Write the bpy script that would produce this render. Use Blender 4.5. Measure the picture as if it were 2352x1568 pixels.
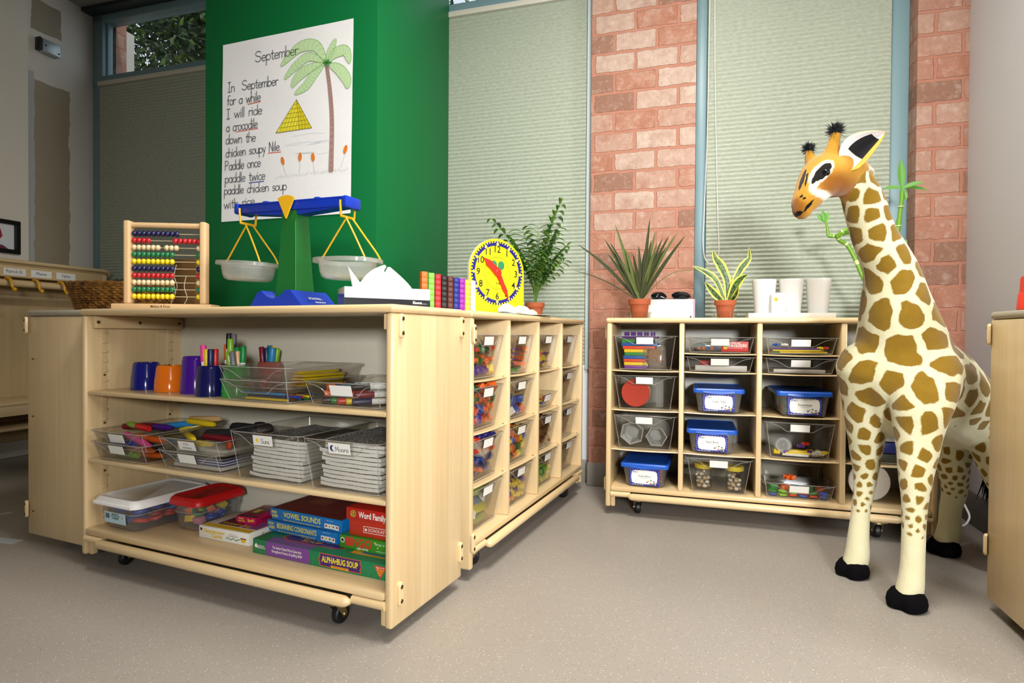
import bpy, bmesh, math, random
from mathutils import Matrix, Vector, noise
import numpy as np
for o in list(bpy.data.objects): bpy.data.objects.remove(o)
S = bpy.context.scene
C = S.collection
PI = math.pi
# ------------------------------------------------------------------ camera, world, light, exposure
cam = bpy.data.cameras.new('camera'); cam.sensor_width = 36.0; cam.lens = 1369.63*36/2352
cam.clip_start = 0.02; cam.clip_end = 200
co = bpy.data.objects.new('camera', cam); C.objects.link(co); S.camera = co
_p, _r = -0.0129, 0.0074
_c, _s = math.cos(_p), math.sin(_p); _cr, _sr = math.cos(_r), math.sin(_r)
_X, _Y, _F = Vector((1,0,0)), Vector((0,-_s,_c)), Vector((0,_c,_s))
_x2 = _X*_cr+_Y*_sr; _y2 = -_X*_sr+_Y*_cr; _z2 = -_F
co.matrix_world = Matrix(((_x2.x,_y2.x,_z2.x,0),(_x2.y,_y2.y,_z2.y,0),(_x2.z,_y2.z,_z2.z,0.767),(0,0,0,1)))
S.view_settings.view_transform = 'Standard'; S.view_settings.look = 'None'
S.view_settings.exposure = 0.22; S.view_settings.gamma = 1.0; S.view_settings.use_curve_mapping = False
S.cycles.transparent_max_bounces = 40
S.cycles.max_bounces = 8; S.cycles.diffuse_bounces = 2; S.cycles.glossy_bounces = 3; S.cycles.transmission_bounces = 6
S.cycles.caustics_reflective = False; S.cycles.caustics_refractive = False
W = bpy.data.worlds.new('sky'); S.world = W; W.use_nodes = True
_bg = W.node_tree.nodes['Background']; _bg.inputs[0].default_value = (0.78,0.86,1.0,1); _bg.inputs[1].default_value = 0.9
def lamp(name, kind, loc, target, energy, color, size=(1,1), parent=None):
    l = bpy.data.lights.new(name, kind); l.energy = energy; l.color = color
    if kind == 'AREA': l.shape = 'RECTANGLE'; l.size, l.size_y = size
    o = bpy.data.objects.new(name, l); C.objects.link(o); o.location = loc
    d = Vector(target)-Vector(loc); o.rotation_euler = d.to_track_quat('-Z','Y').to_euler()
    return o
sun = lamp('sun', 'SUN', (0,8,8), (-2,10,0), 1.6, (1,0.95,0.85)); sun.data.angle = 0.02
# ceiling fluorescents of the classroom and an unseen window at the right
LAMPS = [((0.35,1.25,2.86),68),((0.95,-0.9,2.86),30)]
for _i,(_l,_e) in enumerate(LAMPS):
    lamp('ceiling_lamp_light', 'AREA', _l, (_l[0],_l[1],0), _e, (1,0.965,0.90), (0.55,1.15))
lamp('window_daylight', 'AREA', (2.85,-0.25,1.32), (-0.4,2.1,0.72), 42, (0.97,0.98,1.0), (0.8,0.55))
SOFTBOX = (0.45,-2.1,1.32)  # unseen softbox added behind the camera, standing in for a flash
lamp('softbox_light', 'AREA', SOFTBOX, (0.62,2.4,0.80), 23, (0.96,0.98,1.0), (0.5,0.42)).data.spread = 1.25
# ------------------------------------------------------------------ helpers
USED = {}
def tag(o, label, cat, group=None, kind=None):
    o['label'] = label; o['category'] = cat
    if group: o['group'] = group
    if kind: o['kind'] = kind
    k = USED.get(label)
    if k is not None and (group is None or k != group): print('DUPLABEL', label)
    USED[label] = group
    n = len(label.split())
    if n < 4 or n > 16: print('LABELLEN', n, label)
    return o
def empty(name, label, cat, loc=(0,0,0), rz=0.0, group=None, kind=None, mat=None):
    o = bpy.data.objects.new(name, None); C.objects.link(o); o.empty_display_size = 0.05
    if mat is not None: o.matrix_world = mat
    else: o.location = loc; o.rotation_euler = (0,0,rz)
    return tag(o, label, cat, group, kind)
def link(name, me, parent=None, loc=(0,0,0), rz=0.0, rot=None, mat=None):
    o = bpy.data.objects.new(name, me); C.objects.link(o)
    if parent is not None: o.parent = parent
    if mat is not None: o.matrix_local = mat
    else: o.location = loc; o.rotation_euler = rot if rot is not None else (0,0,rz)
    return o
def struct(name, me, loc=(0,0,0), rz=0.0, parent=None):
    o = link(name, me, parent, loc, rz)
    if parent is None: o['kind'] = 'structure'
    return o
def RX(a): return Matrix.Rotation(a,4,'X')
def RY(a): return Matrix.Rotation(a,4,'Y')
def RZ(a): return Matrix.Rotation(a,4,'Z')
def TR(x,y=0,z=0): return Matrix.Translation((x,y,z))
class Frame:                                           # a piece of furniture's own axes: x along its front, y back, z up
    def __init__(s, x, y, a): s.M = TR(x,y,0) @ RZ(a); s.a = a
    def w(s, x, y, z): return s.M @ Vector((x,y,z))
    def m(s, x, y, z, rz=0): return s.M @ TR(x,y,z) @ RZ(rz)
FA = Frame(-1.40727, 1.94585, -0.41389)                # open shelf cabinet
FB = Frame(-0.1232, 1.8276, 1.1694)                    # cubby cabinet, middle
FC = Frame(0.4021, 2.5341, -0.2993)                    # cubby cabinet at the window
FW = Frame(0.40248, 3.01513, -0.2993)                  # window wall
FK = Frame(-0.5895, 2.59, -0.2993)                     # green column
FR = Frame(1.3426, 1.674, -0.3002)                     # right cabinet
_TX = {}
def textmesh(s, bold):
    k = (s, bold)
    if k in _TX: return _TX[k]
    cu = bpy.data.curves.new('t','FONT'); cu.body = s; cu.size = 1.0; cu.align_x = 'CENTER'; cu.align_y = 'CENTER'; cu.offset = bold; cu.resolution_u = 2
    o = bpy.data.objects.new('t', cu); C.objects.link(o)
    dg = bpy.context.evaluated_depsgraph_get(); me = bpy.data.meshes.new_from_object(o.evaluated_get(dg))
    vs = [tuple(v.co) for v in me.vertices]; fs = [tuple(p.vertices) for p in me.polygons]
    bpy.data.objects.remove(o); bpy.data.curves.remove(cu); bpy.data.meshes.remove(me)
    xs = [v[0] for v in vs] or [0]; w = max(xs)-min(xs); cx = (max(xs)+min(xs))/2
    vs = [(v[0]-cx, v[1]) for v in vs]
    _TX[k] = (vs, fs, w); return _TX[k]
class MB:
    def __init__(s): s.v=[]; s.f=[]; s.mi=[]; s.T=Matrix.Identity(4)
    def add(s, vs, fs, mi=0):
        b = len(s.v); s.v += [tuple(s.T @ Vector(v)) for v in vs]; s.f += [tuple(b+i for i in f) for f in fs]
        s.mi += [mi]*len(fs) if isinstance(mi,int) else list(mi); return s
    def box(s, x0,x1,y0,y1,z0,z1, mi=0):
        v=[(x,y,z) for z in (z0,z1) for y in (y0,y1) for x in (x0,x1)]
        return s.add(v, [(0,2,3,1),(4,5,7,6),(0,1,5,4),(2,6,7,3),(0,4,6,2),(1,3,7,5)], mi)
    def rbox(s, x0,x1,y0,y1,z0,z1, r=0.004, mi=0, seg=2):
        bm = bmesh.new(); bmesh.ops.create_cube(bm, size=1)
        for v in bm.verts: v.co = Vector(((x0+x1)/2+v.co.x*(x1-x0),(y0+y1)/2+v.co.y*(y1-y0),(z0+z1)/2+v.co.z*(z1-z0)))
        bmesh.ops.bevel(bm, geom=bm.edges[:]+bm.verts[:], offset=r, segments=seg, affect='EDGES', profile=0.5)
        bm.verts.index_update()
        s.add([v.co[:] for v in bm.verts], [[v.index for v in f.verts] for f in bm.faces], mi); bm.free(); return s
    def quad(s, a,b,c,d, mi=0): return s.add([a,b,c,d],[(0,1,2,3)],mi)
    def poly(s, pts, mi=0): return s.add(pts,[tuple(range(len(pts)))],mi)
    def loft(s, rings, mi=0, cap=True, closed=True):
        n=len(rings[0]); v=[p for r in rings for p in r]; f=[]
        for i in range(len(rings)-1):
            for j in range(n if closed else n-1):
                k=(j+1)%n; f.append((i*n+j,i*n+k,(i+1)*n+k,(i+1)*n+j))
        if cap: f.append(tuple(reversed(range(n)))); f.append(tuple(range((len(rings)-1)*n,len(rings)*n)))
        return s.add(v,f,mi)
    def lathe(s, prof, seg=24, mi=0, c=(0,0,0), sy=1.0, cap=True, top=True):
        rings=[[(c[0]+r*math.cos(2*PI*j/seg), c[1]+sy*r*math.sin(2*PI*j/seg), c[2]+z) for j in range(seg)] for r,z in prof]
        return s.loft(rings, mi, cap)
    def tube(s, pts, r, seg=8, mi=0, cap=True, sq=None):
        P=[Vector(p) for p in pts]; n=len(P); R=r if isinstance(r,(list,tuple)) else [r]*n
        rings=[]; up=None
        for i in range(n):
            t=(P[min(i+1,n-1)]-P[max(i-1,0)]); t = t.normalized() if t.length>1e-9 else Vector((0,0,1))
            if up is None: up = Vector((0,0,1)) if abs(t.z)<0.9 else Vector((1,0,0))
            a=(up-t*up.dot(t)); a=a.normalized() if a.length>1e-6 else t.orthogonal().normalized()
            up=a; b=t.cross(a); q=sq or 1.0
            rings.append([tuple(P[i]+(a*math.cos(2*PI*j/seg)*q+b*math.sin(2*PI*j/seg))*R[i]) for j in range(seg)])
        return s.loft(rings, mi, cap)
    def ball(s, c, r, mi=0, seg=12, rg=8, sc=(1,1,1)):
        rings=[]
        for i in range(rg+1):
            a=PI*i/rg; rr=max(math.sin(a),1e-3)*r; z=-math.cos(a)*r
            rings.append([(c[0]+sc[0]*rr*math.cos(2*PI*j/seg), c[1]+sc[1]*rr*math.sin(2*PI*j/seg), c[2]+sc[2]*z) for j in range(seg)])
        return s.loft(rings, mi, True)
    def text(s, t, org, ux, uy, h, mi=0, bold=0.0, width=None, off=0.0004, arc=0.0):
        vs,fs,w = textmesh(t,bold); ux=Vector(ux); uy=Vector(uy); n=ux.cross(uy); o=Vector(org)+n*off
        sc=h/0.7; sx = (width/w if width and w else sc)
        return s.add([tuple(o+ux*(x*sx)+uy*(y*sc + arc*((x*sx)**2))) for x,y in vs], fs, mi)
    def mesh(s, name, mats, smooth=35, dedup=False):
        me=bpy.data.meshes.new(name); me.from_pydata(s.v,[],s.f)
        for m in (mats if isinstance(mats,(list,tuple)) else [mats]): me.materials.append(m)
        if any(s.mi): me.polygons.foreach_set('material_index', s.mi)
        bm=bmesh.new(); bm.from_mesh(me)
        if dedup: bmesh.ops.remove_doubles(bm, verts=bm.verts[:], dist=1e-5)
        bmesh.ops.recalc_face_normals(bm, faces=bm.faces[:]) if dedup else None
        bm.to_mesh(me); bm.free()
        if smooth: me.polygons.foreach_set('use_smooth',[True]*len(me.polygons)); me.set_sharp_from_angle(angle=math.radians(smooth))
        me.update(); return me
    def build(s, name, mats, parent=None, loc=(0,0,0), rz=0.0, smooth=35, mat=None):
        return link(name, s.mesh(name,mats,smooth), parent, loc, rz, mat=mat)
def rrect(w, d, r, z, n=4, cx=0, cy=0):
    out=[]
    for (sx,sy,a0) in ((1,1,0),(-1,1,PI/2),(-1,-1,PI),(1,-1,1.5*PI)):
        for i in range(n+1):
            a=a0+PI/2*i/n; out.append((cx+sx*(w/2-r)+r*math.cos(a), cy+sy*(d/2-r)+r*math.sin(a), z))
    return out
def catmull(P, k=4):
    P=[np.array(p,float) for p in P]; out=[]
    for i in range(len(P)-1):
        p0=P[max(i-1,0)];p1=P[i];p2=P[i+1];p3=P[min(i+2,len(P)-1)]
        for j in range(k):
            t=j/k; out.append(0.5*((2*p1)+(-p0+p2)*t+(2*p0-5*p1+4*p2-p3)*t*t+(-p0+3*p1-3*p2+p3)*t**3))
    out.append(P[-1]); return [tuple(float(v) for v in q) for q in out]
# ------------------------------------------------------------------ materials
def lin(c):
    if isinstance(c,str): c=[int(c[i:i+2],16)/255 for i in (0,2,4)]
    return tuple((x/12.92 if x<=0.04045 else ((x+0.055)/1.055)**2.4) for x in c)
_MC={}
def base(name):
    m=bpy.data.materials.new(name); m.use_nodes=True; nt=m.node_tree; b=nt.nodes['Principled BSDF']; return m,nt,b
def N(nt, t, **kw):
    n=nt.nodes.new(t)
    for k,v in kw.items():
        if k in n.inputs: n.inputs[k].default_value=v
        else: setattr(n,k,v)
    return n
def mixc(nt, fac, a, b, mode='MIX'):
    n=nt.nodes.new('ShaderNodeMix'); n.data_type='RGBA'; n.blend_type=mode
    for i,x in ((0,fac),(6,a),(7,b)):
        if isinstance(x,(int,float)): n.inputs[i].default_value=x
        elif isinstance(x,tuple): n.inputs[i].default_value=x+(1,) if len(x)==3 else x
        else: nt.links.new(x,n.inputs[i])
    return n.outputs[2]
def mth(nt, op, a, b=None, c=None):
    n=nt.nodes.new('ShaderNodeMath'); n.operation=op
    for i,x in enumerate((a,b,c)):
        if x is None: continue
        if isinstance(x,(int,float)): n.inputs[i].default_value=x
        else: nt.links.new(x,n.inputs[i])
    return n.outputs[0]
def ramp(nt, x, p0, p1):
    n=nt.nodes.new('ShaderNodeMapRange'); n.inputs[1].default_value=p0; n.inputs[2].default_value=p1; nt.links.new(x,n.inputs[0]); return n.outputs[0]
def plain(col, rough=0.5, bump=0.0, bscale=200, spec=0.5, metal=0.0, var=0.0, sheen=0.0):
    k=('p',col,rough,bump,bscale,spec,metal,var,sheen)
    if k in _MC: return _MC[k]
    m,nt,b=base('paint_%s'%len(_MC)); c=lin(col)
    b.inputs['Base Color'].default_value=c+(1,); b.inputs['Roughness'].default_value=rough; b.inputs['Metallic'].default_value=metal
    b.inputs['Specular IOR Level'].default_value=spec
    if sheen: b.inputs['Sheen Weight'].default_value=sheen
    tc=N(nt,'ShaderNodeTexCoord'); nz=N(nt,'ShaderNodeTexNoise',Scale=float(bscale),Detail=3.0); nt.links.new(tc.outputs['Object'],nz.inputs['Vector'])
    v=var or 0.03
    nt.links.new(mixc(nt,nz.outputs[0],tuple(x*(1-v) for x in c),tuple(min(1,x*(1+v)) for x in c)),b.inputs['Base Color'])
    if bump:
        bp=N(nt,'ShaderNodeBump',Strength=bump,Distance=0.002); nt.links.new(nz.outputs[0],bp.inputs['Height']); nt.links.new(bp.outputs[0],b.inputs['Normal'])
    _MC[k]=m; return m
def maple(axis='z', tone=1.0, stave=0.075, con=0.45):
    k=('mp',axis,tone,stave,con)
    if k in _MC: return _MC[k]
    m,nt,b=base('maple_'+axis); tc=N(nt,'ShaderNodeTexCoord'); L=nt.links
    mp=N(nt,'ShaderNodeMapping'); sc={'z':(60,60,2.2),'x':(2.2,60,60),'y':(60,2.2,60)}[axis]; mp.inputs['Scale'].default_value=sc
    L.new(tc.outputs['Object'],mp.inputs[0]); nz=N(nt,'ShaderNodeTexNoise',Scale=1.0,Detail=4.0,Roughness=0.6); L.new(mp.outputs[0],nz.inputs['Vector'])
    sp=N(nt,'ShaderNodeSeparateXYZ'); L.new(tc.outputs['Object'],sp.inputs[0])
    u={'z':mth(nt,'ADD',sp.outputs[0],sp.outputs[1]),'x':mth(nt,'ADD',sp.outputs[1],mth(nt,'MULTIPLY',sp.outputs[2],0.3)),'y':mth(nt,'ADD',sp.outputs[0],sp.outputs[2])}[axis]
    fl=mth(nt,'FLOOR',mth(nt,'DIVIDE',u,stave)); wn=N(nt,'ShaderNodeTexWhiteNoise',noise_dimensions='1D'); L.new(fl,wn.inputs['W'])
    c0=tuple(x*tone for x in lin((0.875,0.755,0.56))); c1=tuple(x*tone for x in lin((0.915,0.81,0.63)))
    col=mixc(nt,ramp(nt,nz.outputs[0],0.3,0.75),c0,c1)
    col=mixc(nt,ramp(nt,wn.outputs[0],0,1),col,mixc(nt,con,col,mixc(nt,1.0,col,(0.82,0.775,0.68),'MULTIPLY')))
    L.new(col,b.inputs['Base Color']); b.inputs['Roughness'].default_value=0.34; b.inputs['Coat Weight'].default_value=0.15; b.inputs['Coat Roughness'].default_value=0.2
    _MC[k]=m; return m
def clear(tint=(0.945,0.94,0.925), gloss=0.12, rough=0.06, milk=0.0, key=None):
    k=('cl',tint,gloss,rough,milk)
    if k in _MC: return _MC[k]
    m=bpy.data.materials.new('clear_plastic'); m.use_nodes=True; nt=m.node_tree; L=nt.links; nt.nodes.remove(nt.nodes['Principled BSDF'])
    out=nt.nodes['Material Output']; tr=N(nt,'ShaderNodeBsdfTransparent'); tr.inputs[0].default_value=tint+(1,)
    gl=N(nt,'ShaderNodeBsdfGlossy',Roughness=rough); lw=N(nt,'ShaderNodeLayerWeight',Blend=0.35)
    f=mth(nt,'MULTIPLY_ADD',lw.outputs['Facing'],0.35,gloss*0.5); f2=mth(nt,'MINIMUM',mth(nt,'MULTIPLY',f,mth(nt,'ADD',lw.outputs['Facing'],0.25)),1.0)
    mx=N(nt,'ShaderNodeMixShader'); L.new(f2,mx.inputs[0]); L.new(tr.outputs[0],mx.inputs[1]); L.new(gl.outputs[0],mx.inputs[2]); r=mx.outputs[0]
    if milk:
        df=N(nt,'ShaderNodeBsdfDiffuse'); df.inputs[0].default_value=(0.85,0.85,0.82,1); m2=N(nt,'ShaderNodeMixShader'); m2.inputs[0].default_value=milk
        L.new(r,m2.inputs[1]); L.new(df.outputs[0],m2.inputs[2]); r=m2.outputs[0]
    L.new(r,out.inputs[0]); _MC[k]=m; return m
MAPZ=maple('z'); MAPX=maple('x'); MAPY=maple('y'); MAPL=maple('x',1.04,0.4)
LAMIN=plain('D9D2BE',0.5,var=0.04); DARK=plain('0A0A0C',0.6); STEEL=plain('B8B4A8',0.3,metal=1.0); BRASS=plain('C9B98A',0.35,metal=1.0); SCREW=plain('6A5630',0.35,metal=1.0)
BLACKR=plain('141416',0.45); WHITE=plain('F2EFE8',0.6); PAPER=plain('F3F1EA',0.8); CARD=plain('EDEAE2',0.85); INK=plain('1A1A22',0.8)
CLR=clear(); CLRD=clear((0.93,0.92,0.90),0.10,0.05); MILK=clear((0.95,0.95,0.94),0.10,0.15,0.15); EDGE=clear((0.9,0.89,0.87),0.8,0.08,0.22)
TERRA=plain('A85430',0.75,0.15,120,var=0.1); SOIL=plain('1E1712',0.95,0.8,150)
# ------------------------------------------------------------------ materials of the room
def floor_mat():
    m,nt,b=base('speckled_vinyl'); L=nt.links; tc=N(nt,'ShaderNodeTexCoord')
    n1=N(nt,'ShaderNodeTexNoise',Scale=260.0,Detail=2.0); n2=N(nt,'ShaderNodeTexVoronoi',Scale=170.0); n3=N(nt,'ShaderNodeTexVoronoi',Scale=140.0); n4=N(nt,'ShaderNodeTexNoise',Scale=1.7,Detail=3.0)
    for n in (n1,n2,n3,n4): L.new(tc.outputs['Object'],n.inputs['Vector'])
    col=mixc(nt,n1.outputs[0],lin('978F85'),lin('A8A096'))
    def speck(v,th,c,col):
        near=mth(nt,'LESS_THAN',v.outputs['Distance'],0.22); sp=N(nt,'ShaderNodeSeparateColor'); L.new(v.outputs['Color'],sp.inputs[0])
        pick=mth(nt,'GREATER_THAN',sp.outputs[0],th-0.06); return mixc(nt,mth(nt,'MULTIPLY',near,pick),col,lin(c))
    col=speck(n2,0.83,'DAD2C6',col); col=speck(n3,0.80,'857B6F',col)
    col=mixc(nt,1.0,col,mixc(nt,ramp(nt,n4.outputs[0],0.3,0.7),(0.93,0.93,0.93),(1.0,1.0,1.0)),'MULTIPLY')
    L.new(col,b.inputs['Base Color']); b.inputs['Roughness'].default_value=0.42; b.inputs['Specular IOR Level'].default_value=0.35
    bp=N(nt,'ShaderNodeBump',Strength=0.08,Distance=0.001); L.new(n1.outputs[0],bp.inputs['Height']); L.new(bp.outputs[0],b.inputs['Normal']); return m
def brick_mat(pale=1.0, seed=0.0):
    m,nt,b=base('worn_brick'); L=nt.links; tc=N(nt,'ShaderNodeTexCoord'); sp=N(nt,'ShaderNodeSeparateXYZ'); L.new(tc.outputs['Object'],sp.inputs[0])
    nw=N(nt,'ShaderNodeTexNoise',Scale=20.0,Detail=4.0,Roughness=0.65); L.new(tc.outputs['Object'],nw.inputs['Vector'])
    wob=mth(nt,'MULTIPLY_ADD',nw.outputs[0],0.022,-0.011)
    cb=N(nt,'ShaderNodeCombineXYZ'); L.new(mth(nt,'ADD',mth(nt,'ADD',mth(nt,'ADD',sp.outputs[0],sp.outputs[1]),seed),wob),cb.inputs[0]); L.new(mth(nt,'ADD',sp.outputs[2],wob),cb.inputs[1])
    bk=N(nt,'ShaderNodeTexBrick',Scale=1.0); bk.inputs['Mortar Size'].default_value=0.008; bk.inputs['Brick Width'].default_value=0.205; bk.inputs['Row Height'].default_value=0.0985; bk.inputs['Bias'].default_value=0.0; bk.inputs['Mortar Smooth'].default_value=0.25
    bk.inputs['Color1'].default_value=(0,0,0,1); bk.inputs['Color2'].default_value=(1,1,1,1); bk.inputs['Mortar'].default_value=(0.5,0.5,0.5,1); L.new(cb.outputs[0],bk.inputs['Vector'])
    rnd=bk.outputs['Color']; n2=N(nt,'ShaderNodeTexNoise',Scale=9.0,Detail=6.0,Roughness=0.7); L.new(tc.outputs['Object'],n2.inputs['Vector'])
    n3=N(nt,'ShaderNodeTexNoise',Scale=60.0,Detail=4.0); L.new(tc.outputs['Object'],n3.inputs['Vector'])
    red=mixc(nt,ramp(nt,n2.outputs[0],0.3,0.7),lin('9E664F'),lin('B07C64')); dk=mixc(nt,n3.outputs[0],lin('8F6A55'),lin('7C5C4E')); pl=mixc(nt,ramp(nt,n2.outputs[0],0.3,0.7),lin('C6B2A2'),lin('AA8876'))
    up=ramp(nt,sp.outputs[2],1.0,1.45)
    f=mth(nt,'MULTIPLY',mth(nt,'MULTIPLY',ramp(nt,mth(nt,'ADD',rnd,mth(nt,'MULTIPLY_ADD',n2.outputs[0],1.5,-0.75)),0.1,0.75),up),pale)
    col=mixc(nt,f,red,pl); col=mixc(nt,mth(nt,'MULTIPLY',mth(nt,'LESS_THAN',rnd,0.12),0.75),col,dk)
    n5=N(nt,'ShaderNodeTexNoise',Scale=26.0,Detail=5.0,Roughness=0.7); L.new(tc.outputs['Object'],n5.inputs['Vector']); col=mixc(nt,mth(nt,'MULTIPLY',ramp(nt,n5.outputs[0],0.5,0.68),0.35),col,lin('8A6656')); col=mixc(nt,mth(nt,'MULTIPLY',ramp(nt,n5.outputs[0],0.48,0.34),0.3),col,lin('D2C2B6')); col=mixc(nt,ramp(nt,n3.outputs[0],0.62,0.75),col,mixc(nt,0.6,col,lin('6E4636')))
    col=mixc(nt,bk.outputs['Fac'],col,mixc(nt,n2.outputs[0],lin('B8826C'),lin('A46A54')))
    L.new(col,b.inputs['Base Color']); b.inputs['Roughness'].default_value=0.85
    h=mth(nt,'ADD',mth(nt,'MULTIPLY',bk.outputs['Fac'],-1.0),mth(nt,'MULTIPLY',n3.outputs[0],0.35)); bp=N(nt,'ShaderNodeBump',Strength=0.9,Distance=0.005); L.new(h,bp.inputs['Height']); L.new(bp.outputs[0],b.inputs['Normal']); return m
def plaster_mat(col, stains=()):
    m,nt,b=base('painted_plaster'); L=nt.links; tc=N(nt,'ShaderNodeTexCoord'); n1=N(nt,'ShaderNodeTexNoise',Scale=5.0,Detail=5.0); L.new(tc.outputs['Object'],n1.inputs['Vector'])
    c=lin(col); out=mixc(nt,n1.outputs[0],tuple(x*0.95 for x in c),c)
    if stains:
        sp=N(nt,'ShaderNodeSeparateXYZ'); L.new(tc.outputs['Object'],sp.inputs[0]); nz=N(nt,'ShaderNodeTexNoise',Scale=13.0,Detail=2.0); L.new(tc.outputs['Object'],nz.inputs['Vector'])
        w=mth(nt,'MULTIPLY_ADD',nz.outputs[0],0.034,-0.017); yy=mth(nt,'ADD',sp.outputs[1],w); zz=mth(nt,'ADD',sp.outputs[2],w)
        for y0,y1,z0,z1,sc in stains:
            q=mth(nt,'MULTIPLY',mth(nt,'MULTIPLY',mth(nt,'GREATER_THAN',yy,y0),mth(nt,'LESS_THAN',yy,y1)),mth(nt,'MULTIPLY',mth(nt,'GREATER_THAN',zz,z0),mth(nt,'LESS_THAN',zz,z1)))
            out=mixc(nt,q,out,mixc(nt,n1.outputs[0],lin(sc),tuple(x*0.85 for x in lin(sc))))
    L.new(out,b.inputs['Base Color']); b.inputs['Roughness'].default_value=0.75
    n2=N(nt,'ShaderNodeTexNoise',Scale=160.0,Detail=2.0); L.new(tc.outputs['Object'],n2.inputs['Vector']); bp=N(nt,'ShaderNodeBump',Strength=0.12,Distance=0.002); L.new(n2.outputs[0],bp.inputs['Height']); L.new(bp.outputs[0],b.inputs['Normal']); return m
GREEN=plain('066C36',0.5,0.05,300,spec=0.25,var=0.05); FRAMEB=plain('7C9AA0',0.4,var=0.05); COVE=plain('8A847A',0.5); WALLW=plaster_mat('D2CFCB')
def fabric_mat():
    m,nt,b=base('cellular_fabric'); L=nt.links; tc=N(nt,'ShaderNodeTexCoord'); mp=N(nt,'ShaderNodeMapping'); mp.inputs['Scale'].default_value=(45,1,110); L.new(tc.outputs['Object'],mp.inputs[0])
    nz=N(nt,'ShaderNodeTexNoise',Scale=1.0,Detail=4.0); L.new(mp.outputs[0],nz.inputs['Vector'])
    L.new(mixc(nt,ramp(nt,nz.outputs[0],0.3,0.7),lin('A3AA97'),lin('B6BCAA')),b.inputs['Base Color']); b.inputs['Roughness'].default_value=0.85; return m
FABR=fabric_mat()
GLASS=clear((0.97,0.985,0.98),0.08,0.02)
# ------------------------------------------------------------------ room shell
I=FW.M
def S_(name, b, mats, smooth=30): return struct_m(name, b.mesh(name,mats,smooth))
def struct_m(name, me):
    o=bpy.data.objects.new(name,me); C.objects.link(o); o.matrix_world=I; o['kind']='structure'; return o
FLOORM=floor_mat(); BRICK=brick_mat(); BRICK2=brick_mat(0.55,0.37)
S_('floor',MB().box(-4.2,5.2,-7.2,0.45,-0.12,0.0),FLOORM)
CEILM=plaster_mat('9C9A96'); S_('ceiling',MB().box(-4.2,5.2,-7.2,0.12,2.955,3.05),CEILM)
S_('wall_pier',MB().box(-0.012,0.4914,0.0,0.42,0.118,2.955),BRICK)
S_('wall_pier_right',MB().box(1.4084,1.6,0.0,0.42,0.118,2.955),BRICK2)
S_('baseboard_pier',MB().rbox(-0.018,0.498,-0.008,0.42,0.0,0.118,0.006),COVE)
S_('baseboard_pier_right',MB().rbox(1.402,1.6,-0.008,0.42,0.0,0.118,0.006),COVE)
APRON=plaster_mat('E4E6E6')
S_('wall_window',MB().box(-1.75,-0.012,0.075,0.42,0.0,0.585).box(0.4914,1.4084,0.075,0.42,0.0,0.585).box(-3.4983,-2.2,0.13,0.42,0.0,0.9).box(-2.2,-1.75,0.13,0.42,0.0,2.955),APRON)
S_('baseboard_window',MB().rbox(-1.75,-0.014,0.066,0.078,0.0,0.115,0.003).rbox(0.494,1.406,0.066,0.078,0.0,0.115,0.003),COVE)
S_('wall_right',MB().box(1.6,1.8,-0.8,0.42,0.0,2.955),plaster_mat('C9C4C6'))
S_('baseboard_right',MB().rbox(1.588,1.6,-0.8,-0.0,0.0,0.135,0.003),plain('6F6965',0.5))
S_('wall_right_far',MB().box(3.5,3.7,-7.2,-0.8,0.0,2.955).box(1.8,3.5,-0.8,-0.6,0.0,2.955),plaster_mat('9A9084'))
S_('wall_back',MB().box(-4.2,5.2,-7.2,-7.0,0.0,2.955),plaster_mat('8C8478'))
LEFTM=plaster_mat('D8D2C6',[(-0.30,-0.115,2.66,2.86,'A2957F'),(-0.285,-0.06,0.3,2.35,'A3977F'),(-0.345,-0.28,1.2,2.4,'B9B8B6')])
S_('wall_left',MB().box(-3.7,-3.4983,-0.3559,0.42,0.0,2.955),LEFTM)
S_('wall_left_near',MB().box(-3.7,-3.44,-7.0,-0.3559,0.0,2.955),plaster_mat('DDD6C6'))
S_('trim_left_soffit',MB().box(-3.4983,-2.2,0.02,0.12,2.93,2.955),plain('2B3335',0.5))
# unseen side window that lets the daylight in, and the ceiling troffers
wb=MB()
for a,b_,c,d in ((-2.95,-2.87,0.95,1.72),(-1.95,-1.87,0.95,1.72),(-2.87,-1.95,0.95,1.02),(-2.87,-1.95,1.65,1.72)): wb.box(3.44,3.5,a,b_,c,d)
w4=S_('window_4',wb,FRAMEB); link('pane',MB().box(3.46,3.466,-2.87,-1.95,1.02,1.65).mesh('pane',GLASS),w4)
def troffer(x,y,z,where):
    t=empty('ceiling_light','fluorescent ceiling light '+where,'ceiling light',(x,y,z),0)
    MB().box(-0.31,-0.29,-0.62,0.62,0.02,0.09).box(0.29,0.31,-0.62,0.62,0.02,0.09).box(-0.29,0.29,-0.62,-0.6,0.02,0.09).box(-0.29,0.29,0.6,0.62,0.02,0.09).box(-0.31,0.31,-0.62,0.62,0.085,0.095).build('housing',WHITE,t)
for (l,_),wh in zip(LAMPS,('above the middle of the floor, out of frame','above the photographer')): troffer(*l,wh)
t=empty('studio_softbox','softbox lamp on a stand behind the camera, out of frame','lamp',(SOFTBOX[0],SOFTBOX[1]-0.03,0),math.atan2(0.5,3.25))
b=MB(); b.loft([[(x*w,y,SOFTBOX[2]+z*h) for x,z in ((-1,-1),(1,-1),(1,1),(-1,1))] for w,h,y in ((0.26,0.22,0.0),(0.08,0.08,-0.22))],0,False); b.poly([(x*0.08,-0.22,SOFTBOX[2]+z*0.08) for x,z in ((-1,-1),(1,-1),(1,1),(-1,1))]); b.build('hood',BLACKR,t)
MB().tube([(0,-0.2,SOFTBOX[2]-0.06),(0,-0.2,0.25)],0.014,10).build('pole',BLACKR,t)
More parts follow.
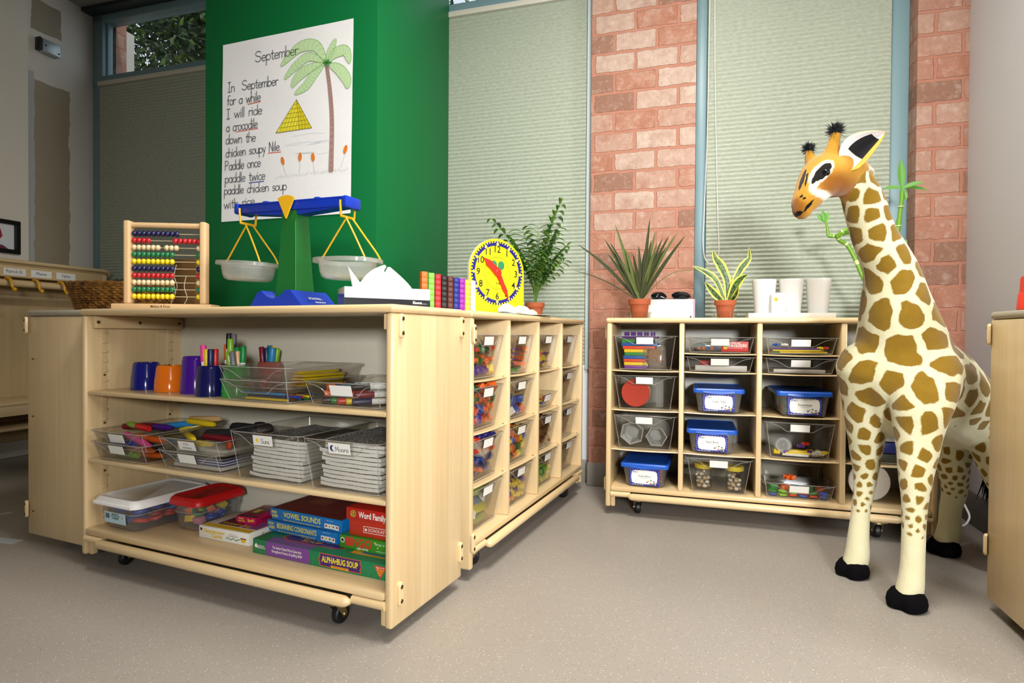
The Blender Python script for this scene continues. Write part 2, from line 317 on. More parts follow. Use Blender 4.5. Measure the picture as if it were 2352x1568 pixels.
for k in range(3): a=2*PI*k/3+0.5; MB().tube([(0,-0.2,0.3),(0.35*math.cos(a),-0.2+0.35*math.sin(a),0.01)],0.009,8).build('leg',BLACKR,t)
# windows: painted metal frames, glass, sill rails
def window(name, x0, x1, zt, jl, jr, z0, yf=0.10, mull=None, ztop=2.93):
    b=MB(); b.rbox(x0,x0+jl,yf,yf+0.08,z0,ztop,0.004); b.rbox(x1-jr,x1,yf,yf+0.08,z0,ztop,0.004)
    b.rbox(x0+jl*0.5,x0+jl+0.012,yf+0.03,yf+0.07,z0,ztop,0.003); b.rbox(x1-jr-0.012,x1-jr*0.5,yf+0.03,yf+0.07,z0,ztop,0.003)
    b.rbox(x0,x1,yf,yf+0.09,z0-0.02,z0+0.03,0.003); b.rbox(x0,x1,yf,yf+0.09,ztop-0.045,ztop+0.02,0.003)
    if mull: b.rbox(x0,x1,yf-0.005,yf+0.07,mull[0],mull[1],0.003)
    w=S_(name,b,FRAMEB); link('pane',MB().box(x0+jl,x1-jr,yf+0.04,yf+0.046,z0+0.03,ztop-0.045).mesh('pane',GLASS),w); return w
window('window_1',-3.4983,-2.2,2.93,0.09,0.06,0.9,0.10,(2.462,2.512))
window('window_2',-1.75,-0.012,2.93,0.06,0.035,0.585,0.10,(2.545,2.60))
window('window_3',0.4914,1.4084,2.93,0.05,0.075,0.585,0.10)
# cellular blinds
def blind(label, x0, x1, z0, z1, y, head):
    t=empty('window_blind',label,'window blind',mat=FW.m(x0,y,z0)); wd=x1-x0; n=int(round((z1-z0)/0.0205)); p=(z1-z0)/n
    fr=[];bk=[]
    for i in range(n+1):
        z=i*p; fr.append((0.0055,z)); bk.append((0.0135,z))
        if i<n: fr+= [(0.001,z+p*0.42),(0.0,z+p*0.5),(0.001,z+p*0.58)]; bk+=[(0.022,z+p*0.5)]
    v=[(0,a,z) for a,z in fr]+[(wd,a,z) for a,z in fr]; m=len(fr); f=[(i,m+i,m+i+1,i+1) for i in range(m-1)]
    b=MB(); b.add(v,f); v=[(0,a,z) for a,z in bk]+[(wd,a,z) for a,z in bk]; m=len(bk); b.add(v,[(i,i+1,m+i+1,m+i) for i in range(m-1)])
    b.build('cellular_fabric',FABR,t,smooth=0)
    MB().rbox(-0.004,wd+0.004,-0.004,0.026,-0.022,0.0,0.003).build('bottom_rail',CARD,t)
    MB().rbox(-0.004,wd+0.004,-0.012,0.034,n*p,n*p+head,0.003).build('headrail',plain('D5D0BF',0.5),t); return t
blind('grey green pleated blind in the dim window left of the green column','window blind' and -3.405,-2.26,0.93,2.432,0.075,0.03)
blind('grey green pleated blind between green column and brick pier',-1.68,-0.05,0.607,2.515,0.078,0.03)
b3=blind('grey green pleated blind with looped cord between the two brick piers',0.545,1.33,0.607,2.87,0.078,0.03)
cd=[(0.012,-0.012,2.26)]
for q in [(0.010,2.0),(0.004,1.2),(-0.008,0.74),(-0.012,0.63)]: cd.append((q[0]*0.9-0.002,-0.016,q[1]))
cd+= [(-0.006,-0.018,0.545),(0.012,-0.019,0.512),(0.034,-0.019,0.510),(0.052,-0.018,0.532),(0.061,-0.017,0.575),(0.052,-0.016,0.78),(0.034,-0.014,1.4),(0.022,-0.012,2.26)]
MB().tube(catmull(cd,4),0.0018,6).build('pull_cord',WHITE,b3)
S_('trim_1',MB().rbox(-0.046,-0.016,0.06,0.10,0.585,2.93,0.003),plain('C9D2D4',0.5,var=0.1))
# green column
gb=MB().rbox(-0.925,0.0,0.0,0.775,0.0,2.955,0.003)
g=link('wall_column',gb.mesh('wall_column',GREEN)); g.matrix_world=FK.M; g['kind']='structure'
# outside: brick return, tree, far wall, ground
tag(link('brick_wall',MB().box(-3.492,-3.40,0.195,0.275,0.0,4.2).mesh('brick_wall',BRICK2),mat=FW.M),'red brick wall end seen outside through the left transom','wall',kind='structure')
S_('ground_outside',MB().box(-14,8,0.46,16,-0.3,-0.15),plain('6E6A5E',0.9))
far=empty('building','pale building far behind the tree outside the left transom','building',mat=FW.m(-7.5,9,-0.15))
MB().box(-4,4,0,3,0,5.2).build('wall',plain('8A7A72',0.9),far)
for i in range(5): MB().box(-3.4+i*1.5,-2.6+i*1.5,-0.05,0.02,2.2,3.8).build('window',plain('E9EEF2',0.3),far)
def tree(name,label,x,y,h,r,n,seed,zc):
    R=random.Random(seed); t=empty(name,label,'tree',mat=FW.m(x,y,-0.15))
    MB().tube([(0,0,0),(0.05,0,h*0.4),(0,0.05,h*0.8)],[0.16,0.12,0.05],10).build('trunk',plain('3A2D22',0.9,0.6,30),t)
    b=MB()
    for i in range(n):
        d=Vector((R.gauss(0,1),R.gauss(0,1),R.gauss(0,1))).normalized()*(R.random()**0.5); k=noise.noise(d*2.3+Vector((seed,0,0)))
        c=Vector((d.x*r,d.y*r*0.8,zc+d.z*r*0.8))*1.0+Vector((k*0.5,0,k*0.4)); s=R.uniform(0.03,0.065); M=Matrix.Rotation(R.uniform(0,6.3),3,Vector((R.gauss(0,1),R.gauss(0,1),R.gauss(0,1))).normalized())
        a=[c+M@Vector(q)*s for q in ((-1,0,0),(0,-0.45,0.1),(1,0,0),(0,0.45,0.1))]; b.add([tuple(q) for q in a],[(0,1,2,3)],R.choice((0,0,1,2)))
    b.build('foliage',[plain('2E4A20',0.7),plain('5E7E2C',0.7),plain('1C3018',0.7)],t,smooth=0); return t
tree('tree','leafy green street tree outside the left transom window',-4.15,2.3,4.4,1.75,24000,3,3.75)
tree('tree','small sunlit tree outside above the middle window',-1.9,4.2,4.6,1.3,2200,8,4.3)
# wall fittings on the left
t=empty('junction_box','small metal electrical box on the stained left wall','electrical box',mat=FW.m(-3.4983,-0.205,2.57))
MB().rbox(0.0,0.05,-0.055,0.055,-0.04,0.04,0.004).build('cover',plain('AEB8B8',0.35,metal=0.6),t)
MB().rbox(0.0,0.042,-0.072,-0.055,-0.035,0.045,0.003).build('side_plate',BLACKR,t)
for dy,dz in ((-0.04,0.0),(0.042,-0.02)): MB().ball((0.051,dy,dz),0.005).build('screw',BLACKR,t)
t=empty('picture_frame','black framed print of a figure in a red cap on left wall','picture frame',mat=FW.m(-3.44,-0.62,1.325))
MB().rbox(0.0,0.02,-0.208,0.208,-0.10,-0.074,0.003).rbox(0.0,0.02,-0.208,0.208,0.074,0.10,0.003).rbox(0.0,0.02,-0.208,-0.178,-0.075,0.075,0.003).rbox(0.0,0.02,0.178,0.208,-0.075,0.075,0.003).build('frame',plain('0C0B0D',0.4),t)
pb=MB().box(0.002,0.006,-0.18,0.18,-0.076,0.076,0)
def blob(pts,mi,o=0.0065): pb.poly([(o,a,b_) for a,b_ in pts],mi)
blob([(-0.06,-0.075),(0.15,-0.075),(0.12,-0.055),(0.05,-0.04),(0.0,-0.045)],1)
blob([(0.02,-0.045),(0.06,-0.04),(0.085,0.0),(0.08,0.04),(0.03,0.06),(-0.03,0.04),(-0.02,-0.02)],2,0.0068)
blob([(0.03,0.0),(0.075,-0.005),(0.10,-0.02),(0.115,0.0),(0.105,0.04),(0.07,0.068),(0.0,0.072),(-0.05,0.05),(0.02,0.04)],3,0.0071)
pb.build('print',[plain('D6D9DA',0.6),plain('6A2A4A',0.7),plain('B88A7A',0.7),plain('9A2733',0.7)],t)
# floor tape
tag(link('floor_tape',MB().box(-0.06,0.048,-0.022,0.022,0.0,0.0008).mesh('floor_tape',plain('B9BDBE',0.5)),None,(-1.83,2.16,0),-0.22),'short strip of pale tape on the floor beside left cabinet end','tape')
tag(link('floor_tape',MB().box(-0.3,0.048,-0.012,0.012,0.0,0.0008).mesh('floor_tape',plain('B9BDBE',0.5)),None,(-2.13,2.465,0),0.95),'thin strip of pale tape on the floor towards the coat rack','tape')
# ------------------------------------------------------------------ maple cabinets
L_=1.219; D_=0.36; T_=0.022
def connector_mb():
    b=MB()
    for dz in (0,):
        pts=[]
        for i in range(13):
            a=PI/2*0+PI*i/12; pts.append((0.0095*math.cos(a),0.021+0.0095*math.sin(a)))
        for i in range(13):
            a=PI+PI*i/12; pts.append((0.0095*math.cos(a),-0.021+0.0095*math.sin(a)))
        b.loft([[(x,0.0,z) for x,z in pts],[(x,-0.006,z) for x,z in pts],[(x*0.75,-0.009,z*0.9) for x,z in pts]],0)
    for z in (-0.018,0.018): b.ball((0,-0.0085,z),0.0058,1,10,6,(1,0.5,1))
    return b
CONN=connector_mb().mesh('connector',[maple('z',1.02,0.5),SCREW])
def caster_meshes():
    f=MB(); f.rbox(-0.028,0.028,-0.025,0.025,0.066,0.072,0.002)
    for s in (-1,1): f.add([(s*0.013,-0.02,0.068),(s*0.013,0.012,0.068),(s*0.013,0.026,0.028),(s*0.013,0.014,0.02),(s*0.0155,-0.02,0.068),(s*0.0155,0.012,0.068),(s*0.0155,0.026,0.028),(s*0.0155,0.014,0.02)],[(0,1,2,3),(4,7,6,5),(0,4,5,1),(1,5,6,2),(2,6,7,3),(3,7,4,0)])
    f.lathe([(0.018,0.058),(0.02,0.062),(0.018,0.067)],16)
    f.tube([(-0.018,0.018,0.0275),(0.018,0.018,0.0275)],0.004,8)
    w=MB(); pr=[(0.012,-0.0105),(0.0225,-0.0105),(0.0262,-0.007),(0.0275,0.0),(0.0262,0.007),(0.0225,0.0105),(0.012,0.0105)]
    rings=[[(z,0.018+r*math.cos(2*PI*j/28),0.0275+r*math.sin(2*PI*j/28)) for j in range(28)] for r,z in pr]; w.loft(rings,0)
    return f.mesh('caster',BRASS), w.mesh('wheel',BLACKR)
CAST,WHEEL=caster_meshes()
def caster(parent,x,y,rz):
    c=link('caster',CAST,parent,(x,y,0),rz); link('wheel',WHEEL,c)
def carcass(fr,label,shelves,backm,conn):
    t=empty('storage_cabinet',label,'cabinet',mat=fr.M)
    link('top_board',MB().rbox(-0.004,L_+0.004,-0.004,D_,0.817,0.838,0.009,0,3).mesh('top_board',MAPL),t)
    for x0 in (0.0,L_-T_): link('side_panel',MB().rbox(x0,x0+T_,0.0,D_,0.035,0.8165,0.0075,0,3).mesh('side_panel',MAPZ),t)
    link('back_panel',MB().box(T_,L_-T_,D_-0.018,D_-0.008,0.10,0.8165).mesh('back_panel',backm),t)
    link('bottom_shelf',MB().rbox(T_,L_-T_,-0.002,D_-0.019,0.103,0.124,0.006).mesh('bottom_shelf',MAPX),t)
    b=MB(); b.tube([(T_,0.004,0.091),(0.105,0.004,0.091)],0.0115,14); b.tube([(L_-0.12,0.004,0.091),(L_-T_+0.003,0.004,0.091)],0.0115,14)
    b.tube([(0.098,-0.010,0.0875),(0.104,-0.011,0.0875),(0.112,-0.012,0.0875),(L_-0.135,-0.012,0.0875),(L_-0.126,-0.011,0.0875),(L_-0.118,-0.009,0.0878)],[0.006,0.011,0.0145,0.0145,0.011,0.006],16)
    b.build('kick_rail',MAPL,t)
    link('rear_rail',MB().rbox(T_,L_-T_,D_-0.04,D_-0.02,0.075,0.102,0.003).mesh('rear_rail',MAPX),t)
    for x,y,rz in ((0.135,0.045,0.25),(L_-0.19,0.022,-0.05),(0.135,D_-0.06,0.8),(L_-0.15,D_-0.06,-0.6)): caster(t,x,y,rz)
    for (M,) in conn: link('connector',CONN,t,mat=M)
    return t
def PX(x,y,z,rz): return (TR(x,y,z)@RZ(rz),)
# --- cabinet with the games (A): connectors on its right end, front and back edges
cA=carcass(FA,'low maple shelf cabinet on casters holding games, in the left foreground',None,LAMIN,
  [PX(L_,0.032,0.785,PI/2),PX(L_,0.345,0.785,PI/2),PX(L_,0.032,0.115,PI/2),PX(L_,0.345,0.115,PI/2)])
for z0,z1 in ((0.557,0.572),(0.336,0.351)): link('shelf',MB().rbox(T_+0.001,L_-T_-0.001,0.006,D_-0.02,z0,z1,0.006,0,3).mesh('shelf',MAPX),cA)
def standard():
    b=MB().box(0,0.003,-0.008,0.008,0.14,0.785)
    for i in range(20): b.rbox(0,0.0085,-0.0085,0.0085,0.15+i*0.032,0.157+i*0.032,0.002)
    for z in (0.3,0.46,0.62): b.ball((0.003,0,z),0.004,1,8,6)
    return b.mesh('shelf_standard',[maple('z',0.95,0.5),SCREW])
SST=standard()
for y in (0.06,0.295): link('shelf_standard',SST,cA,(T_,y,0)); link('shelf_standard',SST,cA,(L_-T_,y,0),PI)
for x in (T_,L_-T_-0.02):
    b=MB().rbox(x,x+0.02,0.02,D_-0.02,0.775,0.8165,0.003)
    for y in (0.03,0.17,0.32): b.ball((x+(0.02 if x<0.5 else 0),y,0.795),0.0055,1,8,6)
    b.build('cleat',[MAPY,SCREW],cA)
link('front_brace',MB().rbox(T_,0.04,0.01,0.03,0.035,0.10,0.004).rbox(L_-0.04,L_-T_,0.01,0.03,0.035,0.10,0.004).mesh('front_brace',MAPZ),cA)
# --- cubby cabinets (B, C)
def cubby(fr,label,conn,extra):
    t=carcass(fr,label,None,plain('C9C6BC',0.5,var=0.04) if extra else LAMIN,conn)
    cols=[(T_,0.297),(0.3175,0.594),(0.615,0.8925),(0.914,L_-T_)]
    for a,b in ((0.297,0.3175),(0.594,0.615),(0.8925,0.914)): link('divider',MB().rbox(a,b,0.004,D_-0.019,0.124,0.8165,0.005).mesh('divider',MAPZ),t)
    for ci,(a,b) in enumerate(cols):
        zs=[0.282,0.45,0.617]+([0.693] if extra and ci in (1,2) else [])
        for z in zs:
            m=MB(); n=10                                        # thin shelves, slightly bowed
            rings=[]
            for i in range(n+1):
                u=i/n; x=a+0.0005+(b-a-0.001)*u; s=-0.0028*math.sin(PI*u)
                rings.append([(x,0.012,z-0.0045+s),(x,0.010,z-0.0025+s),(x,0.012,z+s),(x,D_-0.02,z+s),(x,D_-0.02,z-0.0045+s)])
            m.loft(rings,0); m.box(a+0.006,a+0.009,0.018,0.024,z-0.0005,z+0.0012,1); m.box(b-0.009,b-0.006,0.018,0.024,z-0.0005,z+0.0012,1)
            m.build('cubby_shelf',[MAPX,DARK],t)
    return t
cB=cubby(FB,'maple cubby cabinet of toy bins, standing end-on behind the games cabinet',
  [PX(0.009,-0.0005,0.765,0),PX(0.009,-0.0005,0.12,0)],False)
cC=cubby(FC,'maple cubby cabinet under the blinds, with potted plants on its top',
  [PX(0.0,0.035,0.775,-PI/2),PX(0.0,0.035,0.125,-PI/2)],True)
for t in (cB,cC):
    for x in (T_,L_-T_-0.018): MB().rbox(x,x+0.018,0.012,0.03,0.035,0.10,0.004).build('front_brace',MAPZ,t)
for z in (0.755,): MB().ball((L_-T_-0.001,0.06,z),0.006,0,8,6).build('screw',SCREW,cB)
# --- end panel of the next cabinet at far left (W)
def closed_cabinet(fr,label,x0,x1,y0,y1,conn,topm,holes,panelm):
    t=empty('storage_cabinet',label,'cabinet',mat=fr.M)
    MB().rbox(x0,x1,y0,y0+T_,0.035,0.8165,0.006).build('end_panel',panelm,t)
    MB().rbox(x0,x1,y1-T_,y1,0.035,0.8165,0.006).build('end_panel',panelm,t)
    MB().rbox(x0-0.003,x1+0.003,y0-0.003,y1+0.003,0.817,0.838,0.009,0,3).build('top_board',topm,t)
    MB().box(x0+0.012,x0+0.02,y0+T_,y1-T_,0.10,0.8165).build('back_panel',LAMIN,t)
    MB().rbox(x0+0.021,x1-0.01,y0+T_,y1-T_,0.103,0.124,0.004).build('bottom_shelf',MAPY,t)
    MB().rbox(x0+0.021,x1-0.01,y0+T_,y1-T_,0.45,0.47,0.004).build('shelf',MAPY,t)
    for x in (x0+0.08,x1-0.08):
        for y in (y0+0.09,y1-0.09): caster(t,x,y,0.4)
    for (M,) in conn: link('connector',CONN,t,mat=M)
    if holes:
        b=MB()
        for x,z in holes: b.ball((x,y0-0.0005,z),0.0035,0,8,6)
        b.build('screw_hole',SCREW,t)
    return t
MAPD=maple('z',0.92,0.083,0.9); GREYT=plain('A79E8C',0.5,var=0.08)
closed_cabinet(FA,'maple cabinet with grey top standing end-on, left end of the row',-0.385,-0.025,0.045,0.50,
  [PX(-0.383,0.045,0.785,-0.3),PX(-0.046,0.045,0.785,0.2),PX(-0.383,0.045,0.125,-0.3)],GREYT,[(-0.35,0.665),(-0.055,0.66),(-0.35,0.46),(-0.045,0.45),(-0.35,0.12)],MAPD)
# --- cabinet at the right edge (R): long panel facing the room
t=empty('storage_cabinet','maple cabinet with grey top at the right edge beside the giraffe','cabinet',mat=FR.M)
MB().rbox(0.0,T_,-0.50,0.0,0.035,0.8165,0.006).build('side_panel',maple('z',0.9,0.09),t)
MB().rbox(0.24-T_,0.24,-0.50,0.0,0.035,0.8165,0.006).build('side_panel',MAPZ,t)
MB().rbox(-0.002,0.243,-0.503,0.002,0.817,0.838,0.009,0,3).build('top_board',GREYT,t)
MB().box(T_,0.24-T_,-0.014,-0.006,0.10,0.8165).build('back_panel',LAMIN,t)
MB().rbox(T_,0.24-T_,-0.49,-0.015,0.103,0.124,0.004).build('bottom_shelf',MAPY,t)
for x in (0.06,0.18):
    for y in (-0.42,-0.07): caster(t,x,y,0.3)
for z in (0.775,0.185): link('connector',CONN,t,mat=TR(0.0,-0.006,z)@RZ(-2.1))
# --- red tumbler with markers on that cabinet
t=empty('tumbler','red plastic tumbler at the right edge on the grey-topped cabinet','cup',mat=FR.m(0.062,-0.10,0.838))
MB().lathe([(0.040,0.0),(0.0425,0.004),(0.039,0.045),(0.0365,0.048),(0.035,0.083),(0.033,0.09),(0.030,0.09),(0.0325,0.048),(0.036,0.005)],32).build('cup',plain('D8301E',0.35),t)
def marker_mesh(cap,body,l=0.14,r=0.0078,capl=0.045):
    b=MB(); b.lathe([(r*0.95,0),(r,0.002),(r,l-capl)],12,1); b.lathe([(r*1.12,l-capl),(r*1.12,l-0.002),(r*1.0,l)],12,0); return b
t=empty('fat_marker','thick yellow and green marker standing in the red tumbler','marker',mat=FR.m(0.058,-0.10,0.844)@RX(0.04)@RY(-0.10))
MB().lathe([(0.011,0.0),(0.0115,0.003),(0.0115,0.15)],16).build('barrel',plain('F2C520',0.4),t)
MB().lathe([(0.0095,0.15),(0.009,0.205),(0.008,0.207)],16).build('cap',plain('0F7A4E',0.4),t)
# --- coat rack along the left wall
t=empty('coat_rack','maple coat cubby unit with name cards and yellow hooks, along left wall','coat rack',mat=FW.M)
OL=maple('y',0.95,0.12)
MB().box(-3.43,-3.41,-2.2,-0.06,0.10,1.13).build('back_panel',maple('z',0.8,0.3),t)
MB().rbox(-3.43,-3.21,-2.2,-0.022,1.135,1.158,0.009,0,3).build('top_board',OL,t)
MB().rbox(-3.226,-3.205,-2.2,-0.035,1.068,1.135,0.004).build('name_rail',OL,t)
MB().tube([(-3.20,-2.2,1.158),(-3.20,-0.05,1.158),(-3.21,-0.015,1.15),(-3.225,-0.005,1.135)],0.011,12).build('edge_moulding',OL,t)
MB().tube([(-3.215,-2.2,1.035),(-3.215,-0.05,1.035)],0.02,14).build('hook_rail',OL,t)
MB().rbox(-3.43,-3.20,-0.06,-0.035,0.04,1.13,0.006).build('end_panel',MAPZ,t)
MB().rbox(-3.43,-3.12,-2.2,-0.06,0.345,0.368,0.008).box(-3.13,-3.118,-2.2,-0.06,0.29,0.345).build('bench_board',OL,t)
MB().rbox(-3.43,-3.12,-2.2,-0.06,0.205,0.225,0.008).build('bottom_shelf',OL,t)
for y in (-0.345,-0.490,-0.635,-0.78,-1.2): 
    b=MB().tube(catmull([(-3.205,y,1.06),(-3.17,y,1.055),(-3.155,y,1.03),(-3.15,y,1.005),(-3.135,y,0.995)],3),[0.007]*9+[0.006]*4,8); b.ball((-3.133,y,0.995),0.012,0,10,6); b.build('coat_hook',plain('E2A512',0.4),t)
for y,s,w in ((-0.588,'Patrick D.',0.088),(-0.443,'Mason',0.058),(-0.299,'Nyles',0.048)):
    b=MB().box(-3.2045,-3.2035,y-0.058,y+0.058,1.078,1.118,0); b.text(s,(-3.2035,y,1.099),(0,1,0),(0,0,1),0.018,1,0.0,w); b.build('name_card',[CARD,INK],t,smooth=0)
# --- low table behind with the basket
t=empty('low_table','low table mostly hidden behind the left cabinets, under the basket','table',(-1.76,2.73,0),-0.1)
MB().rbox(-0.19,0.19,-0.14,0.14,0.79,0.812,0.006).build('tabletop',MAPX,t)
for x in (-0.16,0.16):
    for y in (-0.11,0.11): MB().rbox(x-0.015,x+0.015,y-0.015,y+0.015,0.0,0.79,0.003).build('leg',MAPZ,t)
t=empty('wicker_basket','brown woven wicker basket behind the abacus','basket',(-1.765,2.72,0.8125),0.05)
def wicker():
    m,nt,b=base('wicker'); L=nt.links; tc=N(nt,'ShaderNodeTexCoord'); nz=N(nt,'ShaderNodeTexNoise',Scale=45.0,Detail=3.0); L.new(tc.outputs['Object'],nz.inputs['Vector'])
    L.new(mixc(nt,ramp(nt,nz.outputs[0],0.35,0.7),lin('54300F'),lin('A8732E')),b.inputs['Base Color']); b.inputs['Roughness'].default_value=0.4; return m
WK=wicker(); b=MB(); ns=44; nr=15; sy=0.62
for i in range(nr):                                            # horizontal weavers going in and out of the stakes
    u=i/(nr-1); r=0.185+0.05*u; pts=[]
    for j in range(ns*2+1):
        a=2*PI*j/(ns*2); rr=r+0.0045*(1 if (j//1+i)%2 else -1); pts.append((rr*math.cos(a),sy*rr*math.sin(a),0.008+u*0.145))
    b.tube(pts,0.0052,5,0,False)
b.build('woven_side',WK,t)
b=MB()
for j in range(ns):
    a=2*PI*(j+0.25)/ns; b.tube([(0.185*math.cos(a),sy*0.185*math.sin(a),0.004),(0.235*math.cos(a),sy*0.235*math.sin(a),0.158)],0.0035,5)
b.lathe([(0.18,0.002),(0.18,0.008)],40,0,sy=sy); b.build('stakes',WK,t)
b=MB()
for k in range(2): b.tube([((0.237+0.004*math.cos(14*a+k*PI))*math.cos(a),sy*(0.237+0.004*math.cos(14*a+k*PI))*math.sin(a),0.162+0.004*math.sin(14*a+k*PI)) for a in [2*PI*i/140 for i in range(141)]],0.006,6,0,False)
b.build('rim',WK,t)
b=MB(); R=random.Random(5); rings=[]
for i in range(7):
    u=i/6; rings.append([((0.21-0.17*u**1.5)*0.88*math.cos(a)*(1+0.04*math.sin(5*a+i)),0.5*(0.21-0.17*u**1.5)*math.sin(a),0.10+0.085*u**0.6+0.008*math.sin(7*a+2*i)) for a in [2*PI*j/28 for j in range(28)]])
b.loft(rings,0); tag(b.build('folded_cloth',plain('14281E',0.9,0.5,80),None,(-1.765,2.72,0.8125)),'dark green cloth heaped in the wicker basket','cloth')
t=empty('paper_bag','brown paper craft bag with white scribbles behind the abacus','bag',mat=FA.m(0.105,0.315,0.8385,0.2))
b=MB(); b.loft([rrect(0.10,0.05,0.012,0.0),rrect(0.106,0.055,0.012,0.05),rrect(0.108,0.05,0.012,0.12),rrect(0.104,0.045,0.01,0.19)],0,True)
b.build('bag',plain('6B4A1C',0.8,0.4,40),t)
b=MB(); R=random.Random(2)
for k,(x,zz) in enumerate(((-0.03,0.17),(-0.036,0.15),(0.012,0.13))):
    b.tube(catmull([(x,-0.031,zz),(x-0.008,-0.032,zz-0.04),(x+0.004,-0.032,zz-0.08),(x-0.012,-0.032,zz-0.11),(x-0.02,-0.032,zz-0.14)],5),0.0012,5,0)
b.build('scribble',WHITE,t)
# ------------------------------------------------------------------ clear bins
def bin_mb(H, W=0.268, Wb=0.214, Lt=0.30, scoop=True):
    b=MB(); sl=0.02; t=0.0022
    def ring(z,ins=0.0,grow=0.0):
        u=z/H; w=Wb+(W-0.012-Wb)*u; y0=sl*(1-u); y1=Lt-0.006-sl*0.8*(1-u); return rrect(w-2*ins+2*grow,(y1-y0)-2*ins+2*grow,max(0.016-ins+grow,0.004),z,4,0,(y0+y1)/2)
    rings=[ring(0.0,0.006),ring(0.002,0.001),ring(0.006),ring(H*0.5),ring(H-0.004),ring(H-0.004,0,0.006),ring(H-0.0015,0,0.0065),ring(H,0,0.004),ring(H,t),ring(H*0.5,t),ring(0.007,t+0.001),ring(0.0035,0.005)]
    b.loft(rings,0,True)
    rim=[]
    b2=MB(); fy=lambda z: sl*(1-z/H)-0.0016
    if scoop:
        zt=H-0.006; zl=H-0.036; w=W/2-0.02
        for s in (-1,1):
            pts=[(s*w,fy(zt),zt),(s*(w-0.02),fy(zt-0.003),zt-0.003),(s*(w-0.04),fy(zt-0.012),zt-0.012),(s*0.052,fy(zl+0.004),zl+0.004),(s*0.043,fy(zl),zl)]
            b2.tube(catmull(pts,4),0.0009,5)
        b2.tube([(-0.043,fy(zl),zl),(0.043,fy(zl),zl)],0.0011,5)
    # highlights on the moulded rim and front corners, put in as whitish tubes
    b2.tube([ (p[0],p[1],p[2]) for p in ring(H-0.001,0,0.0062)]+[ring(H-0.001,0,0.0062)[0]],0.0010,5,0,False)
    b2.tube([ (p[0],p[1],p[2]) for p in ring(0.004,0.0)]+[ring(0.004,0.0)[0]],0.0012,5,0,False)
    for s in (-1,1): b2.tube([(s*(Wb/2-0.002),sl+0.002,0.004),(s*(W/2-0.010),0.001,H-0.003)],0.0010,5)
    return b,b2
_BIN={}
def bin_mesh(H,W,Wb,Lt,scoop):
    k=(H,W,Wb,Lt,scoop)
    if k not in _BIN:
        b,b2=bin_mb(*k); _BIN[k]=(b.mesh('bin_shell',CLR),b2.mesh('moulded_edge_glint',EDGE))
    return _BIN[k]
HOLD=MB().box(-0.043,0.043,-0.0035,-0.0015,-0.036,0.0).box(-0.043,0.043,-0.0055,-0.0015,-0.002,0.002).mesh('label_pocket',CLRD)
_LB=MB().box(-0.0345,0.0345,-0.0046,-0.0036,-0.032,-0.004).mesh('label_card',CARD)
def bin_(fr,x,y,z,label,H=0.143,W=0.268,Wb=0.214,Lt=0.30,scoop=True,card=True,rz=0.0,group=None,text=None,cardmesh=None,pocket=True):
    t=empty('clear_bin',label,'bin',mat=fr.m(x,y,z,rz),group=group); a,b=bin_mesh(H,W,Wb,Lt,scoop)
    link('bin_shell',a,t); link('moulded_edge_glint',b,t)
    tilt=TR(0,0.0,H-0.002)@RX(math.atan2(0.02,H)*1.0)
    if pocket: p=link('label_pocket',HOLD,t,mat=tilt)
    if card: link('label_card',cardmesh or _LB,t,mat=tilt)
    return t
def card_text(draw):
    b=MB().box(-0.0345,0.0345,-0.0046,-0.0036,-0.032,-0.004,0); draw(b); return b
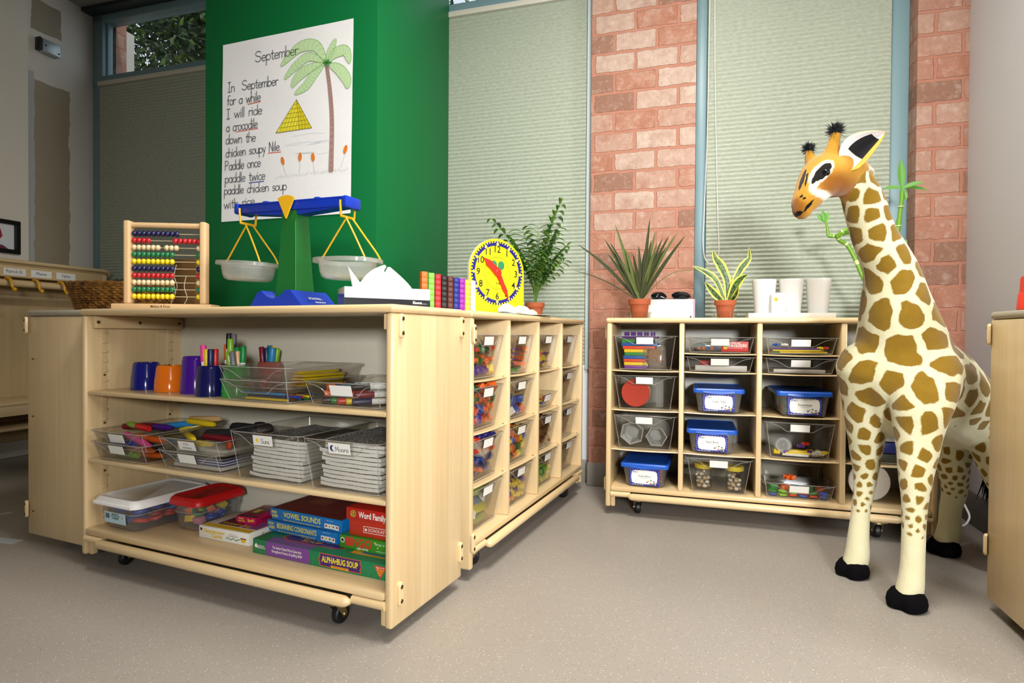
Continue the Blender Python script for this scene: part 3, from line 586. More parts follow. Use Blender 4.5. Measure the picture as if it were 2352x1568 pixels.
# stroke lettering for hand writing: glyphs on a unit x-height, drawn as thin ribbons
def arc(cx,cy,rx,ry,a0,a1,n=10): return [(cx+rx*math.cos(math.radians(a0+(a1-a0)*i/n)),cy+ry*math.sin(math.radians(a0+(a1-a0)*i/n))) for i in range(n+1)]
O_=arc(.3,.5,.3,.5,60,420,16)
GL={'a':(.72,[arc(.3,.5,.3,.5,50,410,16),[(.58,1),(.58,0)]]),'b':(.7,[[(0.02,1.9),(0.02,0)],arc(.32,.5,.3,.5,160,-180,14)]),'c':(.6,[arc(.32,.5,.3,.5,45,320,12)]),
'd':(.72,[arc(.3,.5,.3,.5,20,340,14),[(.6,1.9),(.6,0)]]),'e':(.66,[[(.03,.5),(.58,.55)]+arc(.3,.5,.29,.5,10,320,14)]),'f':(.5,[arc(.38,1.6,.2,.28,40,180,6)+[(.18,0)],[(0,1),(.42,1)]]),
'h':(.66,[[(.03,1.9),(.03,0)],[(.03,.6)]+arc(.29,.65,.25,.35,150,0,8)+[(.54,0)]]),'i':(.26,[[(.08,1),(.08,0)],[(.08,1.38),(.08,1.46)]]),'k':(.6,[[(.03,1.9),(.03,0)],[(.5,.95),(.05,.42),(.52,0)]]),
'l':(.24,[[(.08,1.9),(.08,0)]]),'m':(.95,[[(.03,1),(.03,0)],[(.03,.6)]+arc(.23,.68,.2,.32,150,0,7)+[(.43,0)],[(.43,.6)]+arc(.63,.68,.2,.32,150,0,7)+[(.83,0)]]),
'n':(.66,[[(.03,1),(.03,0)],[(.03,.6)]+arc(.29,.65,.25,.35,150,0,8)+[(.54,0)]]),'o':(.7,[O_]),'p':(.7,[[(.03,1),(.03,-.85)],arc(.32,.5,.3,.5,160,-180,14)]),
'r':(.46,[[(.03,1),(.03,0)],[(.03,.6)]+arc(.28,.65,.25,.33,150,50,6)]),'s':(.55,[arc(.26,.75,.21,.24,30,270,9)+arc(.24,.25,.23,.25,90,-150,9)]),'t':(.5,[[(.2,1.6),(.2,.15)]+arc(.36,.18,.16,.18,180,300,5),[(0,1.05),(.42,1.05)]]),
'u':(.66,[[(.03,1),(.03,.4)]+arc(.29,.36,.26,.36,180,340,8)+[(.56,1)],[(.56,1),(.56,0)]]),'w':(.92,[[(0,1),(.2,0),(.42,.9),(.62,0),(.82,1)]]),'y':(.6,[[(.02,1),(.27,.05)],[(.52,1),(.12,-.85)]]),
'S':(.95,[arc(.42,1.42,.38,.44,25,270,12)+arc(.4,.5,.4,.48,90,-160,12)]),'I':(.62,[[(.25,1.9),(.25,0)],[(0,1.9),(.5,1.9)],[(0,0),(.5,0)]]),'N':(.85,[[(0.03,0),(0.03,1.9),(.68,0),(.68,1.9)]]),
'P':(.8,[[(.03,1.9),(.03,0)],[(.03,1.85)]+arc(.2,1.38,.45,.47,90,-90,10)+[(.03,.9)]]),'M':(1.05,[[(.03,0),(.1,1.9),(.45,.5),(.8,1.9),(.88,0)]]),'.':(.25,[[(.05,0),(.05,.1)]]),' ':(.62,[])}
def ribbon(b,pts,w,mi):
    n=len(pts); v=[]
    for i in range(n):
        p=np.array(pts[i],float); d=np.array(pts[min(i+1,n-1)],float)-np.array(pts[max(i-1,0)],float); d=d[:3]; L=np.linalg.norm(d) or 1; yield_=d/L
        v.append((p,yield_))
    return v
def handwrite(b,s,org,u,v,h,lw,mi,width=None,slant=0.05):
    u=np.array(u,float);v=np.array(v,float);nrm=np.cross(u,v);org=np.array(org,float); tot=sum(GL[c][0] for c in s); sx=(width/tot) if width else h*1.0; x=0; k=0
    for c in s:
        wd,strokes=GL[c]
        for st in [q for st0 in strokes for q in ([st0[i:i+2] for i in range(len(st0)-1)] if len(st0)<=5 else [st0])]:
            P=[org+u*((x+px+slant*py*0.6)*sx)+v*(py*h)+nrm*(0.0002+0.00002*k) for px,py in st]; k=(k+1)%7; n=len(P); V=[]
            for i in range(n):
                d=P[min(i+1,n-1)]-P[max(i-1,0)]; L=np.linalg.norm(d); d=d/L if L>0 else u; sd=np.cross(nrm,d); e=d*lw*0.5*(-1 if i==0 else 1 if i==n-1 else 0)
                V+= [tuple(P[i]+e+sd*lw*0.5),tuple(P[i]+e-sd*lw*0.5)]
            b.add(V,[(2*i,2*i+1,2*i+3,2*i+2) for i in range(n-1)],mi)
        x+=wd
# ------------------------------------------------------------------ A, upper shelf: pots, markers, bins
PAL={'red':'C8201E','orange':'E9621C','yellow':'EBCB1E','lime':'7DB52A','green':'128A3E','teal':'16707E','sky':'2F8FD0','blue':'1D3FB8','navy':'16184A','purple':'4B1A86','violet':'8A2C9A','pink':'E8429A','maroon':'7A1226','brown':'5A3018','tan':'D9AE74','peach':'F0BE8C','black':'141416','grey':'6E6E6C','white':'F0EDE6'}
def pot_cup(label,x,y,z,col,r,h,step=0.45,n=8):
    t=empty('pencil_cup',label,'cup',mat=FA.m(x,y,z,0.2)); b=MB(); m=32
    def ring(rad,zz,k=0.012): return [(rad*(1+k*math.cos(n*a))*math.cos(a),rad*(1+k*math.cos(n*a))*math.sin(a),zz) for a in [2*PI*j/m for j in range(m)]]
    rings=[ring(r,0),ring(r*1.0,h*0.02),ring(r*0.965,h*step),ring(r*0.945,h*(step+.02)),ring(r*0.86,h*0.9),ring(r*0.80,h*0.975),ring(r*0.76,h),ring(r*0.70,h),ring(r*0.74,h*0.85),ring(r*0.86,h*0.1)]
    b.loft(rings,0,True); b.build('cup',plain(PAL.get(col,col),0.16),t); return t
ZU=0.5726
pot_cup('navy blue plastic cup of crayons, leftmost on the upper shelf',0.140,0.125,ZU,'1B1D7A',0.046,0.090)
pot_cup('orange plastic cup of crayons on the upper shelf',0.266,0.118,ZU,'F07818',0.046,0.084)
pot_cup('tall purple plastic cup on the upper shelf',0.392,0.112,ZU,'47168A',0.044,0.116,0.4)
pot_cup('dark navy cup of capped markers beside the tall purple cup',0.506,0.072,ZU,'15164F',0.041,0.092)
pot_cup('green cup of markers just left of the stacked clear bins',0.592,0.094,ZU,'2E9A3C',0.043,0.094)
pot_cup('rust red cup of markers at the back, seen through the stacked bins',0.525,0.288,ZU,'9E3A26',0.046,0.096)
_MK={}
def marker(x,y,z,cap,body,label,group,tilt=(0,0),fr=FA,l=0.135,r=0.0082,up=True,rz=0,capl=0.05):
    k=(cap,body,l,r,capl)
    if k not in _MK: 
        b=MB(); b.lathe([(r*0.95,0),(r,0.002),(r,l-capl)],10,0); q=MB(); q.lathe([(r*1.1,l-capl),(r*1.12,l-capl+0.002),(r*1.1,l-0.003),(r*0.9,l)],12,0)
        _MK[k]=(b.mesh('barrel',plain(PAL[body],0.35)),q.mesh('cap',plain(PAL[cap],0.35)))
    M=fr.m(x,y,z)@(RX(tilt[0])@RY(tilt[1]) if up else RZ(rz)@RX(-PI/2+tilt[0]))
    t=empty('marker',label,'marker',mat=M,group=group); link('barrel',_MK[k][0],t); link('cap',_MK[k][1],t); return t
R=random.Random(11)
def cupfull(cx,cy,cols,nm,g,body='white',r0=0.019):
    cnt={}
    for i,(c,dx,dz,tx) in enumerate(cols):
        a=2*PI*i/len(cols); lab='%s %s'%(c,nm); cnt[c]=cnt.get(c,0)+1
        marker(cx+dx*0.5-tx*0.045,cy+(0.009 if i%2 else -0.009),ZU+0.0105+max(dz,0),c,body if c!='grey' else 'grey',lab,g,(-0.02 if i%2 else 0.02,tx),l=0.135+min(dz,0))
cupfull(0.506,0.072,[('pink',-0.023,0.008,-0.05),('peach',-0.013,-0.004,0.0),('yellow',0.0,-0.004,0.0),('red',0.014,-0.004,0.02),('navy',0.026,-0.004,0.03)],'capped marker in the dark navy cup beside the purple cup','markers in the navy cup')
cupfull(0.592,0.094,[('lime',-0.030,0.028,0.02),('green',-0.018,0.002,-0.04),('lime',-0.012,-0.008,-0.22),('peach',0.0,0.0,-0.15),('grey',0.010,-0.008,-0.16),('green',0.022,0.006,0.03)],'capped marker in the green cup left of the clear bins','markers in the green cup',r0=0.02)
cupfull(0.464,0.190,[('orange',-0.024,0.008,0.0),('tan',-0.006,0.012,0.0),('black',-0.012,0.044,0.05),('purple',-0.012,-0.008,0.0),('maroon',0.014,0.01,0.05),('orange',0.012,-0.006,0.22),('grey',0.036,0.042,0.02),('blue',0.026,-0.006,0.25),('navy',0.034,0.012,0.0)],'capped marker in the maroon cup behind the navy cup','markers in the maroon cup')
pot_cup('maroon cup of markers behind the navy and green cups',0.466,0.190,ZU,'6A1A22',0.046,0.092)
cupfull(0.525,0.284,[('maroon',-0.026,0.0,-0.10),('teal',-0.014,0.004,-0.02),('navy',0.0,-0.004,0.0),('yellow',0.012,0.0,0.02),('teal',0.014,-0.002,0.14),('lime',0.024,-0.004,0.18),('sky',0.034,-0.002,0.12)],'capped marker in the rust red cup behind the bins','markers in the rust red cup')
# crayon tips in the blue and orange cups
_CR={}
def crayon(fr,M,col,label,group):
    if col not in _CR:
        b=MB().lathe([(0.004,0),(0.004,0.07)],8,0).lathe([(0.0036,0.07),(0.0015,0.083)],8,0); _CR[col]=b.mesh('crayon',plain(PAL[col],0.5))
    return tag(link('crayon',_CR[col],None,mat=M),label,'crayon',group)
for cx,cy,nm,h in ((0.140,0.125,'leftmost navy blue cup',0.008),(0.266,0.118,'orange cup',0.004)):
    for i,c in enumerate(('white','yellow','orange','black','lime','green','brown')):
        a=2*PI*i/7; crayon(FA,FA.m(cx+0.02*math.cos(a),cy+0.02*math.sin(a),ZU+h)@RX(0.06*math.sin(a))@RY(-0.06*math.cos(a)),c,'%s crayon standing in the %s'%(c,nm),'crayons in the '+nm)
# stacked bins of pencils, bin of markers
bin_(FA,0.768,-0.012,ZU,'lower clear bin of coloured pencils, stacked on the upper shelf',0.062,0.266,0.226,0.33,True,False,rz=-0.02)
bin_(FA,0.764,-0.012,ZU+0.037,'upper clear bin of yellow pencils, stacked on the upper shelf',0.062,0.266,0.226,0.33,True,False,rz=-0.02)
bin_(FA,1.060,0.0,ZU,'clear bin of loose white markers beside the right post, upper shelf',0.066,0.25,0.218,0.31)
_PC={}
def pencil(M,col,label,group,eraser=False,l=0.17):
    k=(col,eraser,l)
    if k not in _PC:
        b=MB().lathe([(0.0037,0.012),(0.0037,l)],6,0); q=MB().lathe([(0.0007,0),(0.0009,0.002),(0.0035,0.012)],6,0); e=None
        if eraser: e=MB().lathe([(0.0039,l),(0.0039,l+0.01)],8,1).lathe([(0.0036,l+0.0101),(0.0036,l+0.017),(0.003,l+0.018)],8,0).mesh('eraser',[plain('D98A86',0.8),plain('3F4A34',0.4)])
        _PC[k]=(b.mesh('barrel',plain(PAL[col],0.35)),q.mesh('sharpened_tip',plain(PAL['tan'],0.7)),e)
    t=empty('pencil',label,'pencil',mat=M,group=group)
    for n,m in zip(('barrel','sharpened_tip','eraser'),_PC[k]):
        if m: link(n,m,t)
    return t
# pencils lie across the bin: axis along x
g='coloured pencils in the lower stacked bin'
for i,(c,x,y,z) in enumerate((('yellow',0.690,0.030,0.0075),('navy',0.692,0.034,0.0155),('sky',0.676,0.032,0.0230),('brown',0.70,0.044,0.0075),('blue',0.72,0.044,0.0165),('black',0.70,0.055,0.0075),('maroon',0.715,0.055,0.0165),('teal',0.70,0.066,0.0075),('orange',0.71,0.066,0.016),('black',0.70,0.077,0.0075),('yellow',0.72,0.078,0.016),('green',0.71,0.088,0.0075),('purple',0.70,0.10,0.0075),('brown',0.72,0.10,0.016))):
    pencil(FA.m(x,y,ZU+z)@RZ(-0.03)@RY(PI/2),c,'%s pencil lying in the lower bin of the stacked pair'%c,g)
for i in range(10):
    pencil(FA.m(0.81+0.0102*(i%5),0.05+0.010*(i//5),ZU+0.0075+0.009*(i%2))@RX(-PI/2),('black','maroon','navy','brown','teal')[i%5],'%s pencil pointing backward in the lower stacked bin'%('black','maroon','navy','brown','teal')[i%5],'dark pencils in the lower stacked bin')
g='yellow pencils in the upper stacked bin'
for i in range(22):
    pencil(FA.m(0.835+0.0095*(i%5)*0.9,0.05+0.004*(i//5),ZU+0.0455+0.0085*(i//5))@RZ(-0.07)@RX(-PI/2),'yellow','yellow pencil with pink eraser in the upper stacked bin',g,True)
for i,(x,z) in enumerate(((0.70,0.009),(0.745,0.007),(0.752,0.017))):
    tag(MB().rbox(-0.008,0.008,-0.005,0.005,-0.004,0.004,0.002).build('eraser',plain('D0706A',0.8),None,mat=FA.m(x,0.045,ZU+0.037+z)@RY(0.3*i)),'small pink eraser in the upper stacked bin','eraser','erasers in the upper bin')
g='loose markers in the bin by the right post'
R=random.Random(4); cs=['black','green','red','yellow','navy','grey','lime','teal','brown','blue','orange','orange','sky','red','maroon','violet','purple','peach','red','green','orange','navy','teal','black']
for i,c in enumerate(cs):
    lay=i//10; k=i%10; x=0.968+0.0248*(k%5)+0.004*lay+0.086; y=-0.006+0.006*(k%2)+0.004*lay+(0.112 if k>=5 else 0)-0.002; a=-0.75+0.02*(i%3)
    marker(x,y+0.135,ZU+0.0135+0.0185*lay,c,'white' if c not in('yellow','lime') else 'yellow','%s capped white marker lying in the bin by the right post'%c,g,(0,0),up=False,rz=PI+a,l=0.125)
# ------------------------------------------------------------------ A, middle shelf
ZM=0.3516
bin_(FA,0.175,0.0,ZM,'lower of the two bins of highlighters, middle shelf left',0.06,0.262,0.236,0.31)
bin_(FA,0.175,0.0,ZM+0.036,'upper of the two bins of highlighters, middle shelf left',0.06,0.262,0.236,0.31)
bin_(FA,0.492,0.002,ZM,'lower bin of paper work under the one marked still working',0.06,0.26,0.236,0.31)
def dSW(b):
    b.text('STILL',(0.0,-0.0046,-0.0125),(1,0,0),(0,0,1),0.0052,1,0.0,0.026); b.text('WORKING',(0.0,-0.0046,-0.0245),(1,0,0),(0,0,1),0.0052,1,0.0,0.038)
bin_(FA,0.492,0.002,ZM+0.0385,'clear bin whose card reads STILL WORKING, middle shelf',0.06,0.26,0.236,0.31,cardmesh=card_text(dSW).mesh('label_card',[CARD,INK],smooth=0))
def dSun(b):
    b.poly([(-0.0195+0.0052*math.cos(a),-0.0048,-0.018+0.0052*math.sin(a)) for a in [2*PI*i/20 for i in range(20)]],2); handwrite(b,'Suns',(-0.006,-0.0048,-0.0255),(1,0,0),(0,0,1),0.0068,0.0012,1,0.031,0.0)
def dMoon(b):
    o=[(-0.021+0.0085*math.cos(a),-0.0048,-0.018+0.0085*math.sin(a)) for a in [math.radians(60+240*i/14) for i in range(15)]]; q=[(-0.0165+0.0062*math.cos(a),-0.0048,-0.018+0.0076*math.sin(a)) for a in [math.radians(285-210*i/14) for i in range(15)]]
    for i in range(14): b.add([o[i],o[i+1],q[13-i],q[14-i]],[(0,1,2,3)],2)
    handwrite(b,'Moons',(-0.0125,-0.0048,-0.0255),(1,0,0),(0,0,1),0.0068,0.0012,1,0.043,0.0)
bin_(FA,0.796,0.0,ZM,'clear deep bin of notebooks whose card reads Suns',0.139,0.264,0.222,0.32,cardmesh=card_text(dSun).mesh('label_card',[CARD,INK,plain('F0D020',0.7)],smooth=0))
bin_(FA,1.058,0.0,ZM,'clear deep bin of notebooks whose card reads Moons',0.139,0.254,0.214,0.32,cardmesh=card_text(dMoon).mesh('label_card',[CARD,INK,plain('1C2A7A',0.7)],smooth=0))
# fat highlighters: bullet shaped
_HL={}
def highlighter(M,col,label,group,cap=None):
    k=(col,cap)
    if k not in _HL:
        b=MB().lathe([(0.0085,0),(0.010,0.004),(0.0105,0.07)],14,0); q=MB().lathe([(0.0108,0.07),(0.0105,0.10),(0.007,0.128),(0.0055,0.130)],14,0); _HL[k]=(b.mesh('barrel',plain(PAL[col],0.3)),q.mesh('cap',plain(PAL[cap or col],0.3)))
    t=empty('highlighter',label,'highlighter',mat=M,group=group); link('barrel',_HL[k][0],t); link('cap',_HL[k][1],t); return t
def lay(x,y,z,a,e=0.0): return FA.m(x,y,z)@RZ(a)@RY(PI/2-e)
zb=ZM+0.015; zt=ZM+0.036+0.0155
for M,c,cp,lab in ((lay(0.205,0.052,zb,PI-0.05),'lime',None,'lime green crayon marker at the bottom left of the lower highlighter bin'),(lay(0.150,0.078,zb,0.02),'orange',None,'orange marker flat at the bottom of the lower highlighter bin'),
 (lay(0.155,0.052,zb+0.0215,-0.03,0.0),'orange','orange','orange highlighter resting higher in the lower highlighter bin'),(lay(0.09,0.11,zb,0.3),'navy',None,'navy marker at the back of the lower highlighter bin'),
 (lay(0.150,0.048,zt+0.030,-0.05,-0.22),'pink',None,'bright pink highlighter sloping across the upper highlighter bin'),(lay(0.20,0.046,zt,PI),'blue',None,'blue capped marker at the left of the upper highlighter bin'),
 (lay(0.16,0.075,zt+0.020,0.1,-0.08),'orange',None,'orange highlighter behind the pink one in the upper bin'),(lay(0.225,0.075,zt+0.048,PI-0.12,0.05),'red','lime','red highlighter with lime green cap topping the upper bin'),
 (lay(0.12,0.13,zt+0.044,0.05,0.0),'purple',None,'purple highlighter at the back of the upper bin'),(lay(0.19,0.15,zt+0.044,0.4,0.1),'sky',None,'sky blue highlighter at the back of the upper bin'),
 (lay(0.08,0.085,zt+0.045,0.5,0.0),'maroon',None,'maroon marker at the left rim of the upper bin'),(lay(0.20,0.105,zt+0.002,0.45,0.0),'sky',None,'blue marker at the right rim of the upper highlighter bin')):
    highlighter(M,c,lab,None,cp)
for M,c,lab in ((lay(0.255,0.16,zt+0.03,0.95,0.25),'yellow','yellow crayon standing across the pile behind the highlighters'),(lay(0.285,0.17,zt+0.066,-0.05,-0.03),'yellow','yellow crayon lying on top of the pile behind the highlighters'),(lay(0.255,0.20,zt+0.066,0.1,0.05),'tan','tan crayon at the top of the pile behind the highlighters'),(lay(0.37,0.075,ZM+0.0385+0.030,0.1,0.0),'yellow','yellow crayon at the front of the STILL WORKING bin'),(lay(0.34,0.12,ZM+0.0385+0.047,-0.5,0.0),'yellow','yellow tipped crayon at the left of the STILL WORKING bin'),(lay(0.42,0.12,ZM+0.0385+0.045,0.0,0.0),'maroon','dark red crayon at the back of the STILL WORKING bin')):
    highlighter(M,c,lab,None)
# papers in the still-working bins
R=random.Random(3)
def sheet(x,y,z,w,d,th,col,label,group=None,rz=0.0,bend=0.0,cat='paper'):
    b=MB(); n=10; top=[];rings=[]
    for i in range(n+1):
        u=i/n-0.5; s=bend*(u*2)**2; rings.append([(u*w,-d/2,s),(u*w,d/2,s),(u*w,d/2,s+th),(u*w,-d/2,s+th)])
    b.loft(rings,0); return tag(b.build('paper_stack' if th>0.002 else 'paper_sheet',plain(col,0.8),None,mat=FA.m(x,y,z,rz)),label,cat,group)
sheet(0.49,0.16,ZM+0.005,0.20,0.24,0.010,'D8D2C8','stack of cream paper at the bottom of the lower paper bin')
for i,c in enumerate(('4A4A86','D8D6DE','3A3E78','E4E2E6','5C5A90')): sheet(0.49,0.16,ZM+0.0162+i*0.0034,0.205-0.004*i,0.23,0.003,c,'%s sheet folder in the lower paper bin'%('indigo','pale grey','dark blue','white','slate violet')[i],None,0.01*i)
sheet(0.49,0.165,ZM+0.0455,0.205,0.23,0.008,'B9B3A8','grey paper pile in the bin marked still working')
sheet(0.49,0.165,ZM+0.0545,0.20,0.23,0.010,'CFC9BC','white paper pile at the top of the still working bin')
tag(MB().ball((0,0,0),0.016,0,12,8,(0.7,0.5,0.9)).build('clay_piece',plain('C04A22',0.8),None,mat=FA.m(0.60,0.06,ZM+0.0805)),'orange red clay lump at the right corner of the still working bin','clay')
for i in range(4): tag(MB().loft([rrect(0.10,0.03,0.012,0),rrect(0.11,0.036,0.014,0.012),rrect(0.09,0.026,0.01,0.024)],0).build('fabric_pouch',plain(('1A1416','241018','14141A','2A1418')[i],0.8),None,mat=FA.m(0.40+0.05*i,0.20+0.035*(i%2),ZM+0.0385+0.029+0.026*(i//2),0.5-0.3*i)),'dark pouch heaped at the back of the still working bin','pouch','dark pouches at the back of the still working bin')
# composition notebooks with marbled covers, curling page blocks
def marble():
    m,nt,b=base('marbled_cover'); tc=N(nt,'ShaderNodeTexCoord'); nz=N(nt,'ShaderNodeTexNoise',Scale=260.0,Detail=2.0,Distortion=1.0); nt.links.new(tc.outputs['Object'],nz.inputs['Vector'])
    nt.links.new(mixc(nt,ramp(nt,nz.outputs[0],0.50,0.56),lin('161618'),lin('D8D4CC')),b.inputs['Base Color']); b.inputs['Roughness'].default_value=0.5; return m
MARB=marble()
def notebook_mesh(w,d,th,curl,seed):
    R=random.Random(seed); b=MB(); n=14
    def prof(u): return curl*max(0,(-u-0.1))**2*2.2+0.0006*math.sin(9*u+seed)
    def slab(z0,z1,mi,ins=0):
        rings=[]
        for i in range(n+1):
            u=i/n-0.5; s=prof(u); x=u*(w-ins*2); rings.append([(x,-d/2+ins,s+z0),(x,d/2-ins,s+z0),(x,d/2-ins,s+z1),(x,-d/2+ins,s+z1)])
        b.loft(rings,mi)
    slab(0,0.0003,0); slab(0.0004,th-0.0004,1,0.0002); slab(th-0.0003,th,0); return b
NB=[[notebook_mesh(0.19,0.245,0.0101,c,s) for s,c in ((1,0.012),(2,0.012),(3,0.012))]]
nbm=[]
for q in NB[0]:
    cov=MB(); cov.v=q.v; cov.f=[f for f,m in zip(q.f,q.mi) if m==0]; cov.mi=[0]*len(cov.f); pg=MB(); pg.v=q.v; pg.f=[f for f,m in zip(q.f,q.mi) if m==1]; pg.mi=[0]*len(pg.f); nbm.append((cov.mesh('cover',MARB),pg.mesh('pages',PAPER)))
def stack(cx,name,offs,w,z=ZM+0.0045):
    for i,(dx,k,gap) in enumerate(offs):
        t=empty('notebook',('lowest black marbled notebook in the %s bin' if i==0 else 'topmost black marbled notebook in the %s bin' if i==len(offs)-1 else 'marbled notebook within the stack in the %s bin')%name,'notebook',mat=FA.m(cx+dx,0.165,z,0.0),group='notebooks in the %s bin'%name)
        link('cover',nbm[k][0],t); link('pages',nbm[k][1],t)
        if i==len(offs)-1: MB().box(-0.02,0.06,-0.02,0.05,0.0104,0.0108).build('title_patch',plain('6E6A64',0.8),t)
        z+=0.0107+gap*0.4
stack(0.798,'Suns',[(-0.002,0,0.0022),(0.010,2,0.0006),(0.008,2,0.003),(0.010,1,0.0006),(0.004,2,0.0016),(0.012,2,0.0006),(0.014,2,0.0006),(0.013,1,0.001),(0.014,1,0.0006),(0.016,1,0.0)],0.19)
stack(1.058,'Moons',[(-0.004,1,0.0006),(-0.004,1,0.002),(0.006,1,0.0006),(0.004,2,0.0024),(0.0,2,0.0006),(0.012,1,0.001),(0.0,1,0.0016),(0.002,1,0.0006),(-0.008,2,0.0006),(0.012,1,0.001),(0.012,1,0.0)],0.19)
# ------------------------------------------------------------------ A, bottom shelf: tubs and boxed games
ZB=0.1246
SMOKE=clear((0.945,0.95,0.96),0.12,0.08,0.04)
def tub(label,M,w,d,h,lidcol,lidw,lidd,ribs):
    t=empty('lidded_tub',label,'storage tub',mat=M); b=MB()
    b.loft([rrect(w-0.016,d-0.016,0.02,0.0,4,0,d/2),rrect(w-0.006,d-0.006,0.024,0.006,4,0,d/2),rrect(w+0.006,d+0.006,0.026,h*0.62,4,0,d/2),rrect(w+0.014,d+0.012,0.026,h*0.64,4,0,d/2),rrect(w+0.02,d+0.016,0.026,h,4,0,d/2),rrect(w+0.016,d+0.012,0.024,h,4,0,d/2),rrect(w+0.010,d+0.008,0.024,h*0.65,4,0,d/2),rrect(w-0.008,d-0.008,0.022,0.006,4,0,d/2)],0)
    b.build('body',SMOKE,t)
    e=MB(); q=rrect(w+0.0145,d+0.0125,0.026,h*0.64,4,0,d/2); e.tube(q+[q[0]],0.0012,5,0,False); e.build('body_ridge',EDGE,t)
    l=MB(); l.loft([rrect(lidw,lidd,0.03,h-0.008,6,0,d/2),rrect(lidw,lidd,0.03,h-0.002,6,0,d/2),rrect(lidw-0.006,lidd-0.006,0.03,h+0.010,6,0,d/2),rrect(lidw-0.022,lidd-0.022,0.026,h+0.017,6,0,d/2),rrect(lidw-0.034,lidd-0.034,0.022,h+0.0165,6,0,d/2),rrect(lidw-0.044,lidd-0.044,0.02,h+0.0125,6,0,d/2)],0)
    if ribs:
        n=int(lidw/0.006)
        for i in range(2,n-2): l.rbox(-lidw/2+i*0.006,-lidw/2+i*0.006+0.003,d/2-lidd/2-0.0012,d/2-lidd/2+0.002,h-0.008,h+0.004,0.0006)
    l.build('lid',plain(lidcol,0.4,0.05,80),t); return t
MT=FA.m(0.142,0.032,ZB,-0.02)
t=tub('clear tub with ribbed white lid, leftmost on the bottom shelf',MT,0.165,0.24,0.088,'F3F1EC',0.218,0.285,True)
b=MB().box(-0.068,0.038,-0.0022,-0.0012,0.020,0.056,0)
for i,w in enumerate((1,2,1,1,2,1,2,1)): b.box(-0.062+i*0.0026,-0.062+i*0.0026+0.0008*w,-0.0026,-0.0022,0.034,0.050,1)
for j,s in enumerate(('MAGNETIC','LETTERS AND','NUMBERS')): b.text(s,(-0.012,-0.0023,0.0495-j*0.0068),(1,0,0),(0,0,1),0.0052,2,0.02,(0.034,0.042,0.034)[j])
b.poly([(0.021+0.0052*math.cos(a)*(1 if i%2 else .6),-0.0025,0.042+0.0052*math.sin(a)*(1 if i%2 else .6)) for i,a in enumerate([2*PI*i/16 for i in range(16)])],3)
b.build('product_label',[plain('BFDDEA',0.6),INK,plain('2F6B3A',0.6),plain('F0A02C',0.6)],t,mat=RX(0.06),smooth=0)
t2=tub('clear tub with red lid beside the white-lidded tub',FA.m(0.339,0.118,ZB,0.0),0.105,0.17,0.092,'C81418',0.148,0.205,False)
def toy_mesh(kind,s):
    b=MB()
    if kind=='ring': 
        b.loft([[((s*0.5+s*0.14*math.cos(q))*math.cos(a),(s*0.5+s*0.14*math.cos(q))*math.sin(a),s*0.16*math.sin(q)) for q in [2*PI*k/8 for k in range(8)]] for a in [2*PI*j/18 for j in range(19)]],0,False)
    elif kind=='blossom':
        for k in range(6): a=PI*k/3; b.T=RZ(a); b.rbox(0,s*0.5,-s*0.13,s*0.13,-s*0.16,s*0.16,s*0.06)
        b.T=Matrix.Identity(4); b.ball((0,0,0),s*0.24)
    elif kind=='block': b.rbox(-s/2,s/2,-s*0.35,s*0.35,-s*0.3,s*0.3,s*0.05)
    elif kind=='cube': b.rbox(-s*0.36,s*0.36,-s*0.36,s*0.36,-s*0.36,s*0.36,s*0.06)
    elif kind=='stick': b.rbox(-s*0.5,s*0.5,-s*0.06,s*0.06,-s*0.05,s*0.05,s*0.02)
    elif kind=='disc': b.lathe([(s*0.36,-s*0.08),(s*0.4,-s*0.04),(s*0.4,s*0.04),(s*0.36,s*0.08)],20)
    elif kind=='hex': b.lathe([(s*0.44,-s*0.12),(s*0.48,-s*0.08),(s*0.48,s*0.08),(s*0.44,s*0.12)],6)
    elif kind=='tri': b.loft([[(s*0.5*math.cos(2*PI*j/3),s*0.5*math.sin(2*PI*j/3),z) for j in range(3)] for z in (-s*0.13,s*0.13)],0)
    elif kind=='stone': b.ball((0,0,0),s*0.5,0,10,7,(1,0.8,0.62))
    elif kind=='snap': 
        b.rbox(-s*0.4,s*0.4,-s*0.3,s*0.3,-s*0.3,s*0.3,s*0.08); b.lathe([(s*0.16,s*0.3),(s*0.16,s*0.42)],10); b.rbox(-s*0.55,-s*0.38,-s*0.12,s*0.12,-s*0.12,s*0.12,s*0.04)
    return b
_TY={}
TOYCOL={'red':'D2301C','orange':'EE6A24','yellow':'F2D11C','green':'2E7D32','lime':'8CC63A','blue':'2450B0','navy':'2A2470','purple':'5A2C90','teal':'2A8C8C','brown':'6A4422','tan':'D2B48A','wood':'B48A58','white':'EDEBE4','black':'20201E','grey':'8A8C8A','pink':'E88AA0','pale':'D8CCBC','forest':'1E5A2C','olive':'6E8A2A'}
def toy(kind,col,s,M,label,group,cat='toy',name=None):
    k=(kind,col,round(s,4))
    if k not in _TY: _TY[k]=toy_mesh(kind,s).mesh(kind+'_toy',plain(TOYCOL[col],0.4))
    return tag(link(name or {'ring':'toy_ring','blossom':'blossom_toy','block':'toy_block','cube':'toy_cube','stick':'craft_stick','disc':'counter_disc','hex':'hexagon_block','tri':'triangle_block','stone':'pebble','snap':'snap_block'}[kind],_TY[k],None,mat=M),label,cat,group)
KN={'ring':'plastic ring','blossom':'plastic blossom piece','block':'toy block','cube':'toy cube','stick':'craft stick','disc':'plastic counter','hex':'hexagon block','tri':'triangle block','stone':'pebble','snap':'snap-together block'}
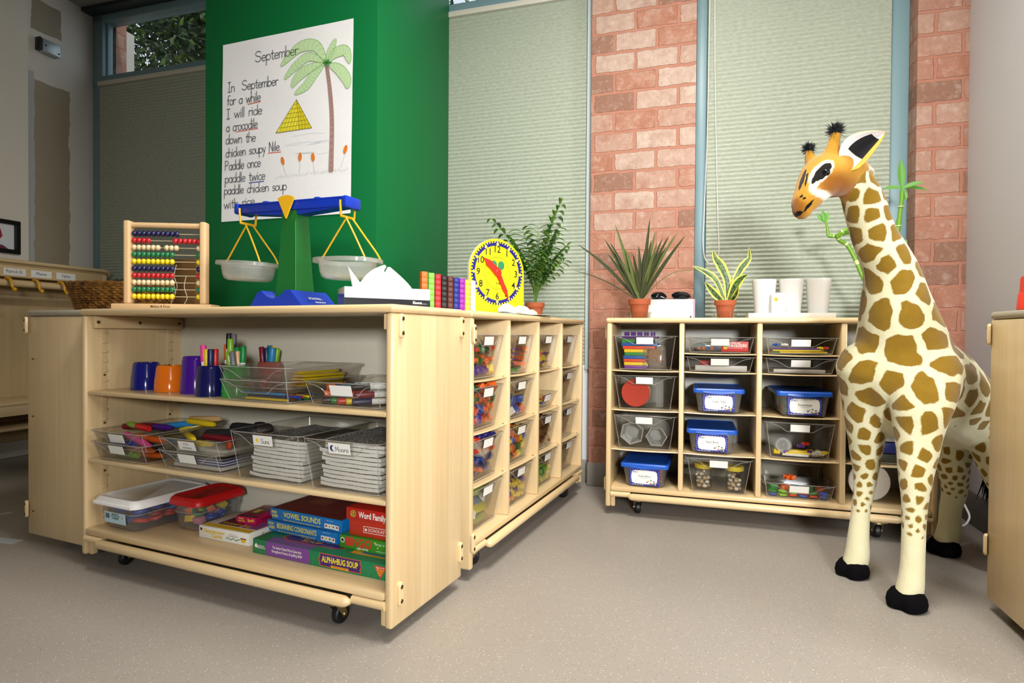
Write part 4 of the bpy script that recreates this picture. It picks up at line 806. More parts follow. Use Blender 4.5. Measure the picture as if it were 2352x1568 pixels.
def fill(fr,x0,x1,y0,y1,z0,spec,where,seed,s,nx,ny,nz,flat=False,jit=1.0,skip=0.0,lean=0.0):
    """toys laid in layers in a bin; spec = list of (kind, colour) per layer"""
    R=random.Random(seed); cx=(x1-x0)/nx; cy=(y1-y0)/ny
    for l in range(nz):
        row=spec[min(l,len(spec)-1)]
        for i in range(nx):
            for j in range(ny):
                if l and R.random()<skip: continue
                kind,col=row[(i+j*nx)%len(row)] if R.random()<0.8 else R.choice(row)
                tl=0.15 if flat else 0.9
                M=fr.m(x0+cx*(i+0.5)+lean*0.7*l*(i-(nx-1)/2)/nx,y0+cy*(j+0.5)-lean*l,z0+s*(0.45 if not flat else 0.16)+l*s*(0.85 if not flat else 0.33))@RZ(R.uniform(0,6.3) if kind!='stick' else R.choice((0.2,-0.3,2.9)))@RX(R.uniform(-tl,tl)*jit)
                toy(kind,col,s,M,'%s %s %s'%(col,KN[kind],where),'%s %ss %s'%(col,KN[kind],where))
fill(FA,0.072,0.212,0.048,0.245,ZB+0.008,[[('disc','red'),('ring','blue'),('ring','red')],[('ring','blue'),('disc','blue'),('ring','blue')],[('block','blue'),('ring','blue')]],'in the white-lidded tub',1,0.040,3,4,2,skip=0,jit=0.5)
fill(FA,0.29,0.365,0.14,0.27,ZB+0.008,[[('block','yellow'),('block','pink'),('ring','blue')],[('block','orange'),('ring','green'),('block','yellow')],[('ring','red'),('block','green')]],'in the red-lidded tub',2,0.034,2,3,3)
def gamebox(name,label,M,w,d,h,mats,deco,lip=None):
    t=empty(name,label,'board game',mat=M); b=MB()
    b.rbox(0,w,0,d,0.0 if lip is None else h-lip,h,0.0012,0)
    deco(b); b.build('lid',mats,t,smooth=25)
    MB().rbox(0.003,w-0.003,0.003,d-0.003,0.0,(0.004 if lip is None else h-lip+0.001),0.001).build('tray',mats[0],t); return t
def FT(b,s,x,z,h,mi,bold=0.01,width=None,y=-0.0002,arc=0.0): b.text(s,(x,y,z),(1,0,0),(0,0,1),h,mi,bold,width,0.0004,arc)
def TT(b,s,x,y,z,h,mi,bold=0.01,width=None): b.text(s,(x,y,z),(1,0,0),(0,1,0),h,mi,bold,width,0.0005)
def rect(b,x0,x1,z0,z1,mi,y=-0.0004): b.quad((x0,y,z0),(x1,y,z0),(x1,y,z1),(x0,y,z1),mi)
def trect(b,x0,x1,y0,y1,z,mi): b.quad((x0,y0,z),(x1,y0,z),(x1,y1,z),(x0,y1,z),mi)
PC_=lambda c: plain(c,0.32,var=0.05)
# sequencing cards
def d1(b):
    FT(b,'Sequencing',0.066,0.0245,0.0115,1,0.03,0.088); FT(b,'Cards',0.078,0.0118,0.0115,1,0.03,0.044); FT(b,'practice in',0.142,0.0265,0.0035,4,0,0.026); FT(b,'Language Skills',0.146,0.0215,0.0042,4,0.01,0.036)
    b.ball((0.010,-0.0002,0.027),0.005,2,10,6,(1,0.05,1)); b.poly([(0.176,-0.0006,0.018),(0.198,-0.0006,0.018),(0.194,-0.0006,0.0085),(0.180,-0.0006,0.0085)],1); b.poly([(0.175,-0.0007,0.021),(0.199,-0.0007,0.021),(0.199,-0.0007,0.018),(0.175,-0.0007,0.018)],2)
    for i in range(14): b.ball((0.118+i*0.004,-0.0004,0.0125+0.0022*math.sin(i*1.1)),0.002,3,6,4,(1,0.1,1))
    trect(b,0.005,0.203,0.006,0.03,0.0376,1); trect(b,0.04,0.13,0.035,0.15,0.0377,2); trect(b,0.135,0.203,0.035,0.15,0.0377,5); TT(b,'Sequencing',0.105,0.050,0.0378,0.016,1,0.02,0.12)
    b.text('Sequencing',(0.2092,0.10,0.019),(0,1,0),(0,0,1),0.0135,6,0.02,0.10)
gamebox('game_box','white sequencing cards box lying left of the blue games',FA.m(0.4305,0.094,ZB,0.01),0.209,0.16,0.037,[PC_('F2EFE6'),PC_('EBC51E'),PC_('5A2038'),PC_('3C8A4A'),PC_('7A8088'),PC_('9A5C92'),PC_('A8843A')],d1)
def d2(b):
    FT(b,'Early',0.022,0.0185,0.005,1,0.02,0.018); FT(b,'Learning',0.022,0.0115,0.005,1,0.02,0.026); FT(b,'Spell!',0.058,0.0145,0.008,1,0.03,0.024); b.text('spelling',(0.0775,0.05,0.013),(0,1,0),(0,0,1),0.008,3,0.02,0.05)
    trect(b,0.004,0.074,0.004,0.02,0.0246,2); trect(b,0.012,0.06,0.03,0.10,0.0246,4); trect(b,0.02,0.04,0.045,0.08,0.0249,1)
gamebox('game_box','small magenta card game box on the sequencing cards',FA.m(0.525,0.150,ZB+0.0385,0.10),0.077,0.125,0.024,[PC_('B8174E'),PC_('F0CE3A'),PC_('3A2C2A'),PC_('5A2A30'),PC_('6A1A2A')],d2,0.017)
# alpha bug soup
def d3(b):
    w=0.494; rect(b,0.052,0.214,0.0015,0.041,1); b.quad((0.052,0,0.0422),(0.214,0,0.0422),(0.214,0.035,0.0422),(0.052,0.035,0.0422),1)
    FT(b,'The Action Packed Word Game that',0.131,0.0275,0.0078,2,0.012,0.108); FT(b,'Strengthens Phonics & Spelling Skills!',0.131,0.0165,0.0078,2,0.012,0.114)
    FT(b,'LEARNING',0.032,0.024,0.0045,2,0.01,0.026); FT(b,'RESOURCES',0.034,0.0185,0.0045,2,0.01,0.03); b.poly([(0.008,-0.0006,0.024),(0.014,-0.0006,0.031),(0.02,-0.0006,0.024),(0.018,-0.0006,0.018),(0.010,-0.0006,0.018)],2)
    def plate(x0,x1,z0,z1,c,mi,y): b.poly([(x0,y,(z0+z1)/2),(x0+c*0.6,y,z1-c),(x0+c*0.4,y,z1),(x1-c*0.4,y,z1),(x1-c*0.6,y,z1-c),(x1,y,(z0+z1)/2),(x1-c*0.6,y,z0+c),(x1-c*0.4,y,z0),(x0+c*0.4,y,z0),(x0+c*0.6,y,z0+c)],mi)
    plate(0.246,0.394,0.005,0.040,0.008,3,-0.0004); plate(0.249,0.391,0.007,0.038,0.008,4,-0.0006); FT(b,'ALPHA•BUG SOUP',0.320,0.024,0.0155,5,0.035,0.124,-0.0006); rect(b,0.290,0.350,0.0045,0.0115,6,-0.0008); FT(b,'WORD GAME',0.320,0.008,0.004,3,0.01,0.044,-0.0008)
    b.poly([(0.432,-0.0005,0.036),(0.474,-0.0005,0.036),(0.453,-0.0005,0.003)],3)
    for i,s in enumerate(('Ages 5-10','Build','Spell &','Play')): FT(b,s,0.453,0.0315-i*0.006,0.0042,2 if i==0 else 5,0.01,0.026-0.005*i,-0.0006)
    FT(b,'LER 0082',0.485,0.006,0.004,2,0,0.03)
    R=random.Random(9)
    for i in range(46):
        x=R.uniform(0.225,0.5); z=R.uniform(0.005,0.038)
        if 0.24<x<0.40 or 0.42<x<0.48: continue
        FT(b,R.choice('ABCEGKLNRSTXZ'),x,z,0.006,7,0.0,None,-0.0002)
    for i in range(12): FT(b,R.choice('ABCEGKLNRSTXZ'),R.uniform(0.006,0.048),R.uniform(0.006,0.014),0.006,7,0.0,None,-0.0002)
    # lid artwork
    z=0.0424; b.poly([(0.07,0.045,z),(0.1,0.03,z),(0.27,0.03,z),(0.30,0.045,z),(0.29,0.075,z),(0.085,0.085,z)],3); b.poly([(0.078,0.047,z+0.0002),(0.103,0.034,z+0.0002),(0.267,0.034,z+0.0002),(0.293,0.047,z+0.0002),(0.284,0.072,z+0.0002),(0.09,0.082,z+0.0002)],4)
    TT(b,'ALPHA•BUG',0.20,0.066,z+0.0003,0.017,6,0.03,0.15); TT(b,'SOUP',0.18,0.046,z+0.0003,0.014,6,0.03,0.07); trect(b,0.33,0.5,0.03,0.08,z,6); trect(b,0.36,0.46,0.04,0.07,z+0.0002,8)
gamebox('game_box','long green and purple word game box at the base of the games stack',FA.m(0.6885,0.0655,ZB,-0.012),0.494,0.245,0.042,[PC_('1F8050'),PC_('7C4696'),PC_('F5F2EA'),PC_('D8492C'),PC_('43246E'),PC_('F2DE2A'),PC_('E0A326'),PC_('3E9A66'),PC_('4A7A9A')],d3)
def blue(title,sub,wt,ws,xt):
    def d(b):
        FT(b,'PICNIC',0.017,0.0245,0.0072,1,0.03,0.022); FT(b,'STEPS',0.020,0.0130,0.0078,1,0.03,0.024); FT(b,title,xt,0.0205,0.0150,1,0.02,wt); FT(b,sub,xt,0.0060,0.0034,1,0.01,ws)
        FT(b,'Ages 4 and up',0.236,0.029,0.003,2,0,0.026)
        for i in range(4): rect(b,0.216+i*0.0135,0.2285+i*0.0135,0.0065-0.001*(i==3),0.0195-0.001*(i==3),3,-0.0005); b.ball((0.2222+i*0.0135,-0.0006,0.013),0.0035,4+i%3,8,5,(1,0.06,1))
        trect(b,0.004,0.276,0.004,0.19,0.0352,7); 
        TT(b,title,0.14,0.05,0.0354,0.02,8,0.02,0.18); trect(b,0.06,0.13,0.09,0.15,0.0354,8)
    return d
BM=[PC_('1270B8'),PC_('EFDB3C'),PC_('DDE8F0'),PC_('F1EEE4'),PC_('8A3A34'),PC_('C8B828'),PC_('3A8A5A'),PC_('6E2424'),PC_('8C4A3A')]
gamebox('game_box','blue beginning consonants game box, lower of the two blue games',FA.m(0.676,0.132,ZB+0.0432,-0.05),0.277,0.18,0.034,BM,blue('BEGINNING CONSONANTS','MATCH THE TILES HAVING THE SAME BEGINNING SOUND',0.158,0.148,0.120),0.024)
gamebox('game_box','blue vowel sounds game box on top of the beginning consonants game',FA.m(0.686,0.134,ZB+0.0432+0.0348,-0.045),0.280,0.18,0.035,BM,blue('VOWEL SOUNDS','MATCH THE TILES HAVING THE SAME VOWEL SOUND',0.146,0.146,0.128),0.024)
def d5(b):
    FT(b,'BINGO',0.066,0.0195,0.0225,1,0.045,0.088); FT(b,'sight words',0.080,0.0062,0.0065,2,0.015,0.038); FT(b,'Bingo is',0.138,0.026,0.006,2,0.0,0.03,-0.0002); FT(b,'reading, spelling',0.145,0.0075,0.004,2,0,0.04)
    b.ball((0.011,-0.0003,0.022),0.0072,2,14,8,(1,0.05,1)); b.ball((0.011,-0.0006,0.022),0.0048,3,12,7,(1,0.07,1))
    for x,z in ((0.119,0.027),(0.129,0.014)): rect(b,x,x+0.0035,z,z+0.0045,4)
gamebox('game_box','green bingo sight words game box beside the blue games',FA.m(0.9655,0.112,ZB+0.0432,-0.01),0.215,0.19,0.0355,[PC_('3F9026'),PC_('D2382A'),PC_('F2F0E6'),PC_('4A2420'),PC_('F0E03C')],d5)
t=empty('game_box','red word family game box with overhanging lid, on the bingo box','board game',mat=FA.m(0.988,0.118,ZB+0.0795,-0.01))
b=MB().rbox(0.004,0.198,0.004,0.15,0.0,0.046,0.001,0); rect(b,0.052,0.150,0.012,0.030,1,0.0036)
b.box(0.0535,0.1485,0.0034,0.0036,0.0135,0.0285,0); FT(b,'SCHOLASTIC',0.106,0.021,0.0085,1,0.01,0.074,0.0032); b.poly([(0.057,0.0030,0.018),(0.061,0.0030,0.0166),(0.065,0.0030,0.018),(0.065,0.0030,0.0246),(0.061,0.0030,0.0232),(0.057,0.0030,0.0246)],1); b.build('tray',[PC_('C4341E'),PC_('F0E6DC')],t,smooth=25)
b=MB().rbox(-0.003,0.205,-0.002,0.156,0.044,0.078,0.0014,0); b.T=TR(0,-0.002,0.044); FT(b,'Word Family',0.086,0.0165,0.0165,1,0.03,0.092)
b.ball((0.0215,-0.0003,0.018),0.0095,2,14,8,(1,0.05,1)); b.ball((0.0215,-0.0006,0.018),0.0080,3,14,8,(1,0.05,1)); FT(b,'JOB',0.0215,0.0212,0.0052,2,0.03,0.011,-0.0010); FT(b,'BOX',0.0215,0.0145,0.0060,2,0.03,0.0125,-0.0010); b.T=Matrix.Identity(4); b.build('lid',[PC_('BE2318'),PC_('F4EFE4'),PC_('E8C83A'),PC_('5A1C1A')],t,smooth=25)
# ------------------------------------------------------------------ on top of A: abacus, balance, tissues
ZT=0.8385
t=empty('abacus','wooden bead abacus with ten coloured rows on the games cabinet','abacus',(-1.175,2.03,ZT),0.09)
ABW=plain('E2BD8C',0.45,var=0.08); ABH=maple('x',1.05,0.5)
b=MB().rbox(-0.160,0.160,-0.040,0.040,0.0,0.020,0.004,0); b.text('Melissa & Doug',(0.0,-0.045,0.0105),(1,0,0),(0,0,1),0.0075,1,0.01,0.062); b.build('base',[ABW,plain('4A2E12',0.6)],t)
for s in (-1,1): MB().rbox(s*0.1225-0.0105,s*0.1225+0.0105,-0.018,0.018,0.0205,0.300,0.006,0,3).build('post',ABW,t)
MB().tube([(-0.113,0,0.287),(0.113,0,0.287)],0.0092,16).build('crossbar',ABW,t)
for i in range(10): 
    z=0.2585-i*0.0236; MB().tube([(-0.1125,0,z),(0.1125,0,z)],0.0015,6).build('wire',plain('D8CBA8',0.35,metal=0.3),t)
def beadm(c): 
    b=MB(); pr=[(0.0022,-0.0073),(0.006,-0.0067),(0.0090,-0.0035),(0.0098,0.0),(0.0090,0.0035),(0.006,0.0067),(0.0022,0.0073)]
    b.loft([[(z,r*math.cos(2*PI*j/16),r*math.sin(2*PI*j/16)) for j in range(16)] for r,z in pr],0); return b.mesh('bead',plain(c,0.25))
BEADS=[beadm(c) for c in ('1B1D4E','C7222A','EBD2A4','1E7A4A','F2DA1E')]
rows=['llllllllll','llll......rrrrrr','llllll.mmm.r']
for i in range(10):
    z=0.2585-i*0.0236; me=BEADS[i%5]; nl=(10,4,6,9,9,9,9,9,9,9)[i]; xs=[-0.1045+0.0152*k for k in range(nl)]
    if i==1: xs+=[0.1045-0.0152*k for k in range(6)]
    elif i==2: xs+=[0.000,0.0155,0.031,0.1045]
    elif nl==9: xs+=[0.1045]
    for x in xs: link('bead',me,t,(x,0,z))
# balance
t=empty('balance_scale','blue and green bucket balance with clear pans on the games cabinet','balance scale',mat=FA.m(0.668,0.252,ZT,0.0)@Matrix.Diagonal((1.06,1.06,1.06,1)))
BLU=plain('1238B4',0.35); YEL=plain('F2B81C',0.4); SGRN=plain('126A2A',0.35)
b=MB(); prof=[(-0.108,0.0),(-0.074,0.048),(-0.058,0.054)]+[(-0.060+0.095*i/8,0.054-0.024*math.sin(PI*i/8)) for i in range(1,8)]+[(0.035,0.054),(0.052,0.054),(0.106,0.0)]
b.loft([[(x,-0.075,z) for x,z in prof],[(x,0.075,z) for x,z in prof]],0); b.T=Matrix.Identity(4)
vx=Vector((0.063,0,-0.054)).normalized()
b.text('SCHOOL',(0.082,-0.005,0.031),(0,1,0),(-vx.x,0,-vx.z),0.009,1,0.02,0.055); b.text('SMART',(0.095,0.004,0.0200),(0,1,0),(-vx.x,0,-vx.z),0.006,1,0.02,0.045)
b.build('base',[BLU,WHITE],t)
b=MB(); b.loft([[(x*w,y*d,z) for x,y in ((-1,-1),(1,-1),(1,1),(-1,1))] for w,d,z in ((0.040,0.040,0.030),(0.034,0.034,0.12),(0.027,0.028,0.26),(0.025,0.026,0.294))],0); b.build('column',SGRN,t,smooth=20)
e=MB(); e.tube([(0.0395,-0.0395,0.03),(0.0265,-0.0275,0.26)],0.0010,5); e.build('column_edge',plain('2E9A42',0.3),t)
tl=-0.02
bm_=MB(); bm_.rbox(-0.245,0.245,-0.028,0.028,-0.016,0.016,0.004); bm_.rbox(-0.262,-0.243,-0.034,0.034,-0.018,0.018,0.006); bm_.rbox(0.243,0.262,-0.034,0.034,-0.020,0.016,0.006); bm_.rbox(-0.24,0.24,-0.031,0.031,0.010,0.014,0.001)
for x in (-0.11,0.13): bm_.rbox(x-0.011,x+0.011,-0.032,0.032,0.008,0.018,0.003)
for s in (-1,1): bm_.loft([[(s*0.235,-0.02,-0.016),(s*0.235,0.02,-0.016),(s*0.235,0.02,-0.012),(s*0.235,-0.02,-0.012)],[(s*0.03,-0.02,-0.030),(s*0.03,0.02,-0.030),(s*0.03,0.02,-0.012),(s*0.03,-0.02,-0.012)]],0)
bm_.build('beam',BLU,t,mat=TR(0.0,0,0.310)@RY(-tl)@Matrix.Diagonal((0.83,1,0.92,1)))
for y,nm in ((-0.037,0),(0.037,1)):
    fan=[(0,0)]+[(0.068*math.sin(a),0.068*math.cos(a)) for a in [math.radians(-27+54*i/12) for i in range(13)]]
    MB().loft([[(x,y-0.003,z-0.042) for x,z in fan],[(x,y+0.003,z-0.042) for x,z in fan]],0).build('pointer',YEL,t,mat=TR(0,0,0.310))
def pan(x,dz,tilt):
    h=MB()
    for y in (-0.024,0.024): h.tube([(x,y*1.35,0.312+dz),(x,y*1.35,0.302+dz),(x,y*1.2,0.268+dz)],0.0032,8)
    h.tube([(x,-0.029,0.268+dz),(x,0.029,0.268+dz)],0.004,8)
    for (a,b_) in ((-0.097,0.0),(0.088,-0.036),(0.088,0.036)):
        h.tube(catmull([(x+(0.004 if a>0 else -0.004),b_*0.4,0.268+dz),(x+a*0.45,b_*0.65,0.218+dz),(x+a*0.85,b_*0.95,0.168+dz),(x+a,b_,0.148+dz+tilt*a)],4),0.0026,7)
    h.build('hanger',YEL,t)
    b=MB(); m=28
    def ring(rx,ry,z): return [((1.0)*(abs(math.cos(q))**0.75)*math.copysign(rx,math.cos(q)),(abs(math.sin(q))**0.75)*math.copysign(ry,math.sin(q)),z) for q in [2*PI*j/m for j in range(m)]]
    R_=[ring(0.09,0.065,0),ring(0.105,0.078,0.006),ring(0.112,0.084,0.02),ring(0.120,0.09,0.055),ring(0.121,0.091,0.058),ring(0.140,0.105,0.058),ring(0.142,0.107,0.056),ring(0.142,0.107,0.046),ring(0.1405,0.1055,0.046),ring(0.139,0.104,0.0565),ring(0.1185,0.0885,0.0565),ring(0.110,0.082,0.02),ring(0.088,0.063,0.003)]
    b.loft(R_,0); b.build('pan',MILK,t,mat=TR(x,0,0.090+dz)@RY(-tilt)@Matrix.Diagonal((0.71,0.71,1,1)))
pan(-0.193,0.002,-0.06); pan(0.196,-0.004,-0.02)
# tissue box
t=empty('tissue_box','silver and black tissue box with a white tissue pulled up','tissue box',mat=TR(-0.44,1.562,ZT)@RZ(0.42))
b=MB().rbox(0,0.232,0,0.115,0.0,0.050,0.0015,0); b.quad((0.0,-0.0006,0.0),(0.232,-0.0006,0.0),(0.232,-0.0006,0.019),(0.0,-0.0006,0.021),1); b.quad((-0.0006,0.115,0.0),(-0.0006,0.0,0.0),(-0.0006,0.0,0.03),(-0.0006,0.115,0.036),3)
b.text('Kleenex',(0.196,-0.0006,0.0115),(1,0,0),(0,0,1),0.0075,2,0.02,0.026); b.text('tissues',(0.216,-0.0006,0.009),(1,0,0),(0,0,1),0.002,2,0,0.012); b.build('carton',[plain('BDBFC2',0.3),plain('15161C',0.3),WHITE,plain('2A3C8C',0.3)],t)
b=MB(); n=26; m=12; R=random.Random(7)
def tissue(i,j):
    u=i/n; v=j/m; ang=2*PI*u
    peak=0.042+0.030*math.exp(-((u-0.62)/0.09)**2)+0.004*math.sin(9*ang)
    rx=0.085*(1-v)+0.038*v*math.exp(-2*v); ry=0.026*(1-v)+0.014*v
    x=0.112+rx*math.cos(ang)*(1+0.07*math.sin(3*ang+5*v))+0.012*v*math.sin(ang*2); y=0.06+ry*math.sin(ang)*(1+0.2*math.sin(4*ang+3*v)); z=0.049+peak*(v**0.8)+0.006*math.sin(5*ang+4*v)*v
    return (x,y,z)
b.loft([[tissue(i,j) for i in range(n)] for j in range(m+1)],0,False); b.poly([tissue(i,m) for i in range(n)])
sp=[]
for i in range(9): u=i/8; sp.append([(0.045-0.028*u+0.016*(1-u)*math.cos(a),0.05+0.010*(1-u)*math.sin(a),0.05+0.058*u) for a in [2*PI*k/8 for k in range(8)]])
b.loft(sp,0); sp=[]
for i in range(9): u=i/8; sp.append([(0.150-0.020*u+(0.045*(1-u)+0.004)*math.cos(a),0.06+0.016*(1-u*0.7)*math.sin(a),0.05+0.062*u**0.8) for a in [2*PI*k/10 for k in range(10)]])
b.loft(sp,0); b.build('tissue',plain('E4E2DC',0.9),t,smooth=50)
# ------------------------------------------------------------------ on top of B: counting sticks, clock, papers, palm
STK=(('orange','F2732A'),('lime green','7CCB4C'),('red','D2232E'),('black','241212'),('brown','5A2A22'),('blue','1E2A86'),('purple','9A22A8'),('yellow','F3D63C'),('cream','F1E2CC'))
def stick_mb():
    b=MB()
    for i in range(7): b.rbox(-0.0100,0.0100,-0.0100,0.0100,i*0.0184,i*0.0184+0.0181,0.0012); b.lathe([(0.0032,i*0.0184+0.009),(0.0032,i*0.0184+0.0091)],8)
    for i in range(7): b.T=TR(0.0100,0,i*0.0184+0.009)@RY(PI/2); b.lathe([(0.0028,-0.001),(0.0028,0.0006)],8); b.T=TR(0,-0.0100,i*0.0184+0.009)@RX(PI/2); b.lathe([(0.0028,-0.001),(0.0028,0.0006)],8); b.T=Matrix.Identity(4)
    return b
for i,(n,c) in enumerate(STK):
    nb=('at the near left end','next to the orange one','third in the row','fourth in the row','between black and blue ones','beside the purple one','beside the yellow one','next to the cream one','nearest the play clock')[i]
    tag(link('cube_stick',stick_mb().mesh('cube_stick',plain(c,0.35)),None,mat=FB.m(0.045+0.0437*i,0.20,ZT,-0.62)),'%s stick of linked counting cubes, %s'%(n,nb),'counting cubes','linking cube sticks on the middle cabinet')
YC=plain('FBE914',0.35); NAVY=plain('1A1A7E',0.4); CINK=plain('141420',0.5); CRED=plain('E2301E',0.3)
t=empty('play_clock','yellow teaching clock with red hands standing by the potted palm','clock',(-0.066,2.465,ZT),math.radians(38))
cr=0.140; cz=0.178; rim=0.132
out=[(-cr,0.0)]+[(cr*math.cos(a),cz+cr*math.sin(a)) for a in [PI-PI*i/32 for i in range(33)]]+[(cr,0.0)]
b=MB()
holes=[]
b.loft([[(x,-0.006,z) for x,z in out],[(x,0.006,z) for x,z in out]],1,False)
b.poly([(x,-0.006,z) for x,z in out],0); b.poly([(x,0.006,z) for x,z in reversed(out)],0)
def ringp(b,r0,r1,mi,y,n=72,a0=0,a1=2*PI):
    for i in range(n):
        p=a0+(a1-a0)*i/n; q=a0+(a1-a0)*(i+1)/n; b.add([(r0*math.cos(p),y,cz+r0*math.sin(p)),(r1*math.cos(p),y,cz+r1*math.sin(p)),(r1*math.cos(q),y,cz+r1*math.sin(q)),(r0*math.cos(q),y,cz+r0*math.sin(q))],[(0,1,2,3)],mi)
ringp(b,0.112,0.124,2,-0.0066)
for k in range(60):
    a=2*PI*(k+0.5)/60; d=0.0036/0.124; b.add([(0.1235*math.cos(a-d),-0.0066,cz+0.1235*math.sin(a-d)),(rim*math.cos(a-d*0.8),-0.0066,cz+rim*math.sin(a-d*0.8)),(rim*math.cos(a+d*0.8),-0.0066,cz+rim*math.sin(a+d*0.8)),(0.1235*math.cos(a+d),-0.0066,cz+0.1235*math.sin(a+d))],[(0,1,2,3)],2)
for k in range(12):
    a=2*PI*k/12; b.poly([(0.118*math.cos(a)+0.0065*math.cos(q),-0.0070,cz+0.118*math.sin(a)+0.0065*math.sin(q)) for q in [2*PI*j/16 for j in range(16)]],0)
    b.poly([(0.118*math.cos(a)+0.0042*math.cos(q),-0.0073,cz+0.118*math.sin(a)+0.0042*math.sin(q)) for q in [2*PI*j/16 for j in range(16)]],4); 
    h=k if k else 12; aa=PI/2-2*PI*k/12; b.text(str(h),(0.096*math.cos(aa),-0.0064,cz+0.096*math.sin(aa)),(1,0,0),(0,0,1),0.027,3,0.014)
ringp(b,0.0650,0.0662,3,-0.0066); b.text('Judy',(0.004,-0.0064,cz-0.042),(1,0,0),(0,0,1),0.0085,3,0.02)
for x in (-0.019,0.019): b.poly([(x+0.0165*math.cos(q),-0.0068,cz+0.032+0.0185*math.sin(q)) for q in [2*PI*j/24 for j in range(24)]],5)
b.poly([(0.02*math.cos(q),-0.0069,cz+0.012+0.006*math.sin(q)) for q in [2*PI*j/16 for j in range(16)]],6)
b.build('face',[YC,plain('F3E9C4',0.5),NAVY,CINK,plain('F8F0A0',0.4),plain('2E8A5A',0.4),plain('A8502E',0.4)],t,smooth=30)
def hand(l,w,a,y,tail):
    pts=[(-w*0.3,-tail),(w*0.3,-tail),(w*0.75,0),(w*0.55,l*0.45),(w*0.65,l*0.6),(0,l),(-w*0.65,l*0.6),(-w*0.55,l*0.45),(-w*0.75,0)]
    return MB().loft([[(x,y,z) for x,z in pts],[(x,y+0.003,z) for x,z in pts]],0).build('hand',CRED,t,mat=TR(0,0,cz)@RY(a))
hand(0.122,0.017,math.radians(152),-0.0115,0.0); hand(0.095,0.024,math.radians(-52),-0.0150,0.0)
b=MB(); b.T=TR(0,0,cz)@RX(PI/2); b.lathe([(0.015,0.006),(0.015,0.016),(0.012,0.019)],20); b.build('hub',CRED,t)
b=MB(); b.loft([[(x,0.006,0),(x,0.06,0),(x,0.06,0.006),(x,0.012,0.03),(x,0.006,0.03)] for x in (-0.06,0.06)],0); b.build('foot',YC,t)
# white things in front of the clock
def thinsheet(fr,x,y,z,w,d,rz,label,col='F4F3EE',cat='paper',tilt=0.0):
    b=MB(); rings=[]
    for i in range(9): u=i/8; s=0.0015*math.sin(5*u+w*40); rings.append([(u*w,0,s),(u*w,d,s*0.5),(u*w,d,s*0.5+0.0006),(u*w,0,s+0.0006)])
    return tag(b.loft(rings,0).build('paper_sheet',plain(col,0.8),None,mat=fr.m(x,y,z,rz)@RX(tilt)),label,cat)
thinsheet(FB,0.30,0.015,ZT+0.0024,0.26,0.12,0.0,'white paper sheet lying in front of the play clock')
thinsheet(FB,0.60,-0.035,ZT+0.0044,0.16,0.11,0.25,'white paper sheet with its corner overhanging the middle cabinet edge','EDEBE2')
tag(MB().loft([[(s*0.062*math.cos(a),s*0.034*math.sin(a),z+0.003*math.cos(2*a)) for a in [2*PI*j/28 for j in range(28)]] for s,z in ((0.7,0.0),(0.95,0.004),(1.0,0.012),(0.9,0.022),(0.6,0.031),(0.2,0.035))],0).build('cotton_wad',plain('E4ECEA',0.9,0.5,90),None,mat=FB.m(0.44,0.075,ZT+0.0056,0.2)),'pale round cotton wad in front of the play clock','cotton wad')
tag(MB().loft([[(s*0.05*math.cos(a),s*0.04*math.sin(a),z+0.004*math.sin(3*a)) for a in [2*PI*j/24 for j in range(24)]] for s,z in ((0.8,0.0),(1.0,0.006),(0.95,0.016),(0.7,0.026),(0.3,0.032))],0).build('shell',plain('F1E6DA',0.6,0.3,60),None,mat=FB.m(0.575,0.075,ZT+0.006,0.6)),'cream shell beside the cotton wad before the clock','shell')
tag(MB().loft([[(s*0.05*math.cos(a),s*0.03*math.sin(a),z+0.003*math.sin(4*a)) for a in [2*PI*j/24 for j in range(24)]] for s,z in ((0.8,0.0),(1.0,0.005),(0.9,0.014),(0.5,0.022))],0).build('shell',plain('EFE7C2',0.6,0.3,60),None,mat=FB.m(0.69,0.085,ZT+0.006,-0.3)),'pale yellow shell nearest the palm pot','shell')
def flowerpot(t,r,h,saucer,seed=0):
    MB().lathe([(r*0.68,0.0),(r*0.70,0.002),(r*0.86,h*0.70),(r*0.99,h*0.71),(r*1.0,h*0.73),(r*1.02,h*0.985),(r*0.99,h),(r*0.93,h),(r*0.90,h*0.80),(r*0.64,0.006)],32).build('pot',TERRA,t)
    b=MB().lathe([(r*0.9,h*0.86),(r*0.05,h*0.885)],20); b.build('soil',SOIL,t)
    if saucer: MB().lathe([(r*0.75,-0.0035),(r*0.98,-0.003),(r*1.10,0.026),(r*1.08,0.026),(r*0.96,-0.001),(r*0.7,-0.001)],28).build('saucer',CLRD,t)
def leaf(b,spine,width,mi=0,up=(0,0,1),fold=0.25,mi2=None,thick=0.0008):
    P=[Vector(p) for p in spine]; n=len(P); up=Vector(up)
    v=[];f=[];m=[]
    for i in range(n):
        u=i/(n-1); w=width(u) if callable(width) else width*math.sin(PI*min(1,max(0,u*0.92+0.08)))**0.8
        t=(P[min(i+1,n-1)]-P[max(i-1,0)]).normalized(); s=t.cross(up); s=s.normalized() if s.length>1e-4 else Vector((1,0,0)); nn=s.cross(t)
        v+=[tuple(P[i]-s*w+nn*w*fold),tuple(P[i]-s*w*0.55+nn*w*fold*0.4),tuple(P[i]),tuple(P[i]+s*w*0.55+nn*w*fold*0.4),tuple(P[i]+s*w+nn*w*fold)]
    for i in range(n-1):
        for j in range(4): f.append((i*5+j,i*5+j+1,(i+1)*5+j+1,(i+1)*5+j)); m.append(mi if (mi2 is None or j in (1,2)) else mi2)
    b.add(v,f,m)
PG=plain('7CA84A',0.45,var=0.15); PGD=plain('4E8038',0.45,var=0.15)
t=empty('potted_palm','leafy parlour palm in terracotta pot beside the play clock','potted plant',mat=FB.m(0.975,0.165,ZT)); flowerpot(t,0.045,0.074,False)
R=random.Random(21); b=MB(); st=MB()
